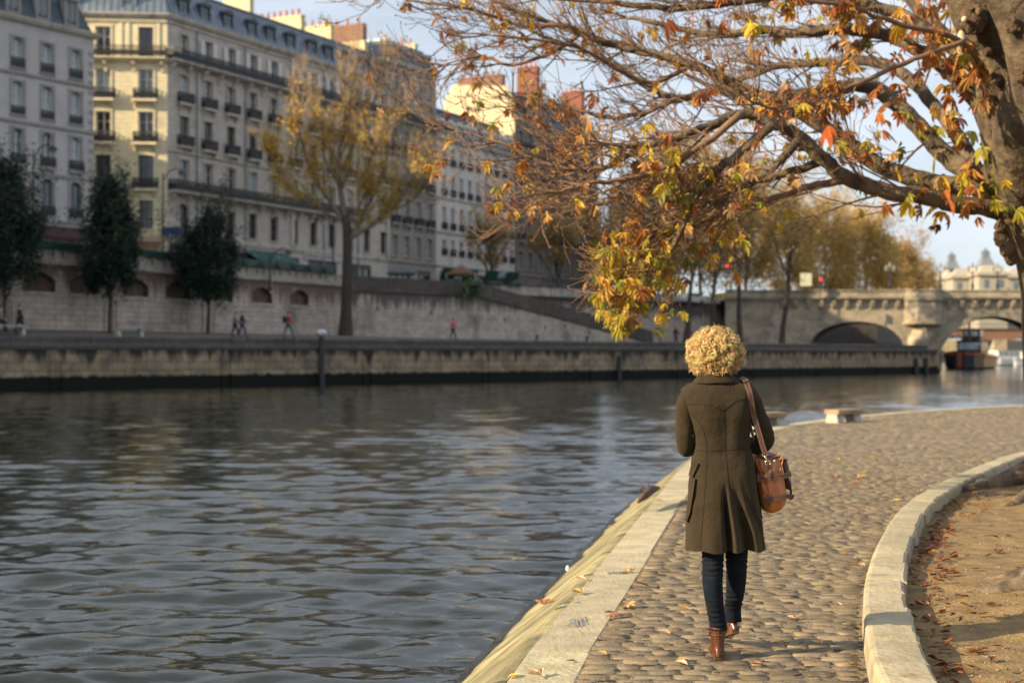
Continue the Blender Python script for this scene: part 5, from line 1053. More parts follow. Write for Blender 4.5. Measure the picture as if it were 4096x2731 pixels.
# autumn trees along the street and the lower quay downstream
k_ = 0
for (px, D, ytop, wpx, cols, nl, zb, lb) in (
    (1965, 165, 850, 130, OB, 3510, STREET, 'small sparse brown tree in front of the white block'),
    (2230, 178, 870, 170, OB, 6084, STREET, 'low brown green street tree before the dark block'),
    (2400, 190, 760, 220, OB, 7020, STREET, 'brown street tree half behind the hanging chestnut twigs'),
    (2590, 205, 640, 260, OB, 7488, STREET, 'broad brown street tree right of the brick stack'),
    (2800, 214, 520, 300, OB, 7488, STREET, 'tall bare brown tree behind the traffic light'),
    (2985, 226, 590, 260, OB, 7020, STREET, 'tall brown tree above the bridge approach'),
    (3150, 236, 740, 240, YB, 6552, STREET, 'yellow brown tree over the small traffic light'),
    (3300, 244, 800, 240, YB, 7956, STREET, 'yellow tree over the first bridge arch'),
    (3460, 252, 835, 230, YB, 8892, STREET, 'bright yellow rounded tree over the bridge parapet'),
    (3590, 270, 960, 190, OB, 6084, STREET, 'brown thinning tree at the end of the treeline over the bridge'),
    (3680, 300, 1040, 150, OB, 3510, STREET, 'last low brown tree of the row before the palace domes')):
    p = P(px, 1130, D); h = (P(px, ytop, D).z-zb); wd = wpx/F*D/2*1.15; k_ += 1
    tree((p.x, p.y, zb), h, .28, (wd*1.1, wd*1.1, h*.47, h*.52), nl*3 if D > 200 else nl, .42 if D > 200 else .30, cols, lb, 40+k_, fill=1.1 if D > 200 else 0, fork=.22, nb=11, spread=.75, ntw=6, group='autumn trees along the downstream quay', upward=.14, twig=TWIGP if cols is YB else TWIGB)
for (px, py, D, lx, lb) in ((2742, 1390, 158, .9, 'leaning dark trunked quay tree, closest to the small walking group'), (2852, 1390, 161, .2, 'straight dark trunked quay tree behind the blond head'), (2962, 1388, 165, -.3, 'broad trunked quay tree just right of the blond head'), (3128, 1385, 166, .9, 'slim leaning quay tree beside the first bridge arch')):
    p = P(px, 1400, D); z = walk_z(p.x, p.y); k_ += 1
    tree((p.x, p.y, z), 17., .36, (4.2, 4.2, 5.5, 13.2), 3200, .36, OB, lb, 70+k_, fork=.55, nb=9, lean=(lx*1.4, 0), ntw=6, group='quay trees before the bridge', upward=.12)
p = P(1886, 1158, 141); sh = thing('hanging_bush', p, 'small dark bush growing out of the wall at the top of the ramp', 'bush'); g = np.random.RandomState(9)
V, Fc, C = leaf_cards(vn(p)+g.randn(2600, 3)*vn((.55, .25, .55)), .16, g, DG); mesh_np('foliage', V, Fc, C, FOLD, sh)

# ---------------------------------------------------------------- the big horse chestnut
ORG = vn([(.52, .25, .06), (.45, .18, .045), (.58, .34, .09), (.33, .13, .045), (.62, .43, .20), (.40, .22, .08)]); YEL = vn([(.68, .47, .05), (.62, .48, .06), (.62, .36, .06), (.42, .42, .06)]); GRN = vn([(.34, .38, .07), (.46, .46, .08), (.64, .52, .08), (.24, .30, .07)])
LT = vn([(0, 0, 0), (.28, -.10, .012), (.30, 0, -.012), (.28, .10, .012), (.64, -.19, .02), (.66, 0, -.02), (.64, .19, .02), (.86, -.12, 0), (.87, 0, -.02), (.86, .12, 0), (1, 0, -.03)])
LF = [[0, 1, 2], [0, 2, 3], [1, 4, 5, 2], [2, 5, 6, 3], [4, 7, 8, 5], [5, 8, 9, 6], [7, 10, 8], [8, 10, 9]]
class Leaves:
    def __init__(s): s.V = []; s.F = []; s.C = []; s.n = 0
    def leaflet(s, o, d, up, ln, c, g, curl=.25):
        d = unit(d); sd_ = unit(np.cross(d, up)+1e-6); nn = np.cross(sd_, d); t = LT*ln; cu = curl*(LT[:, 0]**2)*ln; w_ = .75+.5*g.rand()
        fold = abs(LT[:, 1])*ln*(.2+.9*g.rand())
        v = o+t[:, :1]*d+t[:, 1:2]*w_*sd_+(t[:, 2:3]+fold[:, None])*nn-cu[:, None]*vn((0, 0, 1)); s.V.append(v); s.F += [[i+s.n for i in f] for f in LF]; s.n += 11
        cc = c*(1+g.randn()*.12); s.C.append(np.clip(cc*(1-.22*LT[:, :1])+vn((.05, -.02, -.01))*LT[:, :1], 0, 1))
    def palm(s, p, g, size, c, droop=.7, nl=None):
        """one horse-chestnut leaf: five to seven leaflets fanned from the end of a stalk"""
        nl = nl or (7 if g.rand() < .5 else 5); ax = g.randn(3)*vn((1, 1, .35)); ax = unit(ax-vn((0, 0, droop))); side = unit(np.cross(ax, g.randn(3))); up = np.cross(side, ax)
        for k in range(nl):
            a = (k-(nl-1)/2)*R(38)*(.8+.4*g.rand()); d = ax*math.cos(a)+side*math.sin(a)-vn((0, 0, .25*g.rand())); ln = size*(1-.10*abs(k-(nl-1)/2))*(.8+.4*g.rand()); s.leaflet(p, d, up, ln, c, g, .15+.5*g.rand())
    def build(s, name, mt, parent): return mesh_np(name, np.concatenate(s.V), s.F, np.concatenate(s.C), mt, parent, False)
LEAFM = mat('chestnut_leaf', (1, 1, 1), .5, .22, 14, attr=True, trans=.45, spec=.35)
CBARK = mat('chestnut_bark', (.125, .092, .058), .9, .45, 2.6, .045, 11, stain=((.055, .038, .026), 4.2, .48, .60, (1, 1, .5)))  # bark's dark patches also stand in for dapple shadow, put into its colour
KNOTM = mat('burr_bark', (.10, .062, .035), .95, .5, 9, .05, 22); TWC = mat('chestnut_twig', (.18, .105, .06), .8, .3, 8)
CUTM = mat('pruned_wood', (.50, .42, .28), .85, .2, 12)
def chestnut():
    g = np.random.RandomState(4); K = 1.7415; base = vn((6.12, 16.0, .02)); root = thing('horse_chestnut_tree', base, 'big horse chestnut with knotted bark and orange yellow leaves arching over the river', 'tree')
    def pd(x, y, D): return vn(P(x*K, y*K, D))
    # trunk: two fused stems
    tp = [base+vn((.25, 0, -.2)), base+vn((.18, 0, .12)), base+vn((.10, 0, .5)), pd(2424, 700, 15.6), pd(2420, 600, 15.4), pd(2392, 500, 15.2), pd(2362, 400, 15.), pd(2338, 280, 14.8), pd(2312, 160, 14.6), pd(2275, 60, 14.4), pd(2235, -60, 14.2), pd(2200, -200, 14.)]
    rr = [.66, .50, .40, .375, .40, .43, .42, .39, .37, .36, .34, .31]; pts = catmull(tp, 10); rad = np.interp(np.linspace(0, 1, len(pts)), np.linspace(0, 1, len(rr)), rr); V = MB(); rs = []
    for k, p in enumerate(pts):
        row = []
        for i in range(36):
            a = 2*math.pi*i/36; d = vn((math.cos(a), math.sin(a), 0)); q = Vector((d[0]*1.3, d[1]*1.3, p[2]*.7)); bump_ = .10*mnoise.noise(q)+.05*mnoise.noise(q*3)+.020*mnoise.noise(q*9)
            fl = .22*max(0, 1-k/14)*(1 if math.sin(a*5) > 0 else .3); row.append(Vector(p+d*rad[k]*(1+bump_+fl)))
        rs.append(row)
    V.rings(rs, True); V.build('trunk', CBARK, root, True)
    V = MB(); t2 = [pd(2428, 660, 15.45), pd(2395, 520, 15.1), pd(2362, 400, 14.7), pd(2356, 300, 14.2), pd(2385, 180, 13.8), pd(2360, 60, 13.6), pd(2300, -60, 13.5)]; V.tube(catmull(t2, 6), np.interp(np.linspace(0, 1, 37), [0, .35, 1], [.30, .34, .24]), 16); V.build('second_stem', CBARK, root, True)
    # burrs and pruning scars on the side facing us
    kc = MB()
    for (x, y, D, r) in ((2235, 45, 14.05, .13), (2212, 62, 14.12, .08), (2328, 56, 13.4, .08), (2350, 170, 13.6, .08), (2288, 180, 14.35, .07), (2306, 225, 14.4, .06), (2300, 250, 14.42, .05), (2342, 235, 14.35, .07), (2350, 400, 14.5, .13), (2344, 350, 14.45, .11), (2355, 300, 14.4, .10), (2300, 545, 15.0, .085), (2312, 570, 15.0, .08), (2322, 592, 15.1, .07), (2298, 520, 14.9, .06), (2318, 505, 14.85, .05), (2270, 120, 14.2, .05), (2325, 140, 14.0, .05)):
        kb = MB(); kb.ball(pd(x, y, D), r, r*.55, r*1.15, 14, 9, fn=lambda d: 1+.30*mnoise.noise(d*2.2+Vector((x, y, 0)))+.20*mnoise.noise(d*6))
        for _ in range(int(r*90)): q = pd(x, y, D)+unit(g.randn(3))*r*.9; q[1] = min(q[1], pd(x, y, D)[1]+.02); kb.ball(q, r*.18*(1+g.rand()), nu=6, nv=4)
        kb.build('bark_burr', KNOTM, root, True)
    kc.ball(pd(2208, 100, 14.02), .05, .04, .13, 12, 8); kc.ball(pd(2215, 45, 13.95), .03, .03, .03, 8, 6); kc.build('pruning_scars', CUTM, root, True)
    rt = MB()
    for a, ln in ((R(190), 1.5), (R(235), 1.9), (R(150), 1.2), (R(275), 1.4)):
        pr = [base+vn((math.cos(a)*ln*f, math.sin(a)*ln*f, .30*(1-f)**2-.02)) for f in (.15, .3, .5, .75, 1)]; rt.tube(pr, [.22, .17, .12, .08, .04], 9)
    rt.build('surface_roots', CBARK, root, True)
    limbs = [  # (display-pixel path, depth start, depth end, r0, r1)
        ([(2345, 520), (2280, 478), (2200, 470), (2130, 452), (2040, 440), (1950, 412), (1895, 370), (1838, 315), (1780, 285), (1700, 262), (1640, 285), (1560, 315), (1480, 335), (1390, 335)], 15.2, 14.0, .155, .02),
        ([(2330, 450), (2250, 428), (2170, 425), (2100, 410), (2030, 385), (1965, 342), (1905, 302), (1840, 262), (1760, 232), (1680, 190), (1590, 150), (1500, 125), (1400, 100), (1310, 70), (1200, 30)], 15.1, 16.5, .165, .02),
        ([(2330, 420), (2240, 400), (2175, 360), (2110, 290), (2050, 232), (1990, 196), (1930, 200), (1850, 215), (1750, 220), (1660, 205), (1560, 225), (1470, 190), (1380, 130)], 15., 17.6, .17, .02),
        ([(2250, 400), (2190, 300), (2130, 225), (2060, 160), (1980, 140), (1900, 145), (1800, 150), (1720, 175), (1640, 200), (1560, 160)], 15.2, 18.6, .12, .02),
        ([(2310, 300), (2230, 220), (2160, 150), (2060, 90), (1950, 65), (1840, 78), (1740, 70), (1640, 82), (1540, 60), (1440, 40)], 14.8, 16, .12, .02),
        ([(2300, 360), (2260, 270), (2225, 180), (2175, 90), (2110, 20), (2050, -40)], 15, 17.5, .14, .06),
        ([(2290, 200), (2190, 110), (2080, 40), (1960, 5), (1820, -10), (1680, 5), (1540, 20), (1400, 5), (1250, -5)], 14.6, 15.4, .11, .018),
        ([(2262, 165), (2200, 92), (2080, 60), (1960, 20), (1850, 2), (1720, -20)], 14.2, 12.6, .030, .012),
        ([(2215, 96), (2120, 128), (2010, 176), (1920, 215), (1860, 240), (1790, 250), (1735, 240)], 13.6, 12.4, .028, .010),
        ([(1838, 315), (1800, 360), (1740, 410), (1680, 450), (1610, 480), (1540, 520), (1470, 560), (1410, 610)], 14.4, 14.2, .05, .012),
        ([(1780, 285), (1700, 350), (1640, 400), (1590, 470), (1560, 540), (1520, 600), (1470, 650), (1425, 715)], 14.1, 13.8, .05, .012),
        ([(1950, 412), (1860, 430), (1780, 455), (1700, 475), (1640, 500), (1580, 530), (1530, 570)], 14.8, 14.6, .045, .010),
        ([(1700, 262), (1620, 330), (1540, 380), (1450, 410), (1360, 420), (1290, 440)], 14., 13.6, .04, .010),
        ([(1895, 370), (1800, 400), (1700, 420), (1580, 440), (1480, 440), (1370, 470), (1300, 470)], 14.8, 15.3, .05, .010),
        ([(1560, 225), (1480, 260), (1400, 270), (1320, 250), (1240, 250), (1180, 230)], 16.8, 17.2, .035, .010),
        ([(1330, 80), (1270, 120), (1180, 150), (1100, 130), (1020, 150)], 16.4, 16.8, .03, .008),
        ([(1400, 100), (1300, 60), (1200, 60), (1080, 20), (960, 5), (880, -20)], 16.2, 16.2, .03, .008),
        ([(1480, 335), (1400, 380), (1320, 390), (1240, 370), (1150, 330), (1040, 300)], 14.1, 14.1, .03, .007),
        ([(1590, 150), (1500, 190), (1420, 160), (1330, 110), (1220, 90), (1120, 80)], 16, 15.5, .03, .008)]
    lf = Leaves(); tw = MB(); big = []; first = True
    def leafcol(p):
        x, z, D = p[0], p[2], p[1]; px = x/D*F+CX; py = HY-(z-CH)/D*F
        u = g.rand(); green = 1 if (py > 930 and px > 2300) else 0; mid = 1 if (py > 480 and px > 2600) else 0
        if green: pal = GRN if u < .46 else (YEL if u < .82 else ORG)
        elif mid: pal = YEL if u < .50 else (ORG if u < .85 else GRN)
        else: pal = ORG if u < .74 else YEL
        return pal[g.randint(len(pal))], green
    def zone(p):
        px = p[0]/p[1]*F+CX; py = HY-(p[2]-CH)/p[1]*F
        if py > 1310 or (px < 2370 and py > 860): return 0
        if py > 900: return .55 if px < 2950 else .05
        if px > 3000 and py < 620: return .26
        if 2650 < px < 3450 and py > 640: return .20
        if py < 430: return .07
        return .14
    def twig(p, d, ln, r, lev, dens):
        px_ = p[0]/p[1]*F+CX; py_ = HY-(p[2]-CH)/p[1]*F
        if (px_ > 2980 and py_ > 930) or py_ > 1270 or (px_ < 2360 and py_ > 960): return
        n_ = 5; pts, dd = bend_path(g, p, d, ln, n_, .11, .035 if lev < 2 else .11)
        if HY-(pts[-1][2]-CH)/pts[-1][1]*F > 1310: return
        tw.tube(pts, [max(r*(1-.75*i/n_), .0032) for i in range(n_+1)], 5 if lev < 2 else 4)
        if lev < 3:
            for j in range((3, 3, 2)[lev]):
                i = 1+int(g.rand()*(n_-.01)); ax = unit(pts[i]-pts[i-1]); d2 = ax+g.randn(3)*vn((.30, .45, .38)); twig(pts[i], d2, ln*(.48+.3*g.rand()), r*.45, lev+1, dens)
        else: 
            if g.rand() < zone(pts[-1]):
                for _ in range(1+int(g.rand()*1.9)):
                    c, gr = leafcol(pts[-1]); q = pts[-1]+g.randn(3)*.03-vn((0, 0, .05)); tw.tube([pts[-1], (pts[-1]+q)/2+vn((0, 0, .01)), q], .002, 3, False); lf.palm(q, g, .062+.055*g.rand(), c, .5+.8*g.rand())
            elif g.rand() < .5: tw.ball(pts[-1], .009, .009, .014, 5, 3)       # fat sticky bud
    for li, (path, D0, D1, r0_, r1_) in enumerate(limbs):
        n_ = len(path); pts = catmull([pd(x, y, D0+(D1-D0)*i/(n_-1)) for i, (x, y) in enumerate(path)], 5); M = len(pts); m_ = MB()
        if r0_ > .08: r0_ *= .70
        m_.tube([p+g.randn(3)*.006 for p in pts], [r1_+(r0_-r1_)*(1-i/(M-1))**.8 for i in range(M)], 12 if r0_ > .08 else 7); m_.build('limb', CBARK if r0_ > .045 else TWC, root, True)
        drop = li in (9, 10); thick = li < 7
        cnt = int(M*(.40 if thick else .56)*(1.5 if drop else 1)); 
        for j in range(cnt):
            f = (.22 if thick else .06)+g.rand()*(.78 if thick else .94); i = min(M-2, int(f*(M-1))); ax = unit(pts[i+1]-pts[max(i-1, 0)]); d = ax*1.0+g.randn(3)*vn((.25, .50, .42))+vn((-.12, 0, -.10 if drop else .0))
            fx = pts[i][0]/pts[i][1]*F+CX; dens = (.24 if drop else .085); ln = (.55+g.rand()*.75)*(1.15-.45*f)*(1 if r0_ > .05 else .72)
            fy = HY-(pts[i][2]-CH)/pts[i][1]*F
            if fx < 2950 and fy < 600: dens *= .40
            elif fx > 3050 and fy < 500: dens *= 1.5
            if fx > 3750: ln *= .5
            if li in (7, 8): ln *= .3
            if j % 3 == 0 and li > 14: dens *= .5
            twig(pts[i], d, ln, .016 if r0_ > .05 else .012, 0 if g.rand() < .62 else 1, dens)
        for _ in range(3): twig(pts[-1], unit(pts[-1]-pts[-3])+g.randn(3)*.3, .6, .012, 1, .2)
    # a few clearly read leaves close to the lens side
    for (x, y, D, c, ln, nl) in ((1532, 44, 9.6, (.36, .13, .06), .105, 3), (1592, 38, 9.6, (.40, .17, .07), .10, 2), (2210, 430, 14.4, (.55, .48, .06), .16, 6), (2168, 440, 14.4, (.50, .18, .05), .17, 5), (1900, 290, 13.6, (.6, .16, .04), .15, 3), (2160, 516, 15.3, (.20, .10, .05), .09, 3), (2180, 500, 15.3, (.20, .10, .05), .08, 3), (2140, 518, 15.3, (.18, .10, .05), .07, 3)):
        p = pd(x, y, D); lf.palm(p, g, ln, vn(c), 1.6, nl)
    tw.tube([pd(1535, 48, 9.6), pd(1545, 25, 9.6), pd(1560, 8, 9.7), pd(1600, -12, 9.8), pd(1660, -40, 10)], [.003, .004, .005, .007, .010], 5); tw.tube([pd(1592, 40, 9.6), pd(1575, 15, 9.65), pd(1560, 8, 9.7)], .004, 5)
    for _ in range(170):                                              # orange tufts low on the thick limbs
        path = limbs[g.randint(0, 7)]; q = path[0]; i = g.randint(0, 5); x, y = q[min(i, len(q)-1)]; p = pd(x+g.randn()*35, y+g.randn()*26, path[1]+g.randn()*.4-.1); c, _ = leafcol(p); lf.palm(p, g, .10+.04*g.rand(), c, .6)
    tw.build('twigs', TWC, root); lf.build('foliage', LEAFM, root)
    print('chestnut twig verts', len(tw.v), 'leaf verts', lf.n)
chestnut()
# a second trunk stands just outside the frame; its flare and roots reach in
def neartree():
    base = Vector((3.95, 8.9, .0)); root = thing('horse_chestnut_tree', base, 'neighbouring trunk mostly out of frame, its root flare reaching in at the lower right corner', 'tree'); mb = MB(); rs = []
    for k in range(26):
        z = -.1+k*.25; row = []
        for i in range(40):
            a = 2*math.pi*i/40; d = Vector((math.cos(a), math.sin(a), 0)); fl = .45*math.exp(-max(z, 0)/.16)*(max(0, math.cos((a-R(200))*2.5))**2+.25)
            row.append(Vector((base.x+.35*z*.1, base.y, z))+d*(.42+fl*.75+.03*mnoise.noise(Vector((d.x*2, d.y*2, z*1.2)))+.012*mnoise.noise(Vector((d.x*9, d.y*9, z*5)))))
        rs.append(row)
    mb.rings(rs, True); mb.build('trunk', CBARK, root, True); mb = MB()
    for a, ln in ((R(178), 1.05), (R(215), 1.1), (R(240), 1.0), (R(150), 1.)): mb.tube([base+Vector((math.cos(a)*(.3+ln*f), math.sin(a)*(.3+ln*f), .22*(1-f)**1.6-.02)) for f in (0, .2, .4, .6, .8, 1)], [.18, .13, .10, .075, .055, .03], 9)
    mb.build('surface_roots', CBARK, root, True)
    g = np.random.RandomState(8); lm = MB(); lf = Leaves()
    for k in range(7):
        a = k*.9; pts, _ = bend_path(g, vn((base.x+.2, base.y, 4.2+k*.3)), vn((abs(math.cos(a))+.1, math.sin(a), .9)), 3.5, 7, .1, .02); lm.tube(pts, [.13*(1-.8*i/7) for i in range(8)], 7)
        for j in range(14): p = pts[2+g.randint(6)]+g.randn(3)*.4; lf.palm(p, g, .14, ORG[g.randint(5)], .7)
    lm.build('limbs', CBARK, root, True); lf.build('foliage', LEAFM, root)
neartree()
# ---------------------------------------------------------------- fallen leaves
def groundleaf(kind, g):
    lf = Leaves(); s_ = .048+.035*g.rand()
    if kind == 0: lf.leaflet(np.zeros(3), vn((1, 0, .03)), vn((0, 0, 1)), s_*1.5, vn((1, 1, 1)), g, .12)
    elif kind == 1:
        for a in (-.8, 0, .7): lf.leaflet(np.zeros(3), vn((math.cos(a), math.sin(a), .05)), vn((0, 0, 1)), s_*1.1, vn((1, 1, 1)), g, .1)
    else:
        for a in (-1.2, -.5, .2, .9): lf.leaflet(np.zeros(3), vn((math.cos(a), math.sin(a), .12)), vn((0, 0, 1)), s_, vn((1, 1, 1)), g, -.1)
    return lf
gl_ = np.random.RandomState(17)
LC1 = {'ochre': (.48, .30, .10), 'rust': (.30, .13, .06), 'pale': (.50, .34, .21), 'yellow': (.58, .42, .10)}
lmats = {k: mat('fallen_leaf_'+k, v, .6, .3, 20, .002, 60, trans=.2) for k, v in LC1.items()}; protos = {}
def put_leaf(x, y, z, colr, where, group, big=1.):
    kind = gl_.randint(3); key = (kind, colr)
    if key not in protos:
        lf = groundleaf(kind, gl_); V = np.concatenate(lf.V); me = bpy.data.meshes.new('fallen_leaf'); me.from_pydata(V.tolist(), [], lf.F); me.materials.append(lmats[colr]); protos[key] = me
    o = bpy.data.objects.new('fallen_leaf', protos[key]); sc.collection.objects.link(o); o.location = (x, y, z+.012); o.rotation_euler = (gl_.randn()*.12, gl_.randn()*.12, gl_.rand()*6.28); s_ = (.75+.5*gl_.rand())*big; o.scale = (s_, s_, s_)
    tag(o, f"{ {'ochre':'ochre','rust':'rust brown','pale':'pale tan','yellow':'bright yellow'}[colr] } dry leaf fallen on {where}", 'leaf', group)
cols_ = list(LC1)
for (px, py) in ((2080, 2705), (2165, 2710), (2390, 2612), (2432, 2470), (2460, 2455), (2500, 2428), (2520, 2292), (2300, 2405), (2330, 2378), (2175, 2425), (2260, 2650), (2580, 2345), (2640, 2345), (2345, 2325), (2450, 2110), (2510, 2020), (2620, 2000)):
    p = G(px, py); ed = edge_x(p.y); wh = ('the pale coping', 'leaves on the quay coping') if p.x < ed else ('the setts near the woman', 'leaves on the setts'); put_leaf(p.x, p.y, 0, cols_[gl_.randint(4)], *wh, 1.0)
for (px, py, c) in ((2712, 2437, 'ochre'), (2700, 2655, 'pale'), (3380, 2660, 'yellow'), (3340, 2412, 'pale'), (3395, 2255, 'rust'), (3430, 2262, 'pale'), (3290, 2582, 'pale'), (3445, 2500, 'pale'), (3475, 2610, 'rust'), (3450, 2310, 'rust'), (3400, 2215, 'ochre'), (2620, 2530, 'pale'), (3240, 2005, 'yellow'), (3595, 2005, 'yellow'), (3460, 2015, 'rust'), (3345, 1925, 'pale'), (3430, 1933, 'rust'), (3560, 1985, 'ochre'), (3420, 2240, 'pale'), (3180, 2480, 'pale'), (3050, 2665, 'rust')):
    p = G(px, py); put_leaf(p.x, p.y, 0, c, 'the setts between the woman and the kerb', 'leaves on the setts')
for k in range(46):
    px = 3150+gl_.rand()*900; py = 1660+gl_.rand()**1.2*520; p = G(px, py)
    if p.x < kerb_x(min(p.y, 33))-.1 and p.x > edge_x(min(p.y, 50))+.2: put_leaf(p.x, p.y, 0, cols_[gl_.randint(4)], 'the open setts farther along the quay', 'leaves scattered along the quay', 1.15)
# leaf litter heaped behind the kerb and thinly over the earth
lf = Leaves(); g = np.random.RandomState(33)
for k in range(760):
    if k < 560: s = 1.6+g.rand()**1.1*20; p_, nn = kerb(s); q = p_+nn*(.27+abs(g.randn())*.16)
    else: q = np.array((kerb_x(0)+0, 0)); y = 5+g.rand()**1.5*15; q = np.array((kerb_x(y)+.4+g.rand()*4.5, y))
    z = earth_z(q[0], q[1])+.008+abs(g.randn())*.008*(1 if k < 560 else .3)
    c = (ORG[g.randint(4)]*.30+vn((.07, .035, .018)))*(.7+g.rand()*.5); a = g.rand()*6.28
    for _ in range(1+g.randint(3)): a += g.randn()*.7; lf.leaflet(vn((q[0], q[1], z)), vn((math.cos(a), math.sin(a), .22*g.rand())), vn((0, 0, 1)), .035+.045*g.rand(), c, g, -.15*g.rand())
o = lf.build('leaf_litter', mat('litter_leaf', (1, 1, 1), .7, .25, 15, attr=True, trans=.15), None); tag(o, kind='stuff')
# pebbles, twigs on the earth
mb = MB()
for k in range(900):
    y = 4.5+g.rand()**1.4*10; x = kerb_x(y)+.3+g.rand()*3.6; z = earth_z(x, y); r = .0025+.005*g.rand(); mb.ball((x, y, z+r*.4), r*1.3, r, r*.8, 5, 3)
for k in range(70):
    y = 4.8+g.rand()**1.3*9; x = kerb_x(y)+.3+g.rand()*3.2; z = earth_z(x, y)+.008; a = g.rand()*3; l_ = .05+.16*g.rand(); mb.tube([(x, y, z), (x+math.cos(a)*l_*.5, y+math.sin(a)*l_*.5, z+.006), (x+math.cos(a+.2)*l_, y+math.sin(a+.2)*l_, z)], .0028, 4, c=(.35, .22, .15))
tag(mb.build('gravel_debris', mat('gravel', (.36, .27, .17), .9, .3, 20, attr=True)), kind='stuff')
# ================================================================ THE WOMAN
S_ = 785.; YF = 7.25                                                 # photo pixels per metre at her distance
def wp(x, y, d=0.): return Vector(((x-CX)/S_, YF+d, (2638-y)/S_))
def wq(x, y, d=0.): return P(x, y, YF+d)
def ell(cx, y, hw, hd, d=0., n=64, p=2.3, fn=None):
    """one horizontal ring, cx and half-width hw in photo pixels, half-depth hd in metres"""
    out = []
    for i in range(n):
        a = 2*math.pi*i/n; c, s = math.cos(a), math.sin(a); c_ = math.copysign(abs(c)**(2/p), c); s_ = math.copysign(abs(s)**(2/p), s)
        q = wp(cx+c_*hw, y, d+s_*hd)
        if fn: q = fn(q, a)
        out.append(q)
    return out
# ---- body: one continuous skinned figure (mostly under her clothes)
J = {}
def j(k, x, y, d, r): J[k] = (wp(x, y, d), r)
j('pelvis', 2885, 1960, .02, (.10, .07)); j('waist', 2890, 1800, .03, (.07, .045)); j('chest', 2885, 1680, .03, (.09, .055)); j('collar', 2874, 1575, .02, (.08, .05)); j('neck', 2862, 1510, .01, .05); j('nape', 2860, 1468, .015, .05)
j('skull', 2860, 1420, .02, .075); j('crown', 2860, 1375, .03, .068)
E = [('pelvis', 'waist'), ('waist', 'chest'), ('chest', 'collar'), ('collar', 'neck'), ('neck', 'nape'), ('nape', 'skull'), ('skull', 'crown')]
for s, pts in (('l', [(2770, 1592, 0, .034), (2738, 1700, .0, .026), (2744, 1786, .03, .022), (2788, 1786, .16, .020), (2836, 1742, .30, .021), (2846, 1730, .345, .026)]),
               ('r', [(2990, 1590, 0, .034), (3042, 1690, .0, .026), (3062, 1765, .03, .022), (3010, 1782, .16, .020), (2938, 1742, .30, .021), (2926, 1730, .345, .026)])):
    prev = 'collar'
    for k, (x, y, d, r) in enumerate(pts): nm = s+'a%d' % k; j(nm, x, y, d, r); E.append((prev, nm)); prev = nm
    for f, (fx, ln) in enumerate(((-.030, .062), (-.012, .072), (.006, .068), (.022, .054))):   # four fingers curled round a phone
        x, y, d, _ = pts[-1]; sg = 1 if s == 'l' else -1; p = prev
        for q, (u, dz, r) in enumerate(((.030, .01, .009), (.030+ln*.5, .012, .0085), (.030+ln*.8, .036, .0075), (.030+ln*.72, .058, .007))):
            nm = f'{s}f{f}{q}'; J[nm] = (wp(x, y, d)+Vector((sg*u*.8, .012+u*.25, dz-fx)), r); E.append((p, nm)); p = nm
    p = prev
    for q, (u, dz) in enumerate(((.02, .02), (.036, .045), (.046, .066))): nm = f'{s}t{q}'; J[nm] = (wp(pts[-1][0], pts[-1][1], pts[-1][2])+Vector((sg*u*.6, -.028, dz)), .0095-.001*q); E.append((p, nm)); p = nm
for s, pts in (('l', [(2846, 2010, 0, .078), (2850, 2230, .0, .05), (2852, 2320, .0, .040), (2858, 2440, .01, .030), (2872, 2560, .04, .022), (2873, 2605, .08, .020), (2872, 2618, .16, .016)]),
               ('r', [(2930, 2010, .02, .078), (2944, 2200, .10, .05), (2944, 2300, .14, .040), (2938, 2400, .20, .032), (2931, 2480, .27, .022), (2928, 2515, .31, .020), (2922, 2550, .38, .016)])):
    prev = 'pelvis'
    for k, (x, y, d, r) in enumerate(pts): nm = s+'l%d' % k; J[nm] = (wq(x, y, d)+(Vector((0, .03, 0)) if k == 0 else Vector((0, 0, 0))), r*(.6 if k == 0 else 1)); E.append((prev, nm)); prev = nm
vs, fs = skin(J, E, 1); SKIN = mat('skin', (.62, .38, .27), .5, .08, 6, sss=.1)
mb = MB(); mb.add(vs, fs)
def face(d):                                                          # brow, nose, cheeks, chin on the far side of the head
    k = 1.
    if d.y > 0: k += .16*math.exp(-((d.x/.13)**2+((d.z+.12)/.22)**2))+.05*math.exp(-((d.x/.5)**2+((d.z+.72)/.2)**2))-.05*math.exp(-(((abs(d.x)-.34)/.14)**2+((d.z-.08)/.10)**2))+.03*math.exp(-((d.x/.28)**2+((d.z+.48)/.06)**2))
    return k
mb.ball(wp(2860, 1408, .035), .074, .092, .112, 28, 20, fn=face)
for s in (-1, 1): mb.ball(wp(2860+s*58, 1412, .03), .008, .02, .03, 8, 6)
person = mb.build('person', SKIN, None, True, base=(wp(2874, 2638).x, YF+.1, 0)); woman = person
tag(person, 'woman seen from behind, curly blond hair, olive coat, dark jeans and brown ankle boots', 'person')
EYE = mat('eye', (.75, .75, .72), .2, .05); LIP = mat('lip', (.5, .16, .13), .4, .1)
mb = MB(); 
for s in (-1, 1): mb.ball(wp(2860+s*20, 1404, .112), .011, .010, .008, 10, 6)
mb.build('eyes', EYE, person, True); mb = MB(); mb.ball(wp(2860, 1452, .120), .022, .009, .006, 12, 5); mb.build('lips', LIP, person, True)
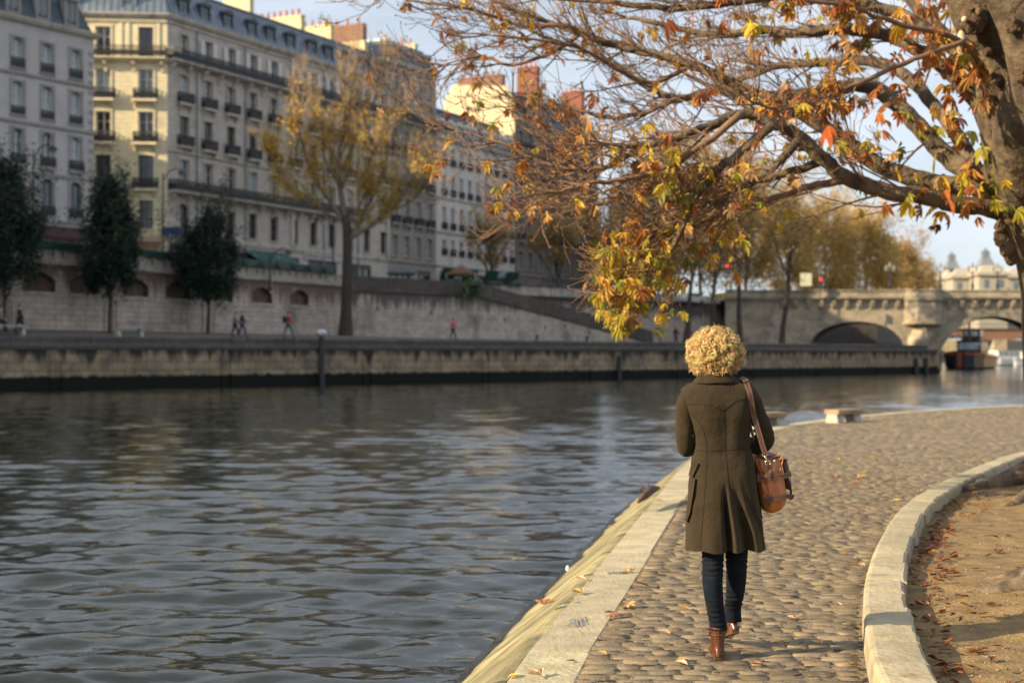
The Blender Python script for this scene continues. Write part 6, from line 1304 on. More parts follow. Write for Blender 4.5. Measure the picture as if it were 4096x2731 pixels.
# ---- coat
WOOL = bpy.data.materials.new('olive_wool'); WOOL.use_nodes = True; ns = WOOL.node_tree.nodes; l = WOOL.node_tree.links.new; b_ = ns['Principled BSDF']; b_.inputs['Roughness'].default_value = .95; b_.inputs['Specular IOR Level'].default_value = .15; b_.inputs['Sheen Weight'].default_value = .12; b_.inputs['Sheen Tint'].default_value = (.6, .55, .35, 1); b_.inputs['Sheen Roughness'].default_value = .5
t = ns.new('ShaderNodeTexCoord'); outc = None
for scl, lo, hi, c0, c1 in ((520, .35, .68, (.017, .0125, .0070), (.052, .0385, .022)), (7, .3, .75, None, (.027, .020, .0125))):
    z = ns.new('ShaderNodeTexNoise'); z.inputs['Scale'].default_value = scl; z.inputs['Detail'].default_value = 4; l(t.outputs['Object'], z.inputs['Vector']); r_ = ns.new('ShaderNodeMapRange'); r_.inputs[1].default_value = lo; r_.inputs[2].default_value = hi; l(z.outputs[0], r_.inputs[0]); m_ = ns.new('ShaderNodeMix'); m_.data_type = 'RGBA'
    if c0: m_.inputs[6].default_value = (*c0, 1); l(r_.outputs[0], m_.inputs[0])
    else: l(outc, m_.inputs[6]); r_.inputs[4].default_value = .45; l(r_.outputs[0], m_.inputs[0])
    m_.inputs[7].default_value = (*c1, 1); outc = m_.outputs[2]
l(outc, b_.inputs['Base Color']); bp1 = ns.new('ShaderNodeBump'); bp1.inputs['Distance'].default_value = .0012; z = ns.new('ShaderNodeTexNoise'); z.inputs['Scale'].default_value = 420; z.inputs['Detail'].default_value = 4; l(t.outputs['Object'], z.inputs['Vector']); l(z.outputs[0], bp1.inputs['Height'])
bp2 = ns.new('ShaderNodeBump'); bp2.inputs['Distance'].default_value = .020; z = ns.new('ShaderNodeTexNoise'); z.inputs['Scale'].default_value = 9; z.inputs['Detail'].default_value = 3; l(t.outputs['Object'], z.inputs['Vector']); l(z.outputs[0], bp2.inputs['Height']); l(bp1.outputs[0], bp2.inputs['Normal']); l(bp2.outputs[0], b_.inputs['Normal'])
prof = [  # y, left x, right x, half depth, depth offset
    (1508, 2818, 2914, .060, .010), (1520, 2798, 2940, .072, .010), (1534, 2768, 2980, .085, .006), (1548, 2745, 3008, .094, .004), (1562, 2731, 3024, .100, .002), (1585, 2728, 3029, .106, .0), (1625, 2738, 3020, .112, .0), (1665, 2752, 3010, .113, .0),
    (1700, 2766, 3003, .110, .002), (1745, 2776, 2999, .100, .006), (1790, 2779, 3002, .094, .008), (1815, 2772, 3009, .098, .006), (1850, 2765, 3014, .108, .002), (1900, 2760, 3021, .121, -.004), (1960, 2754, 3028, .132, -.006), (2030, 2748, 3038, .142, -.004), (2100, 2745, 3048, .150, .0), (2160, 2742, 3057, .156, .0), (2194, 2741, 3062, .159, .0)]
py = [p[0] for p in prof]
def smooth(a, b, x): t = min(max((x-a)/(b-a), 0), 1); return t*t*(3-2*t)
def coat_ring(y, n=320, off=0.):
    v = [np.interp(y, py, [p[i] for p in prof]) for i in range(1, 5)]; cx, hw = (v[0]+v[1])/2, (v[1]-v[0])/2
    ramp = smooth(1850, 2194, y); vent = smooth(1915, 2090, y)
    def fn(q, a):
        x = q.x*S_+CX; back = -math.sin(a); dd = 0.
        if back > 0:
            vx = 2900+22*smooth(1950, 2194, y)                       # centre vent: right flap stands over a deep fold
            fo = .4+.6*ramp; dd -= .092*vent*math.exp(-((x-(vx-13-4*ramp))/(8.+7*ramp))**2)*(1-.9*smooth(vx-8, vx+1, x))
            dd += .018*vent*smooth(vx-8, vx+1, x)*(1-smooth(vx+8, vx+40, x))
            dd -= .075*ramp*math.exp(-((x-(vx+52*fo))/24.)**2); dd += .016*ramp*math.exp(-((x-(vx+92*fo))/16.)**2); dd -= .034*ramp*math.exp(-((x-(vx+122*fo))/15.)**2)
            dd += .010*ramp*math.exp(-((x-2835)/26.)**2); dd -= .010*ramp*math.exp(-((x-2790)/20.)**2)
            dd -= .010*math.exp(-((x-2893)/26.)**2)*math.exp(-((y-1720)/110.)**2)           # spine hollow
            dd += .008*(math.exp(-((x-2815)/34.)**2)+math.exp(-((x-2962)/30.)**2))*math.exp(-((y-1630)/55.)**2)
        wr = .0045*mnoise.noise(Vector((q.x*9, q.y*9, q.z*14+3)))+.0030*mnoise.noise(Vector((q.x*5+9, 2, q.z*30)))*math.exp(-((y-1790)/45.)**2)*2
        side = abs(math.cos(a)); dd2 = wr
        dirv = Vector((math.cos(a), math.sin(a), 0)); q = q+dirv*(dd2+off); q.y -= dd*max(back, 0)**.4 if back > 0 else 0
        hem = smooth(2120, 2194, y)*(.0035*math.sin(a*5+1)+.002*math.sin(a*11)); q.z += hem; return q
    return ell(cx, y, hw, v[2], v[3], n, 2.35, fn)
def coat_pt(x, y, off=.003):
    """point on the back of the coat at photo pixel (x, y)"""
    r = coat_ring(y, 320, off); half = [q for i, q in enumerate(r) if i >= 160]; xs_ = [q.x*S_+CX for q in half]; k = int(np.argmin([abs(a-x) for a in xs_])); a = half[k]; k2 = min(k+1, len(half)-1) if xs_[k] < x else max(k-1, 0); b = half[k2]
    f = 0 if abs(xs_[k2]-xs_[k]) < 1e-6 else (x-xs_[k])/(xs_[k2]-xs_[k]); f = min(max(f, 0), 1); return a+(b-a)*f
mb = MB(); rg = [coat_ring(y) for y in list(np.arange(1508, 1600, 6))+list(np.arange(1600, 2194, 9))+[2194]]
# inner lining so the hem has thickness
mb.rings(rg, False)
for k in range(3): pass
rin = [[Vector((c.x, c.y, 0))*0+q+(Vector((wp(2895, 2194).x, YF, q.z))-q)*f for q in rg[-1]] for c, f in ((Vector((0, 0, 0)), 0.), (Vector((0, 0, 0)), .045), )]; rin.append([q+(Vector((wp(2895, 2194).x, YF, q.z))-q)*.10+Vector((0, 0, .06)) for q in rg[-1]])
mb.rings(rin, False)
top = rg[0]; mb.add(top, [list(range(len(top)))])
def sleeve(ctrl, seed):
    pts = catmull([wp(x, y, d) for x, y, d, r in ctrl], 7); rad = np.interp(np.linspace(0, len(ctrl)-1, len(pts)), range(len(ctrl)), [r for *_, r in ctrl]); rs = []; prev = None; K = len(pts)
    for k in range(K):
        t = unit(pts[min(k+1, K-1)]-pts[max(k-1, 0)]); a = np.cross(t, vn((0, 1, .2))) if prev is None else prev-t*prev.dot(t); a = unit(a); prev = a; b = np.cross(t, a); f = k/(K-1); elb = math.exp(-((f-.55)/.16)**2)
        row = []
        for i in range(28):
            an = 2*math.pi*i/28; dv = a*math.cos(an)+b*math.sin(an); r = rad[k]*(1+.17*elb*math.sin(k*2.1+math.sin(an)*2)*(.5+.5*math.cos(an+seed))+.05*mnoise.noise(Vector((dv[0]*2+seed, dv[1]*2, k*.35)))); row.append(Vector(pts[k]+dv*r))
        rs.append(row)
    return rs
mb.rings(sleeve([(2790, 1556, .0, .030), (2766, 1576, .0, .046), (2746, 1612, .0, .050), (2739, 1670, .0, .046), (2738, 1735, .0, .045), (2746, 1790, .03, .043), (2768, 1796, .11, .042), (2802, 1778, .20, .040), (2828, 1754, .27, .037)], 1), True)
mb.rings(sleeve([(2965, 1552, .0, .030), (2988, 1568, .0, .046), (3010, 1604, .0, .046), (3030, 1655, .0, .044), (3053, 1715, .0, .047), (3064, 1765, .03, .048), (3040, 1788, .11, .044), (2985, 1774, .20, .041), (2948, 1752, .27, .037)], 2.4), True)
coat = mb.build('coat', WOOL, person, True)
SEAM = mat('coat_seam', (.012, .010, .006), .95, .2, 20)
def seam(pts, r=.0009, name='seam', mt=SEAM, n=9, off=.0015):
    cp = catmull([(x, y) for x, y in pts], n); m_ = MB(); m_.tube([coat_pt(x, y, off) for x, y in cp], r, 5); return m_.build(name, mt, coat)
seam([(2737, 1617), (2779, 1612), (2823, 1615), (2855, 1628), (2881, 1635), (2906, 1620), (2935, 1601), (2983, 1588), (3018, 1583)], .0012)
seam([(2881, 1637), (2886, 1700), (2892, 1790), (2897, 1880), (2899, 1948)]); seam([(2776, 1797), (2830, 1799), (2893, 1795), (2950, 1790), (3005, 1789)], .0011)
seam([(2758, 1645), (2776, 1668), (2800, 1705), (2816, 1760), (2819, 1797), (2816, 1860), (2808, 1940), (2800, 2040), (2793, 2120), (2788, 2190)]); seam([(3010, 1640), (2992, 1670), (2975, 1710), (2968, 1760), (2966, 1795), (2968, 1850), (2976, 1900)])
# collar: stand-and-fall, open to the front
def collar():
    m_ = MB(); rs = []
    for (y, cx, hw, hd, d) in ((1500, 2860, 40, .050, .012), (1478, 2860, 44, .056, .010), (1472, 2860, 49, .061, .010), (1476, 2860, 54, .066, .009), (1490, 2861, 63, .074, .008), (1508, 2864, 80, .086, .005), (1519, 2866, 93, .095, .004), (1526, 2866, 97, .098, .003), (1529, 2866, 94, .094, .004), (1522, 2866, 84, .086, .006)):
        def fn(q, a, y=y): q.z += .030*max(0, -math.sin(a))**2*(1 if y < 1500 else .35)*0; q.z += -.012*abs(math.cos(a))*((y-1472)/57)+.006*mnoise.noise(Vector((q.x*20, 1, y*.02))); return q
        rs.append(ell(cx, y, hw, hd, d, 56, 2.1, fn))
    m_.rings(rs, False); m_.build('collar', WOOL, coat, True)
collar()
def band(pts, wd, th, name, mt, parent, loop=False):
    """flat strap: points with a width direction each"""
    m_ = MB(); rs = []
    for k, (p, w_, n_) in enumerate(pts): p, w_, n_ = Vector(p), Vector(w_).normalized(), Vector(n_).normalized(); rs.append([p-w_*wd/2, p-w_*wd/2+n_*th, p+w_*wd/2+n_*th, p+w_*wd/2])
    m_.rings(rs, True); return m_.build(name, mt, parent, False)
for sg, a, b, lp in ((-1, (2727, 1560), (2812, 1524), (2754, 1547)), (1, (3028, 1556), (2952, 1524), (3008, 1546))):
    pa, pb = coat_pt(a[0]+(4 if sg < 0 else -6), a[1]+2, .006), coat_pt(b[0], b[1], .010); pa.y += .045; pb.y += .03; n_ = Vector((sg*.35, -.45, .85)); dv = (pb-pa).normalized()
    band([(pa+(pb-pa)*f+Vector((0, 0, .007*math.sin(f*3.1))), n_.cross(dv), n_) for f in (-.06, 0, .25, .5, .75, 1.)], .036, .007, 'epaulette', WOOL, coat)
    q = pa+(pb-pa)*.28; band([(q+dv*f, n_.cross(dv), n_) for f in (-.009, .009)], .050, .013, 'epaulette_loop', WOOL, coat)
# pocket flaps on the hips
def flap(pts, name='pocket_flap', th=.010):
    m_ = MB(); o_ = [coat_pt(x, y, .006) for x, y in pts]; i_ = [coat_pt(x, y, .006+th) for x, y in pts]; n_ = len(pts); m_.add(o_+i_, [list(range(n_)), list(range(2*n_-1, n_-1, -1))]+[[k, (k+1) % n_, n_+(k+1) % n_, n_+k] for k in range(n_)]); return m_.build(name, WOOL, coat)
m_ = MB(); A_, B_, C_2, D_2 = wp(2764, 1836, -.05), wp(2784, 1848, -.085), wp(2762, 1902, -.070), wp(2752, 1898, -.02); m_.rings([[A_, B_, C_2, D_2], [p+Vector((.020, .035, 0)) for p in (A_, B_, C_2, D_2)]]); m_.build('pocket_flap', WOOL, coat)
m_ = MB(); pk = [wp(x, y, d) for x, y, d in ((2766, 1905, -.07), (2752, 1990, -.06), (2738, 2072, -.05), (2741, 2082, -.06), (2752, 2040, -.085), (2764, 1960, -.095), (2772, 1908, -.09))]; m_.add(pk+[p+Vector((.015, .11, 0)) for p in pk], [list(range(7)), list(range(13, 6, -1))]+[[k, (k+1) % 7, 7+(k+1) % 7, 7+k] for k in range(7)]); m_.build('patch_pocket', WOOL, coat)
m_ = MB(); pk = [wp(x, y, d) for x, y, d in ((3015, 1850, .02), (3030, 1900, .02), (3052, 2060, .03), (3058, 2076, .03), (3044, 2060, .05), (3020, 1900, .05))]; m_.add(pk+[p+Vector((-.01, .10, 0)) for p in pk], [list(range(6))[::-1], list(range(6, 12))]+[[k, (k+1) % 6, 6+(k+1) % 6, 6+k] for k in range(6)]); m_.build('patch_pocket', WOOL, coat)
SHIRT = mat('cream_collar', (.75, .66, .48), .8, .1, 20); m_ = MB(); m_.tube([wp(2810, 1487, -.02), wp(2822, 1474, -.035), wp(2842, 1468, -.045), wp(2862, 1468, -.045)], .006, 6); m_.build('shirt_collar', SHIRT, person, True)
# ---- jeans
JEAN = mat('dark_denim', (.007, .010, .016), .95, .25, 5, .0015, 300, spec=.15, stain=((.013, .018, .028), 12, .5, .75, (1, 1, 3)))
def leg(ctrl, wr, seed):
    pts = catmull([wq(x, y, d) for x, y, d, r in ctrl], 16); rad = np.interp(np.linspace(0, len(ctrl)-1, len(pts)), range(len(ctrl)), [r for *_, r in ctrl]); rs = []
    for p, r in zip(pts, rad):
        yy = 2638-p[2]*S_; amp = sum(a*math.exp(-((yy-c)/w_)**2) for c, w_, a in wr); row = []
        for i in range(32):
            an = 2*math.pi*i/32; ca, sa_ = math.cos(an), math.sin(an); f = amp*(math.sin(yy*.30+1.6*math.sin(an+seed)+seed)+.6*math.sin(yy*.19-2*math.cos(an*1.0+seed)))+.02*mnoise.noise(Vector((ca*2, sa_*2, yy*.03+seed)))
            row.append(Vector((p[0]+ca*r*(1+f), p[1]+sa_*r*1.08*(1+f), p[2]+.004*math.sin(an+seed)*amp*10)))
        rs.append(row)
    return rs
mb = MB()
mb.rings(leg([(2850, 1990, .03, .060), (2852, 2120, .02, .056), (2852, 2200, .0, .0570), (2851, 2270, .0, .0535), (2850, 2330, -.005, .0520), (2857, 2400, -.0, .0470), (2864, 2450, .012, .0440), (2872, 2490, .03, .0440), (2873, 2516, .036, .0465)], [(2250, 40, .045), (2290, 20, .03), (2460, 32, .05), (2505, 14, .05), (2390, 25, .015)], 1))
mb.rings(leg([(2930, 1990, .04, .060), (2945, 2120, .06, .056), (2946, 2200, .08, .0580), (2946, 2270, .11, .0540), (2944, 2330, .14, .0510), (2938, 2390, .18, .0465), (2931, 2430, .235, .0440), (2931, 2462, .262, .0450), (2933, 2482, .275, .0440)], [(2260, 40, .04), (2420, 30, .05), (2450, 14, .04)], 3))
mb.ball(wp(2888, 1950, .04), .13, .07, .12, 20, 10); jeans = mb.build('jeans', JEAN, person, True)
# ---- boots
LEA = mat('brown_boot_leather', (.085, .022, .009), .32, .30, 7, .0015, 60, coat=.12, spec=.45, stain=((.07, .022, .012), 9, .5, .7, (1, 1, 1))); SOLE = mat('boot_sole', (.10, .045, .022), .6, .2, 10)
def boot(M, name='boot'):
    """local boot: heel at the origin, toes along +y"""
    rs = []
    for (z, cy, rx, ry) in ((.165, .038, .0425, .050), (.160, .038, .0435, .051), (.135, .036, .0400, .0475), (.110, .034, .0370, .0455), (.090, .034, .0355, .0470), (.078, .038, .0350, .052), (.066, .048, .0352, .064), (.056, .062, .0360, .082), (.048, .075, .0365, .098), (.038, .090, .0370, .116), (.030, .100, .0372, .128), (.022, .108, .0365, .137)):
        row = []
        for i in range(36):
            a = 2*math.pi*i/36; c, s = math.cos(a), math.sin(a); y = cy+s*ry; fr = smooth(.05, .23, y); w_ = rx*(1-.25*smooth(.17, .25, y)+.10*math.exp(-((y-.17)/.05)**2)); row.append(M@Vector((c*w_*(1+.03*mnoise.noise(Vector((c*3, s*3, z*40)))), y, z-(.0 if y < .06 else .012*fr))))
        rs.append(row)
    m_ = MB(); m_.rings(rs, False); m_.add(rs[-1], [list(range(36))]); o = m_.build(name, LEA, person, True)
    m_ = MB(); m_.rings([[M@Vector((sx*w_, yy, z)) for sx, yy in ((-1, y0), (-.7, y0-.008), (.7, y0-.008), (1, y0), (1, y1), (-1, y1))] for z, w_, y0, y1 in ((.036, .0270, -.012, .055), (.024, .0255, -.010, .052), (.0, .0215, -.004, .046))]); m_.build('heel', SOLE, o)
    m_ = MB(); m_.rings([[M@Vector((c, y, z)) for c, y in [(-.018, .06), (-.030, .12), (-.033, .17), (-.026, .225), (-.01, .245), (.01, .245), (.026, .225), (.033, .17), (.030, .12), (.018, .06)]] for z in (.0, .014)]); m_.build('sole', SOLE, o)
    m_ = MB(); ring = [M@Vector((math.cos(a)*.0415, .035+math.sin(a)*.050, .128)) for a in np.linspace(0, 2*math.pi, 25)]; m_.tube(ring, .0035, 6, False); b_ = M@Vector((-.046, .02, .128)); m_.ball(b_, .010, .014, .012, 8, 6); m_.build('strap', SOLE, o, True)
    m_ = MB(); m_.tube([M@Vector((.0, -.0135-.0*z, z)) for z in (.160,)]+[M@Vector((0, y, z)) for y, z in ((-.0145, .15), (-.0125, .12), (-.0125, .095), (-.0155, .075), (-.0185, .05), (-.0205, .034))], .0014, 5); m_.build('back_seam', SOLE, o)
boot(Matrix.Translation(wp(2873, 2638, .0)+Vector((0, -.0, 0)))@Matrix.Rotation(R(-4), 4, 'Z'))
boot(Matrix.Translation(wq(2938, 2534, .245))@Matrix.Rotation(R(9), 4, 'Z')@Matrix.Rotation(R(-17), 4, 'X'))
# ---- hair: a few hundred ringlets over the skull
HAIR = bpy.data.materials.new('blond_hair'); HAIR.use_nodes = True; ns = HAIR.node_tree.nodes; l = HAIR.node_tree.links.new; b_ = ns['Principled BSDF']; b_.inputs['Roughness'].default_value = .34; b_.inputs['Specular IOR Level'].default_value = .65; b_.inputs['Specular Tint'].default_value = (1, .86, .55, 1); b_.inputs['Anisotropic'].default_value = .5
at = ns.new('ShaderNodeAttribute'); at.attribute_name = 'col'; l(at.outputs['Color'], b_.inputs['Base Color']); trn = ns.new('ShaderNodeBsdfTranslucent'); l(at.outputs['Color'], trn.inputs[0]); ms = ns.new('ShaderNodeMixShader'); ms.inputs[0].default_value = .28; l(b_.outputs[0], ms.inputs[1]); l(trn.outputs[0], ms.inputs[2]); l(ms.outputs[0], ns['Material Output'].inputs[0])
g = np.random.RandomState(12); hc = vn(wp(2861, 1402, .02)); mb = MB()
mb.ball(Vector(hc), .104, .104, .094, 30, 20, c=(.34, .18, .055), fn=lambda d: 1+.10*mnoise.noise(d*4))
def ringlet(p, ax, ln, rr, tr_, turns, c, n_):
    ax = unit(ax); e1 = unit(np.cross(ax, g.randn(3))); e2 = np.cross(ax, e1); ph = g.rand()*6.28; pts = []; rad = []; sg = 1 if g.rand() < .5 else -1
    for k in range(n_+1):
        f = k/n_; a = ph+sg*turns*2*math.pi*f; r_ = rr*(.35+.65*math.sin(math.pi*(.15+.75*f))); pts.append(p+ax*ln*f+(e1*math.cos(a)+e2*math.sin(a))*r_-vn((0, 0, 1))*ln*.22*f*f); rad.append(tr_*(.45+.75*math.sin(math.pi*(.12+.80*f))))
    for q in range(7 if tr_ > .0022 else 2):
        o_ = g.randn(3)*(tr_*.80 if tr_ > .0022 else .0012); cc = tuple(np.clip(vn(c)*(.62+.62*g.rand()), .03, .95))
        mb.tube([p_+o_*(.4+.9*i/len(pts))+g.randn(3)*.0005 for i, p_ in enumerate(pts)], [r_*(.21 if tr_ > .0022 else .6) for r_ in rad], 3, False, 0, cc)
N_ = 980
for k in range(N_):
    z = 1-2*(k+.5)/N_; th = k*2.399963; rxy = math.sqrt(1-z*z); d = vn((math.cos(th)*rxy, math.sin(th)*rxy, z))+g.randn(3)*.06; d = unit(d)
    if d[1] > .45 and d[2] < .35: continue
    if d[2] < -.80: continue
    lay = .84+.20*g.rand(); R3 = vn((.122, .118, .106)); bumpy = 1+.11*mnoise.noise(Vector(d*2.6))+.05*mnoise.noise(Vector(d*6)); p = hc+d*R3*lay*bumpy-vn((0, 0, .004))
    tang = g.randn(3); tang -= d*tang.dot(d); tang = unit(unit(tang)+vn((0, 0, -.55))); ax = unit(tang+d*(.28+.5*g.rand())); depth = (lay-.84)/.20
    c = vn((.66, .37, .11))*(1-depth)*.9+vn((1.05, .76, .38))*depth+vn((.10, .09, .05))*g.randn()*.5; c = np.clip(c*(.85+.3*g.rand()), .04, .95)  # amber roots, golden tips; outer curls also carry painted highlights, inner ones shade
    ringlet(p, ax, .024+.026*g.rand(), .0070+.0065*g.rand(), .0030+.0032*g.rand(), 1.1+1.1*g.rand(), tuple(c), 16)
for k in range(230):                                                  # loose curls round the nape and the outline
    a = g.rand()*math.pi*2; low = k < 90
    if low: d = unit(vn((math.cos(a)*(.95 if g.rand() < .6 else .5), -abs(math.sin(a))*.6-.2, -.70-.25*g.rand()))); 
    else: d = unit(vn((math.cos(a), -.2+.5*g.rand(), math.sin(a))))
    if not low and d[2] < -.7: continue
    p = hc+d*vn((.118, .112, .110))*(.95+.06*g.rand()); c = tuple(np.clip(vn((.78, .58, .26))*(.8+.4*g.rand()), 0, .95)); ringlet(p, d+g.randn(3)*.5+vn((0, 0, -.6 if low else 0)), .025+.025*g.rand(), .005+.006*g.rand(), .0013+.0012*g.rand() if low else .0008, 1.2+g.rand(), c, 14)
for k in range(600):                                                  # flyaways
    a = g.rand()*math.pi*2; d = unit(vn((math.cos(a), -.3+.6*g.rand(), math.sin(a)*.9+.15))); p = hc+d*vn((.126, .12, .113)); c = (.8, .62, .3); ringlet(p, d+g.randn(3)*.8, .012+.02*g.rand(), .006, .00045, .8, c, 9)
mb.build('hair', HAIR, person, True)
# ---- phone held in front
ph = MB(); q = wp(2884, 1722, .405); ph.box(q.x-.036, q.y-.004, q.z-.07, q.x+.036, q.y+.005, q.z+.075); PH = ph.build('phone', GLASSD, None, base=tuple(q)); tag(PH, 'dark phone held in both hands in front of the walking woman', 'phone')
# ================================================================ THE BAG
TAN = mat('tan_leather', (.47, .155, .035), .42, .22, 6, .0025, 26, coat=.12, stain=((.33, .09, .02), 7, .50, .72, (1, 1, 1))); BRN = mat('brown_strap_leather', (.075, .030, .020), .5, .2, 12, .001, 80); THR = mat('pale_thread', (.50, .40, .28), .8, .1, 30); MET = mat('steel_fitting', (.62, .62, .60), .25, .1, 9, metal=1.)
bc = wp(3095, 1940, -.01); bag = thing('shoulder_bag', wp(3095, 2052, -.01), 'tan leather shoulder bag with dark brown straps hanging at the hip of the woman', 'bag')
# slim end of the bag faces us; its long side runs away along +y
def bag_ring(y, xl, xr, dy): return y, xl, xr, dy
bp_ = [(1826, 3040, 3128, .02), (1838, 3028, 3134, .0), (1870, 3025, 3142, -.004), (1920, 3028, 3150, -.010), (1965, 3033, 3156, -.016), (1995, 3037, 3157, -.018), (2020, 3043, 3152, -.014), (2038, 3052, 3138, -.006), (2049, 3064, 3118, .01), (2053, 3072, 3104, .02)]
mb = MB(); rs = []
for y in list(np.arange(1826, 2053, 5))+[2053]:
    xl, xr, dy = [np.interp(y, [b[0] for b in bp_], [b[i] for b in bp_]) for i in (1, 2, 3)]; row = []; n_ = 56
    for i in range(n_):
        a = 2*math.pi*i/n_; c, s = math.cos(a), math.sin(a); c_ = math.copysign(abs(c)**.62, c); s_ = math.copysign(abs(s)**.55, s); q = wp((xl+xr)/2+c_*(xr-xl)/2+(y-1940)*.02, y, dy+.17+s_*.17)
        if s < 0:                                                      # gathers of the soft end panel
            x = (q.x*S_+CX-xl)/(xr-xl); g1 = smooth(1870, 1900, y)*(1-smooth(1985, 2005, y)); f = .010*g1*math.sin((x*3.6-(y-1900)*.0030)*math.pi*2)*math.exp(-((x-.5)/.33)**2); g2 = math.exp(-((y-1848)/22)**2)*.016*math.exp(-((x-.5)/.20)**2)-math.exp(-((y-2012)/16)**2)*.008*math.sin(x*19)
            q.y += -f+g2-.006*mnoise.noise(Vector((q.x*30, 0, q.z*24)))
        row.append(q)
    rs.append(row)
mb.rings(rs, True); body = mb.build('bag_body', TAN, bag, True)
mb = MB(); mb.tube([wp(x, y, d) for x, y, d in ((3040, 1822, .005), (3060, 1826, -.002), (3078, 1834, .0), (3095, 1826, -.002), (3120, 1820, .002), (3133, 1832, .003), (3129, 1850, .0), (3124, 1872, -.002), (3118, 1884, -.003))], .0035, 6); mb.tube([wp(x, y, d) for x, y, d in ((3027, 1838, .0), (3033, 1862, -.004), (3040, 1880, -.006), (3050, 1880, -.010))], .003, 6); mb.tube([wp(x, y, -.014) for x, y in ((3050, 1925), (3048, 1945), (3056, 1965), (3070, 1982))], .003, 6); mb.build('piping', TAN, bag, True)
mb = MB(); mb.box(*(wp(3046, 1832, .01)), *(wp(3122, 1822, .33))); mb.build('zip_tape', BRN, bag)
def strap_on(pts, wd, name, mt, parent, off=.006, th=.004, stitch=True):
    cp = catmull([tuple(wp(x, y, d)) for x, y, d in pts], 6); rr_ = []; K = len(cp)
    for k in range(K): t = Vector(cp[min(k+1, K-1)]-cp[max(k-1, 0)]).normalized(); n_ = Vector((0, -1, 0)); n_ = (n_-t*n_.dot(t)).normalized(); rr_.append((Vector(cp[k])+n_*off, t.cross(n_), n_))
    o = band(rr_, wd, th, name, mt, parent); L_ = 0
    if stitch:
        m_ = MB(); run = 0
        for k in range(K-1):
            a, b = rr_[k][0], rr_[k+1][0]; d = (b-a).length; nn = max(1, int(d/.0055))
            for q in range(nn):
                for s in (-1, 1): c = a+(b-a)*(q/nn)+rr_[k][1]*s*(wd/2-.0035)+rr_[k][2]*(th+.0004); m_.tube([c, c+(b-a).normalized()*.0034], .00045, 4)
        m_.build('stitching', THR, o)
    return o
strap_on([(3034, 1912, -.022), (3058, 1905, -.034), (3090, 1903, -.040), (3125, 1900, -.036), (3152, 1895, -.018), (3158, 1893, .02)], .026, 'side_strap', BRN, bag); strap_on([(3056, 2002, -.028), (3080, 1990, -.040), (3110, 1984, -.040), (3140, 1981, -.032), (3164, 1984, -.010), (3166, 1986, .03)], .026, 'side_strap', BRN, bag)
for (x, y, r_) in ((3030, 1909, 80), (3056, 2001, 65)):
    m_ = MB(); c = wp(x, y, -.030); m_.obox(c+Vector((-.006, -.004, -.019)), Vector((.016, 0, .003)), Vector((0, .004, 0)), Vector((-.003 if r_ == 80 else -.008, 0, .038))); m_.build('strap_end', BRN, bag)
mb = MB(); mb.tube([wp(x, y, d) for x, y, d in ((3134, 1848, .05), (3144, 1844, .06), (3152, 1866, .06), (3157, 1900, .06), (3164, 1940, .06), (3164, 1962, .06), (3158, 1955, .06), (3152, 1900, .06))], [.008, .009, .010, .010, .010, .008, .007, .007], 6, flat=1.8); mb.ball(wp(3152, 1842, .05), .009, .012, .007); mb.build('rear_handle', BRN, bag, True)
mb = MB(); mb.tube([wp(3158, 1884, .03), wp(3166, 1940, .03), wp(3170, 1985, .03)], .006, 6, flat=2); mb.ball(wp(3166, 1992, .02), .008, .012, .011); mb.build('front_buckle_strap', BRN, bag, True)
for pts in ([(3074, 1880, -.05), (3064, 1890, -.056), (3050, 1902, -.060)], [(3094, 1842, -.03), (3092, 1862, -.034), (3088, 1882, -.036)]): strap_on(pts, .014, 'zip_pull', BRN, bag, .002, .004)
def torus(c, r, t, ax, name, par, mt=MET):
    ax = Vector(ax).normalized(); e = ax.orthogonal().normalized(); f = ax.cross(e); m_ = MB(); m_.tube([Vector(c)+(e*math.cos(a)+f*math.sin(a))*r for a in np.linspace(0, 2*math.pi, 19)], t, 6, False); return m_.build(name, mt, par, True)
torus(wp(3066, 1848, -.035), .0125, .0024, (.3, 1, 0), 'ring', bag); torus(wp(3055, 1814, -.03), .012, .0024, (0, 1, .3), 'ring', bag); mb = MB(); mb.tube([wp(3055, 1818, -.032), wp(3058, 1830, -.036), wp(3064, 1840, -.038)], .0045, 7); mb.ball(wp(3056, 1824, -.034), .006); mb.ball(wp(3094, 1840, -.034), .006); mb.ball(wp(3074, 1878, -.05), .005); mb.build('clasp', MET, bag, True)
strap_on([(3072, 1872, -.03), (3070, 1862, -.034), (3067, 1854, -.036)], .018, 'ring_tab', BRN, bag, .002, .004, False)
# long strap over the shoulder
def shoulder_strap():
    pts = []
    for (x, y) in ((2975, 1522), (2977, 1528), (2982, 1545), (2988, 1570), (2996, 1610), (3006, 1655), (3018, 1700), (3032, 1750), (3045, 1795), (3052, 1812)):
        c = coat_pt(x if y < 1560 else min(x, 3000), max(y, 1512), .004); dd = c.y-YF; dd = min(dd, -.055-.02*smooth(1600, 1800, y)); pts.append((x, y, dd-(.004 if y < 1600 else 0)))
    pts = [(2972, 1516, .06), (2973, 1517, .0)]+pts; return strap_on(pts, .0275, 'shoulder_strap', BRN, bag, .003, .0035)
shoulder_strap()
mb = MB(); mb.tube([wp(2972, 1517, .06), wp(2985, 1560, .12), wp(3010, 1640, .17), wp(3040, 1740, .24), wp(3075, 1825, .30)], .008, 6, flat=1.6); mb.build('shoulder_strap_far_side', BRN, bag, True)
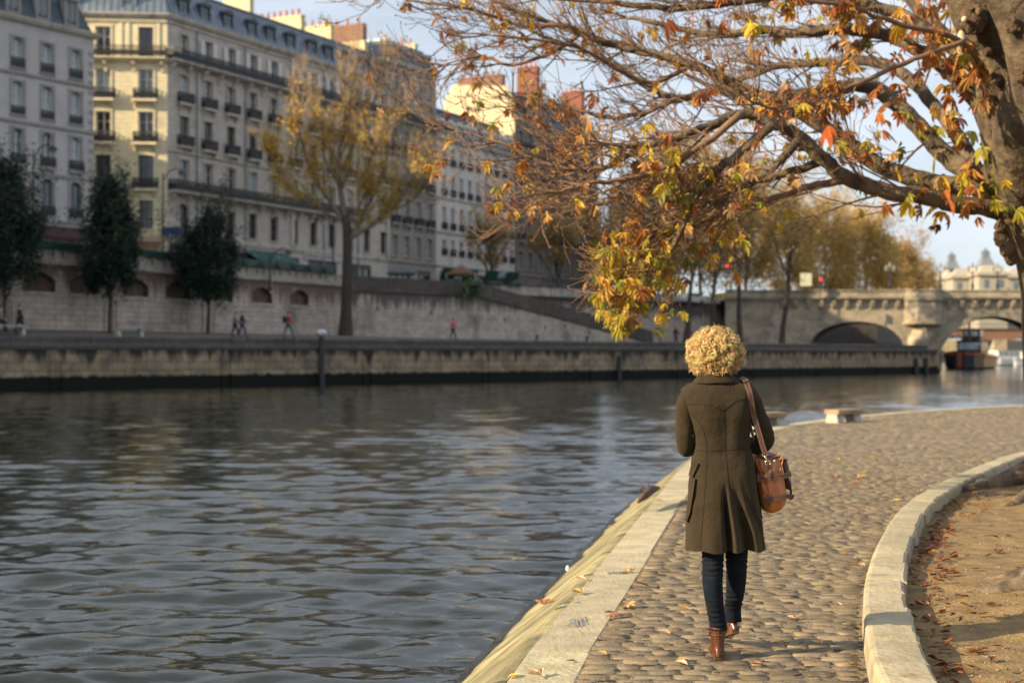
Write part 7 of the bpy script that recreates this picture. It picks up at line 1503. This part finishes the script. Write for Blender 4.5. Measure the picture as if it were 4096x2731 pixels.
# ================================================================ SMALL PEOPLE ON THE FAR QUAY
HAIRD = mat('dark_hair', (.03, .022, .018), .6, .2, 9)
def walker(p, h, ang, jac, tro, label, group=None, hair=HAIRD, stride=.28, pack=None, crouch=0, arm=.2, long=False):
    k = h/1.75*1.06; c, s = math.cos(ang), math.sin(ang); p = Vector(p)
    def q(x, y, z): return p+Vector((c*x-s*y, s*x+c*y, z))*k
    Jn = {'hip': (q(0, 0, .95), .12*k), 'chest': (q(.02, 0, 1.28), .14*k), 'neck': (q(.03, 0, 1.48), .055*k), 'head': (q(.05, 0, 1.60), .085*k), 'top': (q(.05, 0, 1.68), .075*k)}; Ed = [('hip', 'chest'), ('chest', 'neck'), ('neck', 'head'), ('head', 'top')]
    for sg, st_ in ((1, stride), (-1, -stride)):
        n = 'L' if sg > 0 else 'R'
        for i, (x, y, z, r) in enumerate(((st_*.1, sg*.10, .88, .085), (st_*.62+.04, sg*.10, .48, .058), (st_*.8-.05*(st_ < 0), sg*.10, .09, .04), (st_*.8+.14, sg*.11, .035, .035))): Jn[n+'l%d' % i] = (q(x, y, z), r*k); Ed.append(('hip' if i == 0 else n+'l%d' % (i-1), n+'l%d' % i))
        for i, (x, y, z, r) in enumerate(((.0, sg*.20, 1.42, .055), (-st_*.35, sg*.24, 1.15, .042), (-st_*.6+arm, sg*.22, .93, .034), (-st_*.6+arm+.05, sg*.21, .86, .028))): Jn[n+'a%d' % i] = (q(x, y, z), r*k); Ed.append(('chest' if i == 0 else n+'a%d' % (i-1), n+'a%d' % i))
    vs_, fs_ = skin(Jn, Ed, 1); mb = MB(); mb.add(vs_, fs_)
    for sg in (1, -1):
        hx = Jn[('L' if sg > 0 else 'R')+'a3'][0]
        for f in range(4): mb.tube([hx+Vector((0, (f-1.5)*.018, 0)), hx+Vector((.01, (f-1.5)*.020, -.07+.006*abs(f-1.5)))], [.009, .006], 4)
        mb.tube([hx, hx+Vector((.035*c, .03, -.045))], [.01, .007], 4)
    mb.ball(q(.13, 0, 1.60), .015*k, .015*k, .02*k, 5, 4)
    o = mb.build('person', SKIN, None, True, base=tuple(p)); tag(o, label, 'person', group)
    grow = lambda keys, ex: {a: (Jn[a][0], Jn[a][1]+ex) for a in keys}
    ks = ['hip', 'chest', 'neck', 'La0', 'La1', 'La2', 'Ra0', 'Ra1', 'Ra2']; jj = grow(ks, .028); jj['neck'] = (q(.03, 0, 1.44), .07)
    if long: jj['skirt'] = (q(-.01, 0, .62), .19*k); 
    ed = [e for e in Ed if e[0] in ks and e[1] in ks]+([('hip', 'skirt')] if long else []); v_, f_ = skin(jj, ed, 1); mb = MB(); mb.add(v_, f_); mb.build('jacket', jac, o, True)
    ks = ['hip']+[n+'l%d' % i for n in 'LR' for i in range(3)]; ed = [e for e in Ed if e[0] in ks and e[1] in ks]; v_, f_ = skin(grow(ks, .022), ed, 1); mb = MB(); mb.add(v_, f_); mb.build('trousers', tro, o, True)
    for n in 'LR': a = Jn[n+'l3'][0]; mb = MB(); mb.ball(a+Vector((-.04*c, -.04*s, .012)), .13*k*(abs(c)+.3), .13*k*(abs(s)+.4), .055*k, 8, 5); mb.build('shoe', IRON, o, True)
    mb = MB(); mb.ball(q(.02, 0, 1.655), .098*k, .098*k, .105*k, 10, 7); mb.build('hair', hair, o, True)
    if pack:
        b_ = thing('backpack', q(-.26, 0, 1.05), pack[1], 'backpack'); mb = MB(); mb.rings([[q(-.16+x*.18, y*.17, z) for x, y in ((0, -1), (-1, -.9), (-1.15, 0), (-1, .9), (0, 1))] for z in (.98, 1.1, 1.3, 1.42)]); mb.build('pack_body', pack[0], b_)
        for sg in (1, -1): m_ = MB(); m_.tube([q(-.15, sg*.1, 1.42), q(-.02, sg*.12, 1.50), q(.15, sg*.12, 1.35), q(.10, sg*.14, 1.1)], .02, 5); m_.build('pack_strap', pack[0], b_)
    return o
def cloth(n, c): return mat(n, c, .9, .2, 6)
BLK = cloth('black_cloth', (.018, .018, .02)); NAV = cloth('navy_cloth', (.03, .045, .075)); REDC = cloth('red_cloth', (.42, .045, .025)); PNK = cloth('pink_cloth', (.70, .12, .17)); GRYC = cloth('grey_cloth', (.16, .16, .16)); WHTC = cloth('white_cloth', (.6, .6, .6)); BLUJ = cloth('faded_jeans', (.08, .11, .15))
def far(px, D, **kw): p = P(px, 1400, D); return Vector((p.x, p.y, walk_z(p.x, p.y)))
walker(far(78, 91.6), 1.80, 0, BLK, BLK, 'person in a long black coat walking near the frame edge on the far quay', long=True); walker(far(2, 90), 1.72, 0, GRYC, BLK, 'person in grey cut by the frame edge, behind the one in a long black coat')
walker(far(940, 103), 1.72, 0.3, GRYC, BLK, 'darker dressed figure of the strolling couple between the evergreens and the yellow tree', arm=.1); walker(far(968, 103.2), 1.84, 0.3, NAV, NAV, 'figure in a navy jacket of the strolling couple', arm=.1, hair=mat('reddish_hair', (.25, .07, .03), .6, .2, 9))
p = Qp(20.6)+NQ*3.0; pr = P(1146, 1400, 103.5); walker(Vector((pr.x, 104.2, walk_z(pr.x, 104.2))), 1.84, .2, REDC, BLUJ, 'walker in a red jacket with a backpack, left of the yellow tree trunk', stride=.38, pack=(BLK, 'black backpack worn by the walker in the red jacket'))
walker(far(1812, 123), 1.68, .5, PNK, BLK, 'runner in a pink top and black leggings below the ramp wall', stride=.34, arm=.3)
walker(far(2702, 158), 1.78, .5, BLK, BLK, 'figure in black walking left of the leaning trunks behind the woman'); walker(far(2742, 159), 1.75, .4, REDC, BLK, 'figure in a red jacket beside the leaning trunks'); walker(far(2762, 160), 1.62, .4, cloth('brown_cloth', (.2, .07, .04)), BLK, 'smaller figure in rust brown just right of the red jacketed one')
walker(far(2640, 157), 1.25, .4, WHTC, GRYC, 'low figure in white by the foot of the ramp'); p = P(2105, 1160, 160); walker(Vector((p.x, p.y+3, STREET)), 1.75, .5, REDC, BLK, 'passer by in red on the street behind the green railing')
p = P(1720, 1130, 149); walker(Vector((p.x, p.y, STREET)), 1.75, .5, BLK, BLK, 'passer by in black beside the tents above the embankment wall')
# graffiti scrawl on the coping, a bottle cap, driftwood on the slope
INK = mat('blue_marker', (.08, .13, .20), .7, .3, 40)
def scrawl(strokes, name, label):
    m_ = MB()
    for st in strokes:
        cp = [G(x, y) for x, y in catmull(st, 5)]; m_.tube([Vector((q.x, q.y, .0025)) for q in cp], .0022, 4, flat=.4)
    tag(m_.build(name, INK, None, base=tuple(G(*strokes[0][0]))), label, 'graffiti')
scrawl([[(2296, 2476), (2276, 2482), (2290, 2490), (2270, 2502), (2290, 2506)], [(2296, 2474), (2302, 2504), (2312, 2504), (2310, 2478), (2318, 2504), (2330, 2500), (2324, 2474)], [(2338, 2500), (2326, 2472)], [(2350, 2498), (2340, 2466)], [(2318, 2488), (2356, 2478)]], 'graffiti', 'blue scrawled tag on the coping stone near the bottom of the frame')
scrawl([[(2432+k*11, 2284+(k % 2)*4), (2436+k*11, 2296), (2443+k*11, 2286)] for k in range(7)], 'graffiti', 'smudged blue marks on the coping stone farther up, left of the jeans')
DW = mat('driftwood', (.09, .055, .04), .9, .3, 10); q = P(2590, 1975, 14.6); mb = MB(); mb.tube([q+Vector((-.14, -.5, -.03)), q+Vector((-.05, -.2, .0)), q+Vector((.05, .15, .03)), q+Vector((.16, .45, .02))], [.015, .04, .05, .02], 8)
for d in ((-.08, .0, .12), (.02, .1, .10), (-.1, -.2, .06)): mb.tube([q, q+Vector(d)*.6, q+Vector(d)], [.014, .01, .005], 5)
tag(mb.build('driftwood', DW, None, True, base=tuple(q)), 'dark piece of driftwood caught on the sloping quay edge, level with the coat hem', 'driftwood')
q = P(2270, 2275, 10.15); mb = MB(); mb.rings([[q+Vector((r*math.cos(a*math.pi/8), r*.8*math.sin(a*math.pi/8), z)) for a in range(16)] for z, r in ((-.01, .012), (.012, .013), (.018, .008), (.026, .007))]); tag(mb.build('paper_cup', mat('white_paper', (.85, .85, .85), .4, .05), None, base=tuple(q)), 'small white cup lying at the water edge of the quay slope', 'cup')
print('objects', len(sc.objects))
